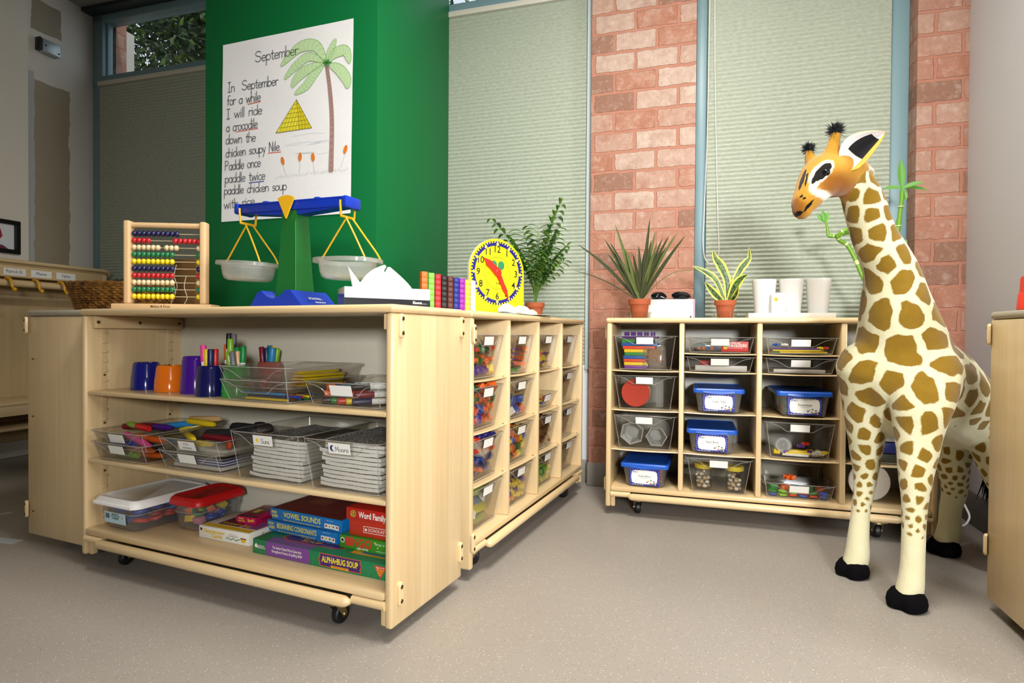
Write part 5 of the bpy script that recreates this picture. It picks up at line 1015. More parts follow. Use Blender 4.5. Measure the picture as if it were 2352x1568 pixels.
# fronds: base height, direction (world-ish), length
cd=FB.M.inverted().to_3x3()
def frond(d,hgt,reach,nl,ll,droop=0.25):
    d=cd@Vector(d); d=d.normalized(); pts=[]
    for i in range(11):
        u=i/10; r=reach*u**1.7; pts.append((d.x*r+0.012*math.sin(nl+3*u),d.y*r,0.062+hgt*(u-0.18*droop*u**4)))
    st.tube(pts,[0.0022*(1-0.7*i/10) for i in range(11)],5)
    for i in range(nl):
        u=0.34+0.64*i/(nl-1); k=u*10; a=int(min(k,9)); p=Vector(pts[a]).lerp(Vector(pts[a+1]),k-a); tg=(Vector(pts[a+1])-Vector(pts[a])).normalized()
        sd=tg.cross(Vector((0,0,1))); sd=sd.normalized() if sd.length>1e-3 else Vector((1,0,0)); s=1 if i%2 else -1
        dr=(tg*0.55+sd*s*0.85+Vector((0,0,0.15))).normalized(); L=ll*(0.75+0.5*math.sin(PI*(u-0.3)/0.75))*R.uniform(0.8,1.15)
        sp=[tuple(p+dr*L*q+Vector((0,0,-1))*L*0.55*q*q) for q in (0,0.25,0.5,0.75,1)]
        leaf(b,sp,L*0.105,R.choice((0,0,1)))
for d,h,r,nl,ll in (((0.9,-0.1,0),0.50,0.12,13,0.075),((0.6,-0.5,0),0.36,0.10,12,0.07),((-0.9,0,0),0.42,0.20,13,0.065),((-0.5,-0.6,0),0.36,0.10,12,0.07),((0.2,-0.9,0),0.31,0.07,12,0.07),((0.9,0.4,0),0.27,0.13,12,0.06),((-0.8,0.3,0),0.33,0.12,12,0.065),((0.95,-0.4,0),0.22,0.14,11,0.055),((0.1,0.5,0),0.40,0.06,12,0.07),((0.6,0.2,0),0.34,0.09,12,0.07),((0.8,0.1,0),0.30,0.16,13,0.065),((-0.6,-0.2,0),0.27,0.12,12,0.065),((0.3,-0.7,0),0.20,0.10,12,0.06),((0.95,0.2,0),0.36,0.10,12,0.065),((-0.3,-0.9,0),0.24,0.10,11,0.06),((0.7,-0.8,0),0.25,0.09,11,0.06),((0.0,-0.4,0),0.28,0.05,11,0.065)):
    frond(d,h,r,nl+7,ll*1.4)
b.build('fronds',[PG,PGD],t,smooth=60); st.build('stems',plain('5C7E34',0.5),t)
# ------------------------------------------------------------------ bins of B
RW=('top','second','third','bottom'); CN=('nearest','second','third','farthest')
BX=(0.160,0.456,0.754,1.052); BZ=(0.6175,0.4505,0.2825,0.1245)
BC=[['green and orange toys','flat craft sticks','a few counters','little but shadow'],['orange blossom pieces','a few toy blocks','mixed small toys','nothing visible'],['orange and purple pieces','many coloured wooden blocks','dull brown blocks','dark brown pieces'],['yellow and green bags','yellow bits','white trays and beads','dark pieces']]
for r in range(4):
    for c in range(4):
        sm=(r==1 and c==2); b_=bin_(FB,BX[c],0.018,BZ[r],'clear bin with %s, %s row, %s column of middle cubby cabinet'%(BC[r][c],RW[r],CN[c]),0.066 if sm else (0.146 if r==0 else 0.142),0.262,0.206,0.29,group='bins of the middle cubby cabinet')
def inb(r,c): return (BX[c]-0.101,BX[c]+0.101,0.042,0.165,BZ[r]+0.006)
def fb(r,c,spec,s,nx,ny,nz,seed,**k): x0,x1,y0,y1,z=inb(r,c); fill(FB,x0,x1,y0,y1,z,spec,'in %s-row bin, %s column'%(RW[r],CN[c]),seed,s,nx,ny,nz,lean=0.0045,**k)
fb(0,0,[[('block','yellow'),('snap','purple'),('snap','purple'),('snap','green')],[('blossom','orange'),('blossom','orange'),('blossom','green')],[('blossom','forest'),('blossom','red'),('blossom','green')]],0.042,5,3,3,31)
for i in range(4): toy('disc','forest',0.062,FB.m(0.075+0.012*i,0.09,BZ[0]+0.105+0.012*i)@RX(1.2)@RY(0.3*i),'large dark green disc leaning in the top-row nearest bin','large green discs in the top nearest bin')
fb(0,1,[[('stick','purple'),('tri','orange'),('stick','blue'),('tri','green')],[('stick','orange'),('stick','purple'),('tri','orange'),('stick','yellow')]],0.058,3,3,5,32,flat=True)
fb(0,2,[[('disc','green'),('disc','orange'),('disc','purple'),('disc','brown')]],0.046,4,3,2,33)
toy('disc','yellow',0.085,FB.m(0.80,0.066,BZ[0]+0.045)@RX(1.35),'yellow round counter standing up in the third top-row bin','yellow standing counter')
fb(1,0,[[('blossom','red'),('blossom','red'),('snap','purple'),('blossom','orange')],[('blossom','orange'),('blossom','orange'),('snap','blue')],[('blossom','orange'),('blossom','forest'),('snap','orange')]],0.043,5,3,4,34)
fb(1,1,[[('block','brown'),('block','white'),('block','blue'),('block','red')],[('block','green'),('block','blue')]],0.044,4,3,2,35,skip=0.3)
fb(1,2,[[('disc','yellow'),('disc','lime'),('disc','blue')],[('disc','green'),('disc','yellow'),('disc','orange')]],0.05,3,2,3,36,flat=True)
fb(2,0,[[('blossom','navy'),('blossom','navy'),('blossom','orange')],[('blossom','navy'),('blossom','navy'),('blossom','blue')],[('blossom','orange'),('blossom','red'),('blossom','navy')]],0.043,5,3,4,37)
tag(MB().loft([[(0.0+u*0.17,0.012*math.sin(5*u),0.02*math.cos(a)*(0.3+math.sin(PI*u))+0.01*math.sin(4*u)) if False else (u*0.17,0.016*math.sin(a)*(0.25+math.sin(PI*u)),0.024*math.cos(a)*(0.25+math.sin(PI*u))-0.03*u) for a in [2*PI*j/12 for j in range(12)]] for u in [i/8 for i in range(9)]],0).build('plastic_bag',clear((0.9,0.92,0.92),0.3,0.12,0.4),None,mat=FB.m(0.085,0.055,BZ[2]+0.112)),'crumpled clear plastic bag across the third-row nearest bin','plastic bag')
fb(2,1,[[('cube','yellow'),('block','green'),('cube','black'),('block','orange')],[('cube','green'),('block','yellow'),('cube','orange'),('cube','black')],[('block','orange'),('cube','yellow'),('block','blue')],[('cube','yellow'),('block','orange'),('cube','brown')]],0.036,6,3,4,38)
fb(2,2,[[('cube','brown'),('block','brown')]],0.05,4,3,3,39)
fb(2,3,[[('block','brown'),('cube','black')]],0.052,3,1,2,40)
for i,(c,nm) in enumerate((('6E8A2A','olive green'),('DDCB2E','yellow'),('5F7A80','grey blue'),('8FA23A','moss green'))):
    tag(MB().loft([[(s*0.088*math.cos(a),s*0.05*math.sin(a),z) for a in [2*PI*j/16 for j in range(16)]] for s,z in ((0.5,0),(0.95,0.006),(1.0,0.015),(0.8,0.025),(0.3,0.031))],0).build('bean_bag',plain(c,0.8,0.4,60),None,mat=FB.m(0.158+0.004*(i%3),0.094-0.004*i,BZ[3]+0.008+0.033*i,0.1*i-0.15)),'%s cloth bean bag in the bottom-row nearest bin'%nm,'bean bag')
for i,(x,z) in enumerate(((0.085,0.06),(0.155,0.1))): tag(MB().box(-0.02,0.02,-0.001,0,-0.012,0.012).build('price_tag',CARD,None,mat=FB.m(x,0.035,BZ[3]+z)@RY(0.6)),'small white tag %s the bottom-row nearest bin'%('low in','high in')[i],'tag')
fb(3,1,[[('blossom','yellow'),('snap','yellow'),('blossom','orange')],[('blossom','yellow'),('snap','purple')]],0.030,6,4,3,41,skip=0.2)
fb(3,2,[[('cube','lime'),('cube','yellow'),('cube','green')]],0.024,8,4,3,42)
for i in range(5): tag(MB().rbox(-0.07,0.07,-0.04,0.04,0,0.004,0.001).build('white_tray',plain('D9D8D0',0.5),None,mat=FB.m(0.745,0.105,BZ[3]+0.050+0.013*i,0.1*(i%3))@RX(0.14)),'flat white plastic tray stacked over the beads in bottom-row bin','tray','white trays in the bottom-row bin')
fb(3,3,[[('cube','brown'),('cube','black')]],0.04,3,1,2,43)
# ------------------------------------------------------------------ bins and boxes of C
ZC=(0.6175,0.4505,0.2825,0.1245); X0,X1,X2,X3=0.158,0.456,0.754,1.057
bin_(FC,X0,0.010,ZC[0],'deep clear bin with coloured boards and rubber bands, top left of the window cabinet',0.145,0.266,0.214,0.30)
bin_(FC,X0,0.010,ZC[1],'deep clear bin with a red drum, second row of the window cabinet',0.145,0.266,0.212,0.30)
bin_(FC,X0,0.010,ZC[2],'deep clear bin with hexagonal containers, third row of window cabinet',0.145,0.266,0.212,0.30)
bin_(FC,X1,0.008,0.6935,'shallow clear bin with the red mini-clocks box, top of second column',0.066,0.272,0.232,0.30)
bin_(FC,X1,0.008,ZC[0],'shallow clear bin with red and white boxes, under the mini-clocks bin',0.062,0.272,0.232,0.30)
bin_(FC,X1,0.000,ZC[3],'deep clear bin with two jars of stones, bottom of second column',0.143,0.260,0.204,0.30)
bin_(FC,X2,0.008,0.6935,'shallow clear bin of coloured craft rods, top of third column',0.066,0.268,0.230,0.30)
bin_(FC,X2,0.008,ZC[0],'shallow clear bin with a flat white box, under the craft rods',0.062,0.268,0.230,0.30)
bin_(FC,X2,0.006,ZC[2],'deep clear bin of building rods and wheel, third column',0.145,0.262,0.208,0.30)
bin_(FC,X2,0.006,ZC[3],'shallow clear bin of bright counting blocks, bottom of third column',0.064,0.262,0.232,0.14)
bin_(FC,X2-0.012,0.175,ZC[3],'empty clear bin standing behind the bin of counting blocks',0.112,0.235,0.21,0.14,scoop=False,card=False,pocket=False,rz=-0.10)
bin_(FC,X3,0.020,ZC[2],'clear bin with blue and white packs, mostly behind the giraffe',0.145,0.262,0.212,0.29)
# contents, column 1
for i,(c,nm) in enumerate((('7A3A9A','purple'),('E8C820','yellow'),('D8481C','orange'),('1E55A8','blue'),('2E8A38','green'))):
    for k in range(2 if i<5 else 1):
        j=i+5*k
        if j>8: continue
        w=0.125 if j>=5 else 0.092; 
        cc=(('7A3A9A','purple'),('E8C820','yellow'),('D8481C','orange'),('1E55A8','blue'),('2E8A38','green'),('E8C820','yellow'),('D8481C','orange'),('1E55A8','blue'),('2E8A38','green'))[j]
        w=0.095 if j<6 else (0.135,0.15,0.13)[j-6]
        b=MB().rbox(0.0,w,0,0.12,0,0.0132,0.001)
        tag(b.build('peg_board',plain(cc[0],0.5),None,mat=FC.m(0.071-0.004*(j>5)*(j-5)-0.002*(j%4),0.045,ZC[0]+0.005+0.0138*j)),'%s peg board slab, %s of the stack in the top left bin'%(cc[1],('lowest','second from bottom','third from bottom','fourth from bottom','middle','sixth from bottom','third from top','second from top','uppermost')[j]),'peg board','peg boards in the top left bin')
b=MB().rbox(-0.075,0.075,-0.05,0.05,0,0.008,0.001)
for i in range(5):
    for j in range(4):
        for k in range(2): b.lathe([(0.0019,0.008),(0.0017,0.027)],8,0,(-0.062+0.028*i+0.011*k-0.003,-0.038+0.025*j,0))
tag(b.build('peg_board',plain('5A1E80',0.5),None,mat=FC.m(0.132,0.115,ZC[0]+0.134)),'purple board bristling with pegs at the top of the bin','peg board')
t=empty('plastic_bag','clear bag of rubber bands at the right of the top left bin','bag',mat=FC.m(0.195,0.047,ZC[0]+0.006))
b=MB(); R=random.Random(6)
b.loft([[(0.05*w*math.copysign(abs(math.cos(a))**0.6,math.cos(a)),0.016*th*math.sin(a),z) for a in [2*PI*j/20 for j in range(20)]] for z,w,th in ((0.0,1.1,0.3),(0.01,1.0,1.0),(0.05,0.97,1.0),(0.085,0.95,0.6),(0.10,0.8,0.1))],0); b.build('bag_film',clear((0.9,0.9,0.88),0.25,0.12,0.05),t)
rb=MB()
for i in range(34):
    r=R.uniform(0.007,0.02); c=(R.uniform(-0.03,0.03),R.uniform(-0.008,0.004),R.uniform(0.022,0.075)); M=TR(*c)@RX(PI/2+R.uniform(-0.5,0.5))@RZ(R.uniform(0,3)); e=R.uniform(0.5,1)
    rb.tube([tuple(M@Vector((r*math.cos(a),r*e*math.sin(a),0.002*math.sin(3*a)))) for a in [2*PI*j/18 for j in range(19)]],0.0008,4,R.choice((0,1,2,0)),False)
o=rb.build('rubber_bands',[plain('C88A4A',0.6),plain('D8A060',0.6),plain('B8543A',0.6)],t); o['kind']='stuff'
# column 1: drum, hexagons
t=empty('toy_drum','red headed cream drum lying on its side in the second-row bin','drum',mat=FC.m(0.118,0.055,ZC[1]+0.068)@RX(PI/2)@TR(0,0,-0.15))
MB().lathe([(0.058,0.0),(0.060,0.002),(0.060,0.147),(0.0595,0.148)],40).build('shell',plain('CBBFA6',0.6),t); MB().lathe([(0.0597,0.1482),(0.0600,0.151),(0.058,0.153),(0.002,0.1532)],40).build('drumhead',plain('C23A22',0.8,0.3,300),t)
tag(MB().loft([[(0.05,0,z),(0.07,0.02,z),(0.062,0.028,z),(0.04,0.008,z)] for z in (0.0,0.11)],0).build('acrylic_strip',clear((0.9,0.9,0.9),0.4,0.08,0.2),None,mat=FC.m(0.16,0.10,ZC[1]+0.006)),'clear acrylic strip leaning beside the red drum','strip')
MILK2=clear((0.93,0.93,0.92),0.3,0.15,0.34)
def hexbox(label,M,r,l):
    t=empty('hexagon_container',label,'container',mat=M); b=MB(); hx=lambda q,z:[(q*math.cos(2*PI*j/6),q*math.sin(2*PI*j/6),z) for j in range(6)]
    b.loft([hx(r*0.82,0),hx(r,l-0.008),hx(r*1.05,l-0.006),hx(r*1.05,l),hx(r*0.94,l),hx(r*0.78,0.004)],0); b.build('body',MILK2,t,smooth=20)
    MB().lathe([(r*0.66,l*0.55),(r*0.70,l*0.6),(r*0.74,l*0.55),(r*0.70,l*0.5)],30,cap=False).build('inner_ring',MILK2,t)
hexbox('larger clear hexagonal container in the third-row bin',FC.m(0.104,0.15,ZC[2]+0.062)@RX(PI/2)@RZ(0.35),0.050,0.09)
hexbox('smaller clear hexagonal container in the third-row bin',FC.m(0.206,0.15,ZC[2]+0.050)@RX(PI/2),0.043,0.085)
tag(MB().lathe([(0.047,0.0),(0.05,0.003),(0.052,0.035),(0.049,0.035),(0.046,0.004)],30).build('round_container',MILK,None,mat=FC.m(0.205,0.20,ZC[2]+0.065)@RX(PI/2)),'round clear container behind the smaller hexagonal one','container')
# blue lidded boxes
BLID=plain('1858C0',0.35,0.05,60); LBLUE=plain('1A2390',0.5)
def bluebox(label,x,y,z,title,sub,fillc,seed,rz=0.0,w=0.157):
    t=empty('storage_box',label,'storage box',mat=FC.m(x,y,z,rz)); h=0.088; d=0.27; b=MB()
    b.loft([rrect(w-0.012,d-0.02,0.014,0.0,4,0,d/2),rrect(w,d-0.01,0.018,0.006,4,0,d/2),rrect(w+0.026,d,0.02,h-0.004,4,0,d/2),rrect(w+0.022,d-0.004,0.02,h-0.004,4,0,d/2),rrect(w-0.004,d-0.014,0.016,0.007,4,0,d/2)],0); b.build('body',clear((0.88,0.88,0.88),0.12,0.1,0.06),t)
    l=MB(); l.loft([rrect(w+0.040,d+0.024,0.012,h-0.006,4,0,d/2),rrect(w+0.042,d+0.026,0.014,h+0.006,4,0,d/2),rrect(w+0.036,d+0.02,0.014,h+0.011,4,0,d/2),rrect(w+0.020,d+0.004,0.012,h+0.0115,4,0,d/2),rrect(w+0.014,d-0.002,0.010,h+0.0085,4,0,d/2)],0)
    l.loft([[(s,-0.0135,h-0.004-0.006*math.cos(s*26)*(1 if abs(s)<0.06 else 0)),(s,-0.0125,h+0.004),(s,-0.0105,h+0.004),(s,-0.0105,h-0.004-0.006*math.cos(s*26)*(1 if abs(s)<0.06 else 0))] for s in [-0.06+0.012*i for i in range(11)]],0); l.build('lid',BLID,t)
    p=MB(); y0=-0.0035; p.box(-0.061,0.061,y0,y0+0.0012,0.008,0.078,0); pts=[]
    for i in range(72):
        a=2*PI*i/72; cx_=math.copysign(abs(math.cos(a))**0.35,math.cos(a)); cy_=math.copysign(abs(math.sin(a))**0.35,math.sin(a)); k=1+0.02*math.cos(16*a); pts.append((0.053*cx_*k,y0-0.0004,0.0435+0.0285*cy_*k))
    p.poly(list(reversed(pts)),1)
    R=random.Random(seed)
    for i in range(22): u=i/22; q=(-0.057+0.114*((u*2)%1),0.0745) if u<0.5 else (-0.057+0.114*((u*2)%1),0.0125); p.box(q[0]-0.0009,q[0]+0.0009,y0-0.0003,y0,q[1]-0.0009,q[1]+0.0009,1)
    for i in range(6):
        for s in (-1,1): p.box(s*0.0575-0.0009,s*0.0575+0.0009,y0-0.0003,y0,0.02+0.009*i,0.0218+0.009*i,1)
    p.text('ETA /',(-0.037,y0-0.0006,0.064),(1,0,0),(0,0,1),0.0062,0,0.03,0.022); p.text(title,(0.002,y0-0.0006,0.0475),(1,0,0),(0,0,1),0.0082,2,0.0,0.050); p.text(sub,(0.004,y0-0.0006,0.0395),(1,0,0),(0,0,1),0.0032,3,0,0.034); p.text('IN 7510',(-0.036,y0-0.0006,0.0215),(1,0,0),(0,0,1),0.0026,3,0,0.016)
    p.text('MANIPULATIVES',(-0.028,y0-0.0004,0.0102),(1,0,0),(0,0,1),0.0026,1,0,0.05)
    for i,(c,a,bx,bz) in enumerate(((4,0.4,0.018,0.028),(5,0.0,0.028,0.031),(6,1.0,0.040,0.027),(4,0.2,0.046,0.022),(7,0.6,0.026,0.019),(5,1.2,0.034,0.0165),(8,0.2,0.040,0.0185),(6,0.5,0.012,0.0235),(4,1.4,0.046,0.0145))):
        p.poly([(bx+0.0048*math.cos(a+2*PI*q/3),y0-0.0006-0.0001*i,bz+0.0048*math.sin(a+2*PI*q/3)) for q in range(3)][::-1],c)
    p.build('printed_label',[LBLUE,plain('F4F2EA',0.6),INK,plain('8A8A90',0.7),plain('E0B428',0.5),plain('2A7A5A',0.5),plain('2848A8',0.5),plain('C83A3A',0.5),plain('6A4A9A',0.5)],t,mat=RX(0.045),smooth=0)
    fill(Frame2(FC,x,y,z,rz),-0.072,0.072,0.02,0.11,0.008,fillc,'in the %s box, %s'%(title.lower(),'left column' if x<0.3 else 'second column' if x<0.6 else 'third column'),seed,0.034,4,2,2)
class Frame2:
    def __init__(s,fr,x,y,z,rz): s.M=fr.m(x,y,z,rz)
    def m(s,x,y,z,rz=0): return s.M@TR(x,y,z)@RZ(rz)
bluebox('blue-lidded box labelled Color Tiles in the second column',0.4535,0.022,ZC[1],'Color Tiles','1 inch, set of 400',[[('cube','blue'),('cube','navy'),('cube','green'),('cube','green')]],51)
bluebox('blue-lidded box labelled Pattern Blocks in the second column',0.4285,0.035,ZC[2],'Pattern Blocks','Wooden, 1 cm',[[('hex','tan'),('hex','wood'),('hex','red'),('hex','red')]],52)
bluebox('blue-lidded Pattern Blocks box at the bottom of the left column',0.161,0.022,ZC[3],'Pattern Blocks','Wooden, 1 cm',[[('hex','wood'),('hex','tan'),('hex','red'),('hex','red')]],53,-0.03)
bluebox('blue-lidded box labelled Pentominoes in the third column',0.770,0.018,ZC[1],'Pentominoes','Designers, Set of 6',[[('cube','green'),('cube','green'),('cube','pink'),('cube','red')]],54,0.02)
# column 2 contents
t=empty('game_box','small red mini-clocks box in the top bin of the second column','box',mat=FC.m(0.462,0.048,0.7005)@RZ(-0.05)); b=MB().rbox(0,0.104,0,0.06,0,0.042,0.001); b.text('INDIVIDUAL',(0.048,-0.0002,0.0352),(1,0,0),(0,0,1),0.0075,1,0.03,0.052); b.text('MINI-CLOCKS',(0.0585,-0.0002,0.0245),(1,0,0),(0,0,1),0.0105,1,0.04,0.078); b.text('a set of small clocks',(0.052,-0.0002,0.0155),(1,0,0),(0,0,1),0.004,1,0,0.06)
b.ball((0.016,0.0,0.018),0.009,2,14,8,(1,0.06,1)); b.build('carton',[plain('CC2222',0.4),plain('F4EFEA',0.5),plain('D8C032',0.4)],t)
tag(MB().loft([[(u*0.13,0.022*math.sin(a)*(0.3+math.sin(PI*u)**0.5),0.017+0.016*math.cos(a)*(0.25+math.sin(PI*u)**0.6)) for a in [2*PI*j/12 for j in range(12)]] for u in [i/10 for i in range(11)]],0).build('plastic_bag',clear((0.85,0.9,0.9),0.3,0.1,0.12),None,mat=FC.m(0.350,0.070,0.7025)),'clear plastic bag of teal pieces beside the mini-clocks box','bag')
fill(FC,0.365,0.455,0.05,0.078,0.7045,[[('snap','orange'),('snap','orange'),('snap','blue')],[('snap','teal'),('snap','teal')]],'in the bag beside the mini-clocks box',61,0.017,5,1,2)
fill(FC,0.352,0.40,0.10,0.14,0.7,[[('snap','blue'),('snap','navy')]],'behind the mini-clocks bag',62,0.02,2,2,1)
tag(MB().rbox(0,0.20,0,0.05,0,0.021,0.001).build('white_carton',plain('C9C6C2',0.4,0.1,50),None,mat=FC.m(0.361,0.042,ZC[0]+0.005)),'long pale carton in the shallow bin under the mini-clocks','box')
tag(MB().rbox(0,0.118,0,0.05,0,0.018,0.001).build('red_carton',plain('B02A2A',0.4),None,mat=FC.m(0.378,0.055,ZC[0]+0.0265)),'flat red carton on top of the pale carton, second column','box')
for i,(x,y,g) in enumerate(((0.398,0.075,'left'),(0.520,0.065,'right'))):
    t=empty('stone_jar','glass jar of pebbles with yellow lid, %s one in the bottom bin'%g,'jar',mat=FC.m(x,y,ZC[3]+0.006))
    MB().lathe([(0.032,0),(0.0345,0.004),(0.0345,0.072),(0.031,0.082),(0.029,0.082),(0.0325,0.072),(0.0325,0.005)],28).build('jar',CLR,t); MB().lathe([(0.034,0.0835),(0.036,0.085),(0.036,0.100),(0.034,0.102)],28).build('lid',plain('CBB424',0.35),t)
    R=random.Random(70+i)
    for k in range(18):
        lay=k//5; a=2*PI*(k%5)/5+lay*0.6; toy('stone',('tan','white','pale','tan','white')[k%5],0.022,FC.m(x+0.019*math.cos(a),y+0.019*math.sin(a),ZC[3]+0.017+0.0165*lay)@RZ(R.uniform(0,6)),'pebble in the %s yellow-lidded jar'%g,'pebbles in the %s jar'%g,'pebble')
# column 3 contents
R=random.Random(77)
for i in range(26):
    c=('yellow','green','lime','brown','red','green','orange','purple','teal','yellow','brown')[i%11]; k=('rod',c)
    if k not in _TY: _TY[k]=MB().tube([(-0.085,0,0),(0.085,0,0)],0.0028,7).mesh('rod',plain(TOYCOL[c],0.45))
    tag(link('craft_rod',_TY[k],None,mat=FC.m(0.754+R.uniform(-0.02,0.02),0.035+0.0075*(i%9),0.6935+0.009+0.0068*(i//9))@RZ(R.uniform(-0.06,0.06))),'%s thin rod in the top bin of the third column'%c,'rod','%s rods in the top bin of third column'%c)
for i,c in enumerate(('white','yellow','blue','red')): toy('blossom',c,0.026,FC.m((0.70,0.828,0.668,0.845)[i],0.045,0.6935+0.038-0.012*(i%2)),'%s connector piece among the rods'%c,None)
tag(MB().rbox(0,0.186,0,0.14,0,0.012,0.001).build('white_box',plain('CFCBC6',0.4),None,mat=FC.m(0.660,0.04,ZC[0]+0.005)),'flat white box in the shallow bin under the craft rods','box')
fill(FC,0.665,0.845,0.052,0.10,ZC[2]+0.006,[[('snap','yellow'),('snap','purple'),('stick','yellow'),('stick','white'),('snap','yellow'),('snap','yellow')]],'in the deep bin of building rods',81,0.03,6,2,1)
for i in range(7): toy('stick','yellow' if i%3 else 'white',0.095,FC.m(0.745+0.012*(i%4),0.05+0.006*i,ZC[2]+0.012+0.006*(i%3))@RZ(0.1*(i%3)-0.1),'%s long rod lying at the bottom of the deep third-column bin'%('yellow' if i%3 else 'white'),'%s rods in deep third-column bin'%('yellow' if i%3 else 'white'))
for i in range(6): toy('blossom','white' if i<4 else 'yellow',0.026,FC.m(0.815+0.007*i,0.05,ZC[2]+0.020+0.004*(i%3)),'%s small connector at the right of the deep third-column bin'%('white' if i<4 else 'yellow'),'%s connectors in deep third-column bin'%('white' if i<4 else 'yellow'))
tag(MB().lathe([(0.008,-0.004),(0.03,-0.004),(0.033,-0.002),(0.033,0.002),(0.03,0.004),(0.028,0.002),(0.012,0.002),(0.008,0.004)],30).build('toy_wheel',plain('8A8886',0.4),None,mat=FC.m(0.701,0.062,ZC[2]+0.047)@RX(PI/2-0.2)),'grey toy wheel in the deep bin of building rods','disc')  # toy wheel among the building rods
for i,(c,x,z) in enumerate((('purple',0.768,0.045),('red',0.785,0.055))): toy('blossom',c,0.032,FC.m(x,0.075,ZC[2]+z),'%s connector piece above the yellow rods'%c,None)
fill(FC,0.645,0.865,0.030,0.062,ZC[3]+0.006,[[('hex','blue'),('hex','lime'),('hex','red'),('hex','blue'),('hex','red'),('hex','blue')],[('hex','green'),('hex','blue'),('hex','lime'),('hex','red')]],'in the shallow bottom bin, third column',91,0.036,6,1,2,flat=True)
fill(FC,0.645,0.865,0.066,0.106,ZC[3]+0.006,[[('cube','green'),('cube','orange'),('cube','blue'),('cube','green'),('cube','orange')]],'at the back of the shallow bottom bin, third column',92,0.044,5,1,1,jit=0.2)
toy('blossom','orange',0.05,FC.m(0.735,0.125,ZC[3]+0.065),'orange blossom piece at the back of the bottom third-column bin',None)
# column 4, behind the giraffe
tag(MB().rbox(0,0.16,0,0.10,0,0.04,0.002).build('blue_pack',plain('1C2C8C',0.4),None,mat=FC.m(0.975,0.05,ZC[2]+0.040)),'blue pack in the bin behind the giraffe legs','box')
tag(MB().rbox(0,0.17,0,0.11,0,0.03,0.002).build('dark_pack',plain('24301E',0.5),None,mat=FC.m(0.972,0.05,ZC[2]+0.006)),'dark green pack under the blue pack behind the giraffe legs','box')
tag(MB().rbox(0,0.16,0,0.10,0,0.022,0.002).build('white_pack',plain('DAD8D4',0.5),None,mat=FC.m(0.975,0.05,ZC[2]+0.084)),'white pack on top of the blue pack behind the giraffe legs','box')
tag(MB().lathe([(0.070,-0.006),(0.073,-0.004),(0.073,0.004),(0.070,0.006),(0.066,0.005),(0.002,0.005)],48).build('round_tray',plain('CFC6B8',0.6),None,mat=FC.m(1.018,0.105,ZC[3]+0.0745)@RX(PI/2-0.12)),'round pale tray leaning upright at the bottom of the last column','tray')
# ------------------------------------------------------------------ on top of C
DR=plain('3C4122',0.6,spec=0.25,var=0.2); DR2=plain('5A6434',0.6,spec=0.25,var=0.2)
t=empty('potted_dracaena','spiky dracaena in terracotta pot at the left end of the window cabinet','potted plant',mat=FC.m(0.122,0.15,ZT+0.0035)); flowerpot(t,0.048,0.082,True)
b=MB(); R=random.Random(14)
tips=[(0.0099,1.2638),(0.1677,1.2716),(0.3174,1.1929),(0.371,1.0469),(-0.0421,1.2037),(-0.0166,1.189),(0.1905,1.2229),(0.2187,1.1932),(0.2518,1.1918),(0.2809,1.2057),(0.1161,1.1646),(0.0976,1.121),(0.0463,1.0936),(0.15,1.16),(0.235,1.14),(0.20,1.16),(0.175,1.18),(-0.01,1.12),(0.06,1.15)]
for i,(tx,tz) in enumerate(tips):
    p0=Vector((R.uniform(-0.010,0.010),R.uniform(-0.01,0.01),0.072)); p1=Vector((tx-0.122,R.uniform(-0.09,0.05),tz-ZT-0.0035)); thin=tx>0.36
    sp=[tuple(p0.lerp(p1,u)+Vector((0,0,(0.05 if thin else 0.012)*math.sin(PI*u)))) for u in [k/9 for k in range(10)]]
    leaf(b,sp,(lambda u:0.0016) if thin else (lambda u: 0.0085*(1-u)**0.6*(0.55+0.9*min(u*2.2,1))),i%3==0 and 1 or 0,(0.05,-1,0.2),0.3)
for tip in (((-0.277,-0.02,0.333),0.0075),((-0.296,-0.03,0.215),0.003)):
    p1=Vector(tip[0]); p0=Vector((-0.004,0,0.072)); sp=[tuple(p0.lerp(p1,u)+Vector((0,0,0.02*math.sin(PI*u)))) for u in [k/9 for k in range(10)]]; leaf(b,sp,(lambda u,w=tip[1]: w*(1-u)**0.6*(0.55+0.9*min(u*2.2,1))),0,(0.05,-1,0.2),0.3)
b.build('leaves',[DR,DR2],t,smooth=60)
t=empty('potted_snake_plant','snake plant with yellow-edged leaves in terracotta pot','potted plant',mat=FC.m(0.480,0.15,ZT+0.0035)); flowerpot(t,0.044,0.073,True)
def snm():
    m,nt,b=base('snake_leaf'); tc=N(nt,'ShaderNodeTexCoord'); nz=N(nt,'ShaderNodeTexNoise',Scale=60.0,Detail=3.0,Distortion=2.0); nt.links.new(tc.outputs['Object'],nz.inputs['Vector']); nt.links.new(mixc(nt,ramp(nt,nz.outputs[0],0.42,0.6),lin('1E3A1C'),lin('5C7A36')),b.inputs['Base Color']); b.inputs['Roughness'].default_value=0.4; return m
b=MB()
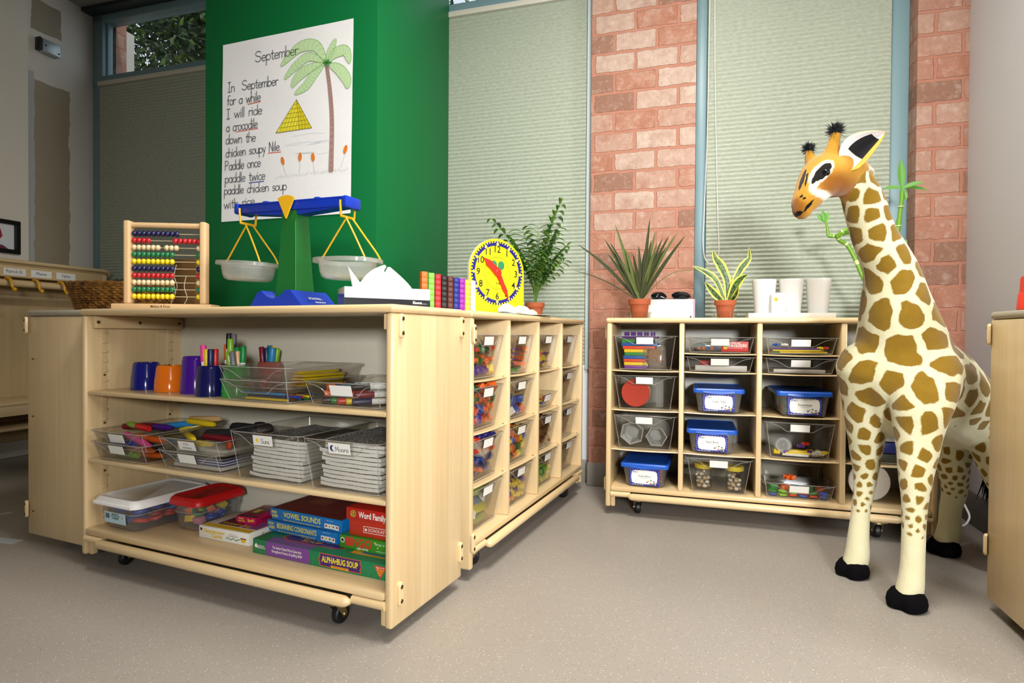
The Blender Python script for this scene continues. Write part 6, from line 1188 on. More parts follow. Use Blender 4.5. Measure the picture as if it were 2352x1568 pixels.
for pts,w,dy in (([(0.4906,0.9185),(0.4861,1.0072),(0.4592,1.0725),(0.438,1.105),(0.4286,1.1383)],0.021,0.0),([(0.4784,0.9186),(0.4424,1.008),(0.3978,1.0462),(0.3439,1.0719)],0.015,-0.02),([(0.4945,0.9184),(0.512,0.972),(0.537,1.01),(0.5635,1.0276)],0.021,-0.04),([(0.500,0.925),(0.5155,1.0),(0.5400,1.055),(0.562,1.085),(0.5745,1.1058),(0.5723,1.1515)],0.017,0.02),([(0.4697,0.9187),(0.4342,0.9525),(0.3947,0.9997)],0.018,-0.05),([(0.5,0.9183),(0.519,0.945),(0.528,0.980)],0.012,-0.06)):
    sp=catmull([(x-0.480,dy*(k/(len(pts)-1)),z-ZT-0.012) for k,(x,z) in enumerate(pts)],5)
    leaf(b,sp,(lambda u,w=w: w*(0.55+0.9*u if u<0.45 else 0.955*(1-((u-0.45)/0.55)**1.6)+0.02)),0,(0.1,-1,0.15),0.22,1)
b.build('leaves',[snm(),plain('D6D25E',0.45)],t,smooth=60)
t=empty('white_box','white carton behind the dracaena, with bags on top','box',mat=FC.m(0.150,0.215,ZT)); b=MB().rbox(0,0.207,0,0.12,0,0.088,0.0015); b.box(0.1985,0.2072,-0.0003,0.12,0.002,0.088,1); b.box(0.186,0.1925,-0.0006,0,0.006,0.013,2); b.build('carton',[plain('E6E4DF',0.6),plain('B79AB0',0.6),INK],t)
for i,(x,w,nm) in enumerate(((0.048,0.034,'left'),(0.146,0.040,'right'))):
    R=random.Random(i+3); ph=[R.uniform(0,6) for _ in range(3)]
    b=MB().loft([[((s*w*(1+0.16*math.sin(3*a+ph[0]+4*z*30)))*math.cos(a),s*w*0.8*(1+0.2*math.sin(4*a+ph[1]))*math.sin(a),z+0.004*math.sin(5*a+ph[2])) for a in [2*PI*j/16 for j in range(16)]] for s,z in ((0.8,0.003),(1.0,0.010),(0.95,0.020),(0.7,0.029),(0.25,0.033))],0)
    tag(b.build('plastic_bag',plain('0D0E14',0.15),None,mat=FC.m(0.150+x,0.275,ZT+0.0895)),'crumpled black plastic bag on the white carton, %s one'%nm,'bag')
t=empty('white_tray','long white tray carrying the three white plant pots','tray',mat=FC.m(0.572,0.125,ZT)); b=MB(); b.loft([rrect(0.325,0.15,0.008,0,3,0.1625,0.075),rrect(0.329,0.154,0.008,0.003,3,0.1625,0.075),rrect(0.331,0.156,0.008,0.022,3,0.1625,0.075),rrect(0.322,0.147,0.006,0.022,3,0.1625,0.075),rrect(0.318,0.143,0.006,0.006,3,0.1625,0.075)],0); b.build('tray',plain('E4E3DE',0.35),t)
for i,(x,nm) in enumerate(((0.638,'left'),(0.743,'middle'),(0.846,'right'))):
    t=empty('white_pot','glossy tapered white plant pot, %s one of three on the tray'%nm,'plant pot',mat=FC.m(x,0.205,ZT+0.0065),group='white pots on the tray')
    MB().lathe([(0.034,0),(0.036,0.002),(0.0485,0.150),(0.0495,0.157),(0.049,0.159),(0.0465,0.159),(0.0455,0.150),(0.0335,0.005)],40).build('pot',plain('E3E1DC',0.3),t); MB().lathe([(0.044,0.137),(0.002,0.139)],20).build('soil',SOIL,t)
    if i==0: b=MB(); leaf(b,[(0.01,0,0.135),(0.014,0,0.150),(0.02,0,0.165)],0.006,0,(0,-1,0)); leaf(b,[(0.01,0,0.135),(0.006,0,0.150),(0.0,0,0.163)],0.005,0,(0,-1,0)); b.build('seedling',PGD,t)
t=empty('seed_card','small white seed packet with an orange flower, before the pots','card',mat=FC.m(0.686,0.122,ZT)@RX(-0.06)); b=MB().box(-0.026,0.026,0,0.003,0.0,0.105,0)
for k in range(9): a=2*PI*k/9; b.poly([(-0.010+0.0065*math.cos(a)+0.0042*math.cos(q),-0.0004-0.00005*k,0.078+0.0065*math.sin(a)+0.0042*math.sin(q)) for q in [2*PI*j/10 for j in range(10)]][::-1],1)
b.poly([(-0.010+0.004*math.cos(q),-0.0012,0.078+0.004*math.sin(q)) for q in [2*PI*j/12 for j in range(12)]][::-1],2); b.box(-0.0095,-0.0085,-0.0006,0,0.03,0.07,3)
for s in (-1,1): b.poly([(-0.009,-0.0007,0.045),(-0.009+s*0.010,-0.0007,0.055),(-0.009+s*0.018,-0.0007,0.052),(-0.009+s*0.010,-0.0007,0.044)],3)
b.text('seeds',(0.0,0,0.095),(1,0,0),(0,0,1),0.004,4,0,0.012); b.build('packet',[plain('F3F1EB',0.6),plain('F0C060',0.6),plain('D8782A',0.6),plain('C9DDB8',0.6),plain('8A8A8A',0.6)],t,smooth=0)
BAM=plain('6FA02C',0.35,var=0.12); BAML=plain('5E9A34',0.4)
t=empty('lucky_bamboo','spiralled lucky bamboo stalks in a pot behind the giraffe neck','potted plant',mat=FC.m(1.085,0.20,ZT))
MB().lathe([(0.042,0),(0.045,0.003),(0.052,0.095),(0.049,0.095),(0.042,0.006)],28).build('pot',plain('DAD6CC',0.4),t)
MB().lathe([(0.046,0.08),(0.002,0.084)],18).build('soil',plain('8A8078',0.9,0.6,90),t)
st=MB(); lf=MB()
s1=catmull([(1.06,0.205,0.93),(1.0248,0.20,0.9855),(1.0053,0.20,1.0154),(0.976,0.20,1.0905),(0.9484,0.20,1.1412),(0.922,0.195,1.158),(0.912,0.185,1.175),(0.928,0.175,1.193),(0.948,0.18,1.2),(0.945,0.195,1.192),(0.92,0.205,1.181),(0.900,0.20,1.1785),(0.879,0.20,1.1814)],5)
s1=[(x-1.085,y-0.20,z-ZT) for x,y,z in s1]; st.tube(s1,0.0082,10)
for i in range(6,len(s1)-4,7): st.tube([s1[i],s1[i+1]],0.0092,10,1)
top=[(0.879-1.085,0,1.1814-ZT),(0.8755-1.085,0,1.215-ZT),(0.868-1.085,0,1.25-ZT)]; st.tube(top,[0.006,0.005,0.004],8)
for d,l in (((-0.3,-0.2,1),0.055),((-0.75,0,0.75),0.05),((0.25,0.1,1),0.045)):
    d=Vector(d).normalized(); p=Vector(top[2]); leaf(lf,[tuple(p-Vector((0,0,0.012))+d*l*u) for u in (0,0.3,0.6,1)],0.010,0,(0,-1,0))
p=Vector((0.93-1.085,0,1.18-ZT)); leaf(lf,[tuple(p+Vector((0.09*u,-0.01*u,0.015*math.sin(2*u)))) for u in (0,0.3,0.6,1)],0.006,0,(0,-1,0.3))
s2=catmull([(1.10,0.22,0.925),(1.1194,0.24,1.039),(1.1335,0.25,1.1451),(1.1449,0.25,1.2155),(1.1545,0.25,1.31),(1.157,0.25,1.36)],5); s2=[(x-1.085,y-0.20,z-ZT) for x,y,z in s2]; st.tube(s2,[0.0115]*12+[0.0105]*5+[0.008]*(len(s2)-17),10)
for i in range(3,len(s2)-5,4): st.tube([s2[i],tuple(Vector(s2[i])+Vector((0,0,0.004)))],0.0128,10,1)
p=Vector((1.156-1.085,0.05,1.37-ZT))
for d,l,w in (((-0.05,0,1),0.12,0.014),((-0.85,0,0.35),0.075,0.008),((0.75,-0.1,0.4),0.085,0.009),((0.9,0.1,0.2),0.10,0.007),((0.35,0.1,-0.9),0.05,0.012)):
    d=Vector(d).normalized(); leaf(lf,[tuple(p+d*l*u+Vector((0,0,-0.045*u*u*(1-abs(d.z))))) for u in (0,0.25,0.5,0.75,1)],w,0,(0,-1,0.1))
p=Vector((1.15-1.085,0.05,1.13-ZT)); leaf(lf,[tuple(p+Vector((0.02*u,-0.02,0.03*u))) for u in (0,0.4,0.7,1)],0.012,0,(0,-1,0)); p=Vector((1.135-1.085,0.04,1.17-ZT)); leaf(lf,[tuple(p+Vector((-0.03*u,-0.02,0.05*u))) for u in (0,0.4,0.7,1)],0.010,0,(0,-1,0))
st.build('stalks',[BAM,plain('C6D69A',0.4)],t,smooth=50); lf.build('leaves',BAML,t,smooth=60)
# ------------------------------------------------------------------ hand-drawn poster on the column
PK=lambda c: plain(c,0.9,var=0.08)
t_=MB(); nx,nz=22,26
def pp(u,v,y0=0.0):
    xl=-0.8168+(-0.8258+0.8168)*(1-v); xr=-0.1169+(-0.1284+0.1169)*(1-v); zt=2.1152+(2.1383-2.1152)*u; zb=1.2858+(1.2905-1.2858)*u
    w=0.0018*math.sin(7*u+5*v)*math.sin(3*v+9*u*v)+0.0008*math.sin(23*v)*(1-u)
    return (xl+(xr-xl)*u, -0.0045+y0+w*0.6, zb+(zt-zb)*v)
for y0,fl in ((0.0,False),(0.0012,True)):
    V=[pp(i/nx,j/nz,y0) for j in range(nz+1) for i in range(nx+1)]; F=[(j*(nx+1)+i,j*(nx+1)+i+1,(j+1)*(nx+1)+i+1,(j+1)*(nx+1)+i) for j in range(nz) for i in range(nx)]
    t_.add(V,[tuple(reversed(f)) for f in F] if fl else F,0)
YP=-0.0062; U=(1,0,0); Vv=(0,0,1)
def ln(pts,w,mi,k=0):
    P=[np.array((x,YP-0.00015*k,z)) for x,z in pts]; n=len(P); V=[]
    for i in range(n):
        d=P[min(i+1,n-1)]-P[max(i-1,0)]; d=d/(np.linalg.norm(d) or 1); s=np.array((-d[2],0,d[0])); ww=w(i/(n-1)) if callable(w) else w; V+=[tuple(P[i]+s*ww/2),tuple(P[i]-s*ww/2)]
    t_.add(V,[(2*i,2*i+1,2*i+3,2*i+2) for i in range(n-1)],mi)
for s,x0,x1,z0,z1,h in (('September',-0.631,-0.397,2.011,2.017,0.026),('In  September',-0.787,-0.504,1.890,1.893,0.024),('for a while',-0.79,-0.6,1.829,1.832,0.024),('I will ride',-0.793,-0.591,1.766,1.771,0.024),('a crocodile',-0.795,-0.616,1.706,1.71,0.024),('down the',-0.798,-0.627,1.649,1.648,0.024),('chicken soupy Nile.',-0.798,-0.489,1.587,1.596,0.0225),('Paddle once',-0.802,-0.599,1.526,1.53,0.0235),('paddle twice',-0.802,-0.574,1.467,1.469,0.0235),('paddle chicken soup',-0.807,-0.457,1.413,1.414,0.0225),('with rice',-0.807,-0.631,1.346,1.357,0.0225)):
    w=math.hypot(x1-x0,z1-z0); u=((x1-x0)/w,0,(z1-z0)/w); handwrite(t_,s,(x0,YP-0.0003,z0),u,(-u[2],0,u[0]),h,0.0030,1,w)
for a,b,m in (((-0.674,1.823),(-0.6,1.829),2),((-0.739,1.702),(-0.616,1.706),2),((-0.56,1.588),(-0.489,1.588),2),((-0.666,1.459),(-0.581,1.461),3)): ln([a,b],0.0035,m,1)
tr=catmull([(-0.249,1.946),(-0.231,1.827),(-0.222,1.686),(-0.226,1.48)],8); ln(tr,lambda u:0.017+0.008*u,4,1)
R=random.Random(8)
for i in range(26):
    x,z=tr[min(int(i*len(tr)/26),len(tr)-1)]; ln([(x-0.009,z-0.007),(x+0.009,z+0.007)],0.0012,5,2); ln([(x+0.009,z-0.008),(x-0.009,z+0.006)],0.0010,5,3)
for j,(sp,w) in enumerate((([(-0.253,1.965),(-0.305,2.042),(-0.393,2.046),(-0.491,1.976)],0.050),([(-0.262,1.966),(-0.34,1.999),(-0.41,1.966),(-0.471,1.914)],0.040),([(-0.27,1.96),(-0.348,1.944),(-0.401,1.913),(-0.432,1.872)],0.044),([(-0.266,1.952),(-0.313,1.917),(-0.357,1.871),(-0.417,1.841)],0.042),([(-0.245,1.968),(-0.228,2.01),(-0.202,2.061)],0.032),([(-0.24,1.967),(-0.202,1.999),(-0.152,2.0),(-0.131,1.943)],0.046),([(-0.236,1.952),(-0.185,1.924),(-0.147,1.876),(-0.141,1.835)],0.048))):
    c=catmull(sp,8); ln(c,lambda u,w=w:w*math.sin(PI*min(1,u*0.97+0.02))**0.7+0.002,6,j); n=len(c); e1=[];e2=[]
    for i in range(n):
        d=np.array(c[min(i+1,n-1)])-np.array(c[max(i-1,0)]); d/=np.linalg.norm(d) or 1; ww=(w*math.sin(PI*min(1,i/(n-1)*0.97+0.02))**0.7+0.002)/2; e1.append((c[i][0]-d[1]*ww,c[i][1]+d[0]*ww)); e2.append((c[i][0]+d[1]*ww,c[i][1]-d[0]*ww))
    ln(e1,0.0014,7,j+8); ln(e2,0.0014,7,j+8)
    for i in range(2,n-1,2): ln([c[i],e1[max(i-1,0)]],0.0008,7,9); ln([c[i],e2[max(i-1,0)]],0.0008,7,9)
for i in range(30): a=2*PI*i/30+R.uniform(-.1,.1); r=R.uniform(0.012,0.026); ln([(-0.247,1.960),(-0.247+r*math.cos(a),1.960+r*0.8*math.sin(a))],0.0018,8,17)
P0,P1,P2,P3=(-0.407,1.816),(-0.517,1.676),(-0.326,1.681),(-0.391,1.680)
t_.poly([(x,YP-0.0002,z) for x,z in (P0,P1,P3)],9); t_.poly([(x,YP-0.0002,z) for x,z in (P0,P3,P2)],10)
for a,b in ((P0,P1),(P0,P2),(P0,P3),(P1,P3),(P3,P2)): ln([a,b],0.0022,11,4)
def L2(p,q,u): return (p[0]+(q[0]-p[0])*u,p[1]+(q[1]-p[1])*u)
for i in range(1,7):
    u=i/7; ln([L2(P0,P1,u),L2(P0,P3,u),L2(P0,P2,u)],0.0016,11,4)
    for k in range(i+1): q=(k+0.5*(i%2))/(i+1); ln([L2(L2(P0,P1,u),L2(P0,P3,u),q),L2(L2(P0,P1,u+1/7),L2(P0,P3,u+1/7),q*(i+0.7)/(i+1)+0.02)],0.0014,11,4)
    for k in range(1,1+i//2): q=k/(1+i//2); ln([L2(L2(P0,P3,u),L2(P0,P2,u),q),L2(L2(P0,P3,u+1/7),L2(P0,P2,u+1/7),q)],0.0014,11,4)
for (x,z),(gx,gz) in zip(((-0.48,1.546),(-0.387,1.557),(-0.319,1.55),(-0.153,1.571)),((-0.462,1.479),(-0.391,1.485),(-0.31,1.479),(-0.176,1.491))):
    ln([(x,z-0.015),(gx,gz)],0.0015,12,2); a=math.atan2(x-gx,z-gz); t_.poly([(x+0.0095*math.cos(q)*math.cos(a)+0.020*math.sin(q)*math.sin(a),YP-0.0006,z-0.0095*math.cos(q)*math.sin(a)+0.020*math.sin(q)*math.cos(a)) for q in [2*PI*j/16 for j in range(16)]],13)
for i in range(70):
    x=-0.516+0.38*i/70; z=1.468+0.01*i/70+R.uniform(-0.004,0.004); ln([(x,z),(x+R.uniform(-0.004,0.006),z+R.uniform(0.006,0.016))],0.0010,12,1)
for i in range(16):
    x=R.uniform(-0.5,-0.30); z=R.uniform(1.56,1.66); ln([(x,z),(x+R.uniform(0.04,0.09),z+R.uniform(-0.002,0.004))],0.0016,14,0)
po=t_.build('poster',[plain('F4F3F1',0.85,0.15,60),plain('3A3A40',0.9),plain('E0603A',0.9),plain('2A3CA8',0.9),PK('B08C84'),PK('7E5A54'),PK('C6E2AC'),PK('8DBE72'),PK('3A8A2A'),PK('F1E335'),PK('E2CF20'),PK('6E6418'),PK('BDBAB0'),PK('E8812A'),PK('E2E8EE')],None,mat=FK.M,smooth=0)
tag(po,'large handwritten September poem poster with a palm tree drawing on green column','poster')
# ------------------------------------------------------------------ plush giraffe
GO=Vector((1.34,1.90,0.0))
def gw(p): return (p[0]-GO.x,p[1]-GO.y,p[2])
neck=[(1.02,1.775,1.215,.050),(1.045,1.78,1.159,.057),(1.081,1.79,1.07,.0605),(1.145,1.81,.966,.074),(1.175,1.83,.864,.098),(1.211,1.86,.757,.128),(1.223,1.875,.661,.163),(1.231,1.89,.591,.145)]
trunk=[(1.223,1.875,.66,.150),(1.36,1.93,.60,.145),(1.47,1.99,.545,.13),(1.56,2.045,.50,.118),(1.63,2.085,.49,.075)]
legN=[(1.249,1.8,.653,.1),(1.199,1.745,.567,.082),(1.187,1.735,.498,.065),(1.178,1.725,.43,.053),(1.167,1.715,.369,.0445),(1.159,1.705,.296,.034),(1.154,1.7,.235,.031),(1.15,1.695,.174,.0305),(1.145,1.69,.114,.031),(1.138,1.685,.066,.034),(1.131,1.685,.034,.036)]
legF=[(1.132,1.88,.66,.1),(1.132,1.9,.562,.072),(1.139,1.91,.47,.058),(1.145,1.92,.391,.047),(1.144,1.92,.306,.034),(1.129,1.915,.209,.028),(1.119,1.91,.126,.0315),(1.113,1.905,.066,.036),(1.104,1.905,.036,.036)]
hind1=[(1.613,2.07,.5,.105),(1.575,2.095,.404,.064),(1.563,2.105,.326,.054),(1.583,2.12,.23,.041),(1.569,2.12,.152,.034),(1.564,2.115,.099,.036),(1.553,2.11,.055,.040),(1.544,2.11,.036,.038)]
hind2=[(1.606,2.0,.508,.10),(1.59,1.97,.411,.065),(1.605,1.96,.314,.045),(1.632,1.945,.219,.034),(1.632,1.93,.126,.035),(1.628,1.925,.05,.038)]
head=[(1.030,1.79,1.245,.045),(1.000,1.783,1.250,.062),(.949,1.765,1.244,.067),(.906,1.75,1.231,.064),(.873,1.735,1.198,.051),(.851,1.725,1.168,.0415),(.836,1.72,1.144,.036),(.831,1.718,1.129,.028)]
hornN=[(.924,1.74,1.275,.028),(.926,1.739,1.305,.021),(.930,1.737,1.332,.016),(.933,1.736,1.348,.016)]
hornF=[(.902,1.8,1.275,.024),(.893,1.8,1.298,.017),(.888,1.8,1.318,.013)]
b=MB()
def chain(P,sub=5,seg=20):
    Q=catmull(P,sub); a,z=Q[0],Q[-1]; d0=(Vector(Q[0][:3])-Vector(Q[1][:3])).normalized(); d1=(Vector(Q[-1][:3])-Vector(Q[-2][:3])).normalized()
    pre=[tuple(Vector(a[:3])+d0*a[3]*math.sin(t))+(a[3]*math.cos(t),) for t in (1.45,1.1,0.7,0.35)]; post=[tuple(Vector(z[:3])+d1*z[3]*math.sin(t))+(z[3]*math.cos(t),) for t in (0.35,0.7,1.1,1.45)]
    Q=pre+Q+post; b.tube([gw(q) for q in Q],[q[3] for q in Q],seg)
for P in (neck,trunk,legN,legF,hind1,hind2,head,hornN,hornF): chain(P)
raw=b.mesh('raw',[FLOORM],0); tmp=bpy.data.objects.new('tmp',raw); C.objects.link(tmp)
rm=tmp.modifiers.new('r','REMESH'); rm.mode='VOXEL'; rm.voxel_size=0.0062
sm=tmp.modifiers.new('s','SMOOTH'); sm.factor=0.5; sm.iterations=9
dg=bpy.context.evaluated_depsgraph_get(); gm=bpy.data.meshes.new_from_object(tmp.evaluated_get(dg)); bpy.data.objects.remove(tmp); bpy.data.meshes.remove(raw)
gm.name='plush_body'; n=len(gm.vertices); co_=np.zeros(n*3); gm.vertices.foreach_get('co',co_); V=co_.reshape(n,3)+np.array(GO); nr=np.zeros(n*3); gm.vertices.foreach_get('normal',nr); NV=nr.reshape(n,3)
def segd(V,P):
    best=np.full(len(V),9.0)
    for i in range(len(P)-1):
        a=np.array(P[i][:3]);c=np.array(P[i+1][:3]); ab=c-a; t=np.clip(((V-a)@ab)/(ab@ab),0,1); best=np.minimum(best,np.linalg.norm(V-(a+t[:,None]*ab),axis=1)-(P[i][3]+(P[i+1][3]-P[i][3])*t))
    return best
dH=segd(V,head); dN=segd(V,neck); hd=np.minimum(dH,np.minimum(segd(V,hornN),segd(V,hornF)))
ishead=(V[:,2]>1.05)&((hd<dN-0.010)|((V[:,0]<0.985)&(V[:,2]>1.08)))&(V[:,0]<1.035)
z=V[:,2]; isneck=(z>0.80)
lg=np.minimum(np.minimum(segd(V,legN),segd(V,legF)),np.minimum(segd(V,hind1),segd(V,hind2))); 
rad=np.where(isneck,np.interp(z,[0.8,0.95,1.2],[0.082,0.060,0.044]),np.interp(z,[0.16,0.25,0.33,0.43,0.55,0.66,0.8],[0.017,0.021,0.030,0.043,0.056,0.074,0.084]))
bord=rad*np.where(isneck,0.125,np.interp(z,[0.2,0.35,0.5,0.62],[0.27,0.20,0.155,0.125]))
rng=np.random.default_rng(12); order=rng.permutation(n); seeds=[]; sr=[]
for i in order:
    if z[i]<0.15: continue
    if seeds:
        d=np.linalg.norm(np.array(seeds)-V[i],axis=1)
        if (d<0.5*(rad[i]+np.array(sr))).any(): continue
    seeds.append(V[i]); sr.append(rad[i])
seeds=np.array(seeds)
nz=np.array([[noise.noise(Vector(v)*38), noise.noise(Vector(v)*38+Vector((7,3,1))), noise.noise(Vector(v)*38+Vector((1,9,4)))] for v in V])
Vw=V+nz*(rad*0.10)[:,None]
edge=np.zeros(n)
for s in range(0,n,4000):
    d=np.linalg.norm(Vw[s:s+4000,None,:]-seeds[None],axis=2); d.partition(1,axis=1); edge[s:s+4000]=(d[:,1]-d[:,0])*0.5
edge=edge-bord
edge-=np.clip((0.215-z)/0.05,0,1)*0.012; edge-=np.clip((0.165-z)/0.02,0,1)*0.05
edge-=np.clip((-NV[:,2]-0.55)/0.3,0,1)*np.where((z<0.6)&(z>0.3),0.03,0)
edge=np.where(ishead,0.02,edge)
# markings of the face, in the head's own side view
right=np.array((0.84,-0.54,0)); hc=np.array((.949,1.765,1.244)); sidev=np.array((-0.54,-0.84,0))
A=(V-hc)@right; Z=z-hc[2]; near=((V-hc)@sidev>-0.02)
def hp(px,py): return ((px+4-1918)*0.00113,(400-py-11)*0.00129)
def ell(px,py,l,w,ang):
    a,q=hp(px,py); c_,s_=math.cos(ang),math.sin(ang); dx=A-a; dz=Z-q; u=dx*c_+dz*s_; v=-dx*s_+dz*c_; return np.sqrt((u/l)**2+(v/w)**2)
cream=np.zeros(n); dark=np.zeros(n); brown=np.zeros(n)
def put(arr,f,soft=0.15): arr[:]=np.maximum(arr,np.where(ishead&near,np.clip((1-f)/soft+0.5,0,1),0))
put(cream,ell(1890,399,0.040,0.022,0.93)); put(cream,ell(1876,428,0.020,0.010,1.2),0.4); put(cream,ell(1905,452,0.040,0.011,-0.35),0.5)
put(dark,ell(1893,399,0.031,0.0150,0.95)); put(dark,ell(1878,414,0.016,0.006,1.1)); put(dark,ell(1848,411,0.034,0.0055,1.35),0.5); put(dark,ell(1858,414,0.022,0.0025,1.45),0.6); put(dark,ell(1849,452,0.0045,0.0045,0)); put(dark,ell(1856,457,0.007,0.0018,0.5)); put(dark,ell(1865,474,0.022,0.0035,0.95),0.5); put(dark,ell(1842,489,0.011,0.006,0.2),0.5)
put(brown,ell(1922,424,0.045,0.030,0.0),0.9); put(brown,ell(1838,478,0.026,0.022,0.0),0.7); put(brown,ell(1838,462,0.010,0.012,0),0.8)
cream=np.where(ishead,cream*(1-dark),0)
for nm,arr in (('spot',edge),('dark',dark),('brown',brown),('cream',cream),('ishead',ishead.astype(float))):
    at=gm.attributes.new(nm,'FLOAT','POINT'); at.data.foreach_set('value',arr.astype(np.float32))
m,nt,bs=base('plush_fur'); L=nt.links
def at(nm): q=N(nt,'ShaderNodeAttribute'); q.attribute_name=nm; return q.outputs['Fac']
tc=N(nt,'ShaderNodeTexCoord'); n1=N(nt,'ShaderNodeTexNoise',Scale=260.0,Detail=4.0); n2=N(nt,'ShaderNodeTexNoise',Scale=26.0,Detail=3.0)
for q in (n1,n2): L.new(tc.outputs['Object'],q.inputs['Vector'])
fz=mth(nt,'MULTIPLY_ADD',n1.outputs[0],0.006,-0.003)
msk=ramp(nt,mth(nt,'ADD',at('spot'),fz),-0.0012,0.0018)
crm=mixc(nt,n2.outputs[0],lin('E0D8A8'),lin('E8E2C2')); spt=mixc(nt,n2.outputs[0],lin('7E6018'),lin('967422'))
gold=mixc(nt,n2.outputs[0],lin('A8761E'),lin('BE8C30')); col=mixc(nt,at('ishead'),mixc(nt,msk,crm,spt),gold)
col=mixc(nt,mth(nt,'MULTIPLY',at('brown'),0.85),col,lin('8A4E12')); col=mixc(nt,at('cream'),col,lin('F6F0DC'))
col=mixc(nt,ramp(nt,mth(nt,'ADD',at('dark'),mth(nt,'MULTIPLY_ADD',n1.outputs[0],0.5,-0.25)),0.35,0.6),col,lin('0C0A08'))
col=mixc(nt,1.0,col,mixc(nt,n1.outputs[0],(0.86,0.86,0.86),(1,1,1)),'MULTIPLY')
L.new(col,bs.inputs['Base Color']); bs.inputs['Roughness'].default_value=0.95; bs.inputs['Specular IOR Level'].default_value=0.1; bs.inputs['Sheen Weight'].default_value=0.25
bp=N(nt,'ShaderNodeBump',Strength=0.5,Distance=0.0022); L.new(n1.outputs[0],bp.inputs['Height']); L.new(bp.outputs[0],bs.inputs['Normal'])
gm.materials.clear(); gm.materials.append(m); gm.polygons.foreach_set('use_smooth',[True]*len(gm.polygons))
G=empty('plush_giraffe','tall plush toy giraffe with brown patches, standing beside the window cabinet','toy giraffe',tuple(GO))
link('plush_body',gm,G)
BLK=plain('08070A',0.95,0.7,160,spec=0.1)
def hoof(c,toe,r,name='hoof'):
    c=Vector(c); d=Vector(toe).normalized(); s=Vector((-d.y,d.x,0)); b=MB(); rings=[]
    for zz,k in ((0.001,0.86),(0.006,0.98),(0.02,1.03),(0.034,0.98),(0.046,0.84),(0.054,0.62)):
        ring=[]
        for j in range(28):
            a=2*PI*j/28; x=math.cos(a); y=math.sin(a); rr=r*k; cl=1-0.30*max(0,math.cos(a))**14
            ring.append(gw(tuple(c+d*(x*rr*(1.22 if x>0 else 0.95)*cl+0.004)+s*(y*rr*1.06)+Vector((0,0,zz*(1-0.18*(x>0)*x))))))
        rings.append(ring)
    b.loft(rings,0); return b.build(name,BLK,G)
hoof((1.128,1.682,0),(-0.80,-0.55,0),0.047); hoof((1.102,1.905,0),(-0.85,-0.45,0),0.045); hoof((1.540,2.105,0),(-0.85,-0.4,0),0.048); hoof((1.626,1.925,0),(-0.9,-0.4,0),0.046)
def tuft(c,r,nb,seed,ln_=0.032):
    R=random.Random(seed); b=MB(); c=Vector(gw(c)); b.ball(tuple(c),r*0.75,0,10,7)
    for i in range(nb):
        d=Vector((R.gauss(0,1),R.gauss(0,1),R.gauss(0.55,0.8))).normalized(); o=d.orthogonal().normalized(); l=r*0.7+ln_*R.uniform(0.4,1.0); w=0.0022
        q=d.cross(o); p=c+d*r*0.5; e=c+d*l+Vector((R.uniform(-1,1),R.uniform(-1,1),0))*0.003
        b.add([tuple(p+o*w),tuple(p-o*w*0.5+q*w*0.87),tuple(p-o*w*0.5-q*w*0.87),tuple(e)],[(0,1,3),(1,2,3),(2,0,3)])
    return b.build('horn_tuft',plain('0E1018',0.9),G,smooth=0)
tuft((.934,1.736,1.360),.017,230,3,0.024); tuft((.887,1.80,1.328),.013,170,4,0.020)
# near ear, cupped towards the viewer's side, with a black patch inside
def ear(p0,p1,perp,nrm,wd,seed):
    p0=Vector(p0);p1=Vector(p1);perp=Vector(perp).normalized();nrm=Vector(nrm).normalized(); nu,na=16,20; V=[];F=[];Mi=[]
    for i in range(nu+1):
        u=i/nu; w=wd*(math.sin(PI*min(1,0.16+0.84*u**0.9))**0.75 if u<1 else 0.02)*(1.0 if u>0.1 else 0.75+2.5*u); c=p0.lerp(p1,u)+perp*0.012*math.sin(PI*u)
        for j in range(na):
            a=2*PI*j/na; x=math.cos(a); y=math.sin(a); th=0.013*math.sin(PI*(0.12+0.82*u)); yy=y*th if y<0 else -th*0.55*(1-x*x)*1.0+th*0.5*abs(x)
            V.append(gw(tuple(c+perp*(x*w)+nrm*(yy+0.022*x*x*(w/wd)))))
    for i in range(nu):
        for j in range(na):
            k=(j+1)%na; F.append((i*na+j,i*na+k,(i+1)*na+k,(i+1)*na+j)); u=(i+0.5)/nu; a=2*PI*(j+0.5)/na; x=math.cos(a); fr_=math.sin(a)>0
            Mi.append(0 if (not fr_ or x<-0.62) else (2 if 0.33<u<0.84 and -0.5<x<0.70 else 1 if x<0.86 else 3))
    F+=[tuple(range(na)),tuple(range(nu*na,(nu+1)*na))]; Mi+=[0,0]
    b=MB(); b.add(V,F,Mi); return b.build('ear',[plain('D2A040',0.95,0.4,160),plain('CBC6C6',0.95,0.4,160),plain('0C0C10',0.95,0.4,160),plain('F0E8CC',0.95,0.4,160)],G,smooth=70)
ear((.952,1.712,1.248),(1.034,1.668,1.338),(-0.60,0.38,0.70),(-0.54,-0.84,0.05),0.042,1)
ear((.985,1.838,1.272),(1.03,1.905,1.315),(-0.5,-0.1,0.85),(-0.9,0.3,0.1),0.034,2)
for e in ((.884,1.690,1.229),): MB().ball(gw(e),0.0105,0,16,10).build('eye',plain('08070A',0.08),G)
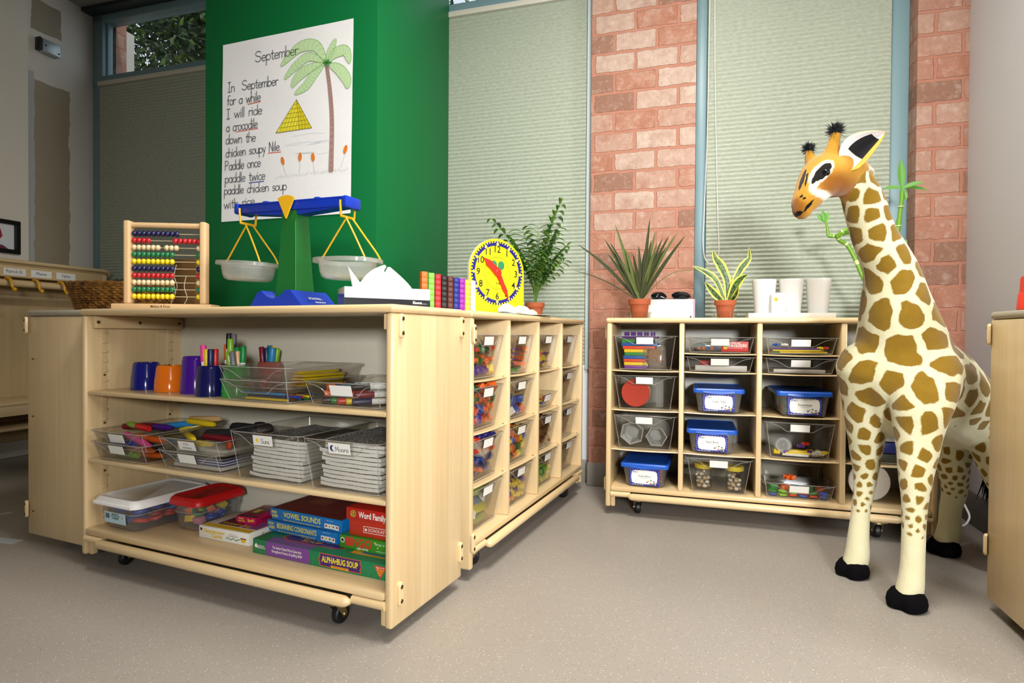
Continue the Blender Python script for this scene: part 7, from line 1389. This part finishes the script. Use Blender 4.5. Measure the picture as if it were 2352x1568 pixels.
MB().ball(gw((.880,1.795,1.226)),0.0105,0,16,10).build('eye',plain('08070A',0.08),G)
R=random.Random(6); b=MB(); mp_=catmull([(1.066,1.812,1.272),(1.098,1.825,1.205),(1.128,1.838,1.139),(1.165,1.852,1.066),(1.215,1.872,.990),(1.262,1.896,.905),(1.30,1.92,.82)],12)
for i in range(len(mp_)-1):
    t0=(Vector(mp_[i+1])-Vector(mp_[i])).normalized(); out=Vector((0.86,0.28,0.42)); out=(out-t0*out.dot(t0)).normalized(); s=t0.cross(out)
    for k in range(7):
        p=Vector(mp_[i]).lerp(Vector(mp_[i+1]),R.random())+s*R.uniform(-0.011,0.011)-out*0.012; e=p+out*R.uniform(0.020,0.032)+t0*R.uniform(0.0,0.012)+s*R.uniform(-0.004,0.004); w=0.004
        b.add([gw(tuple(p+t0*w)),gw(tuple(p-t0*w+s*w)),gw(tuple(p-t0*w-s*w)),gw(tuple(e))],[(0,1,3),(1,2,3),(2,0,3)])
b.build('mane',plain('A8622A',0.95),G,smooth=0)
b=MB(); b.tube([gw(q) for q in catmull([(1.66,2.10,.53),(1.72,2.13,.44),(1.735,2.15,.32),(1.737,2.155,.25)],5)],[0.013]*8+[0.010]*8,10,0); b.build('tail',plain('E8E0B0',0.95,0.4,160),G)
R=random.Random(5); b=MB()
for i in range(90):
    p=Vector((1.737,2.155,0.26))+Vector((R.gauss(0,0.006),R.gauss(0,0.006),0)); e=p+Vector((R.gauss(0,0.012),R.gauss(0,0.012),-R.uniform(0.06,0.11))); w=0.0035
    b.add([gw(tuple(p+Vector((w,0,0)))),gw(tuple(p+Vector((-w,w,0)))),gw(tuple(p+Vector((-w,-w,0)))),gw(tuple(e))],[(0,1,3),(1,2,3),(2,0,3)])
b.build('tail_tuft',BLK,G,smooth=0)
tag(link('cable',MB().tube(catmull([(1.838,2.42,0.10),(1.835,2.40,0.085),(1.83,2.37,0.05),(1.80,2.36,0.02),(1.78,2.40,0.006)],5),0.004,8).mesh('cable',WHITE)),'short white cable at the skirting behind the giraffe hind legs','cable')
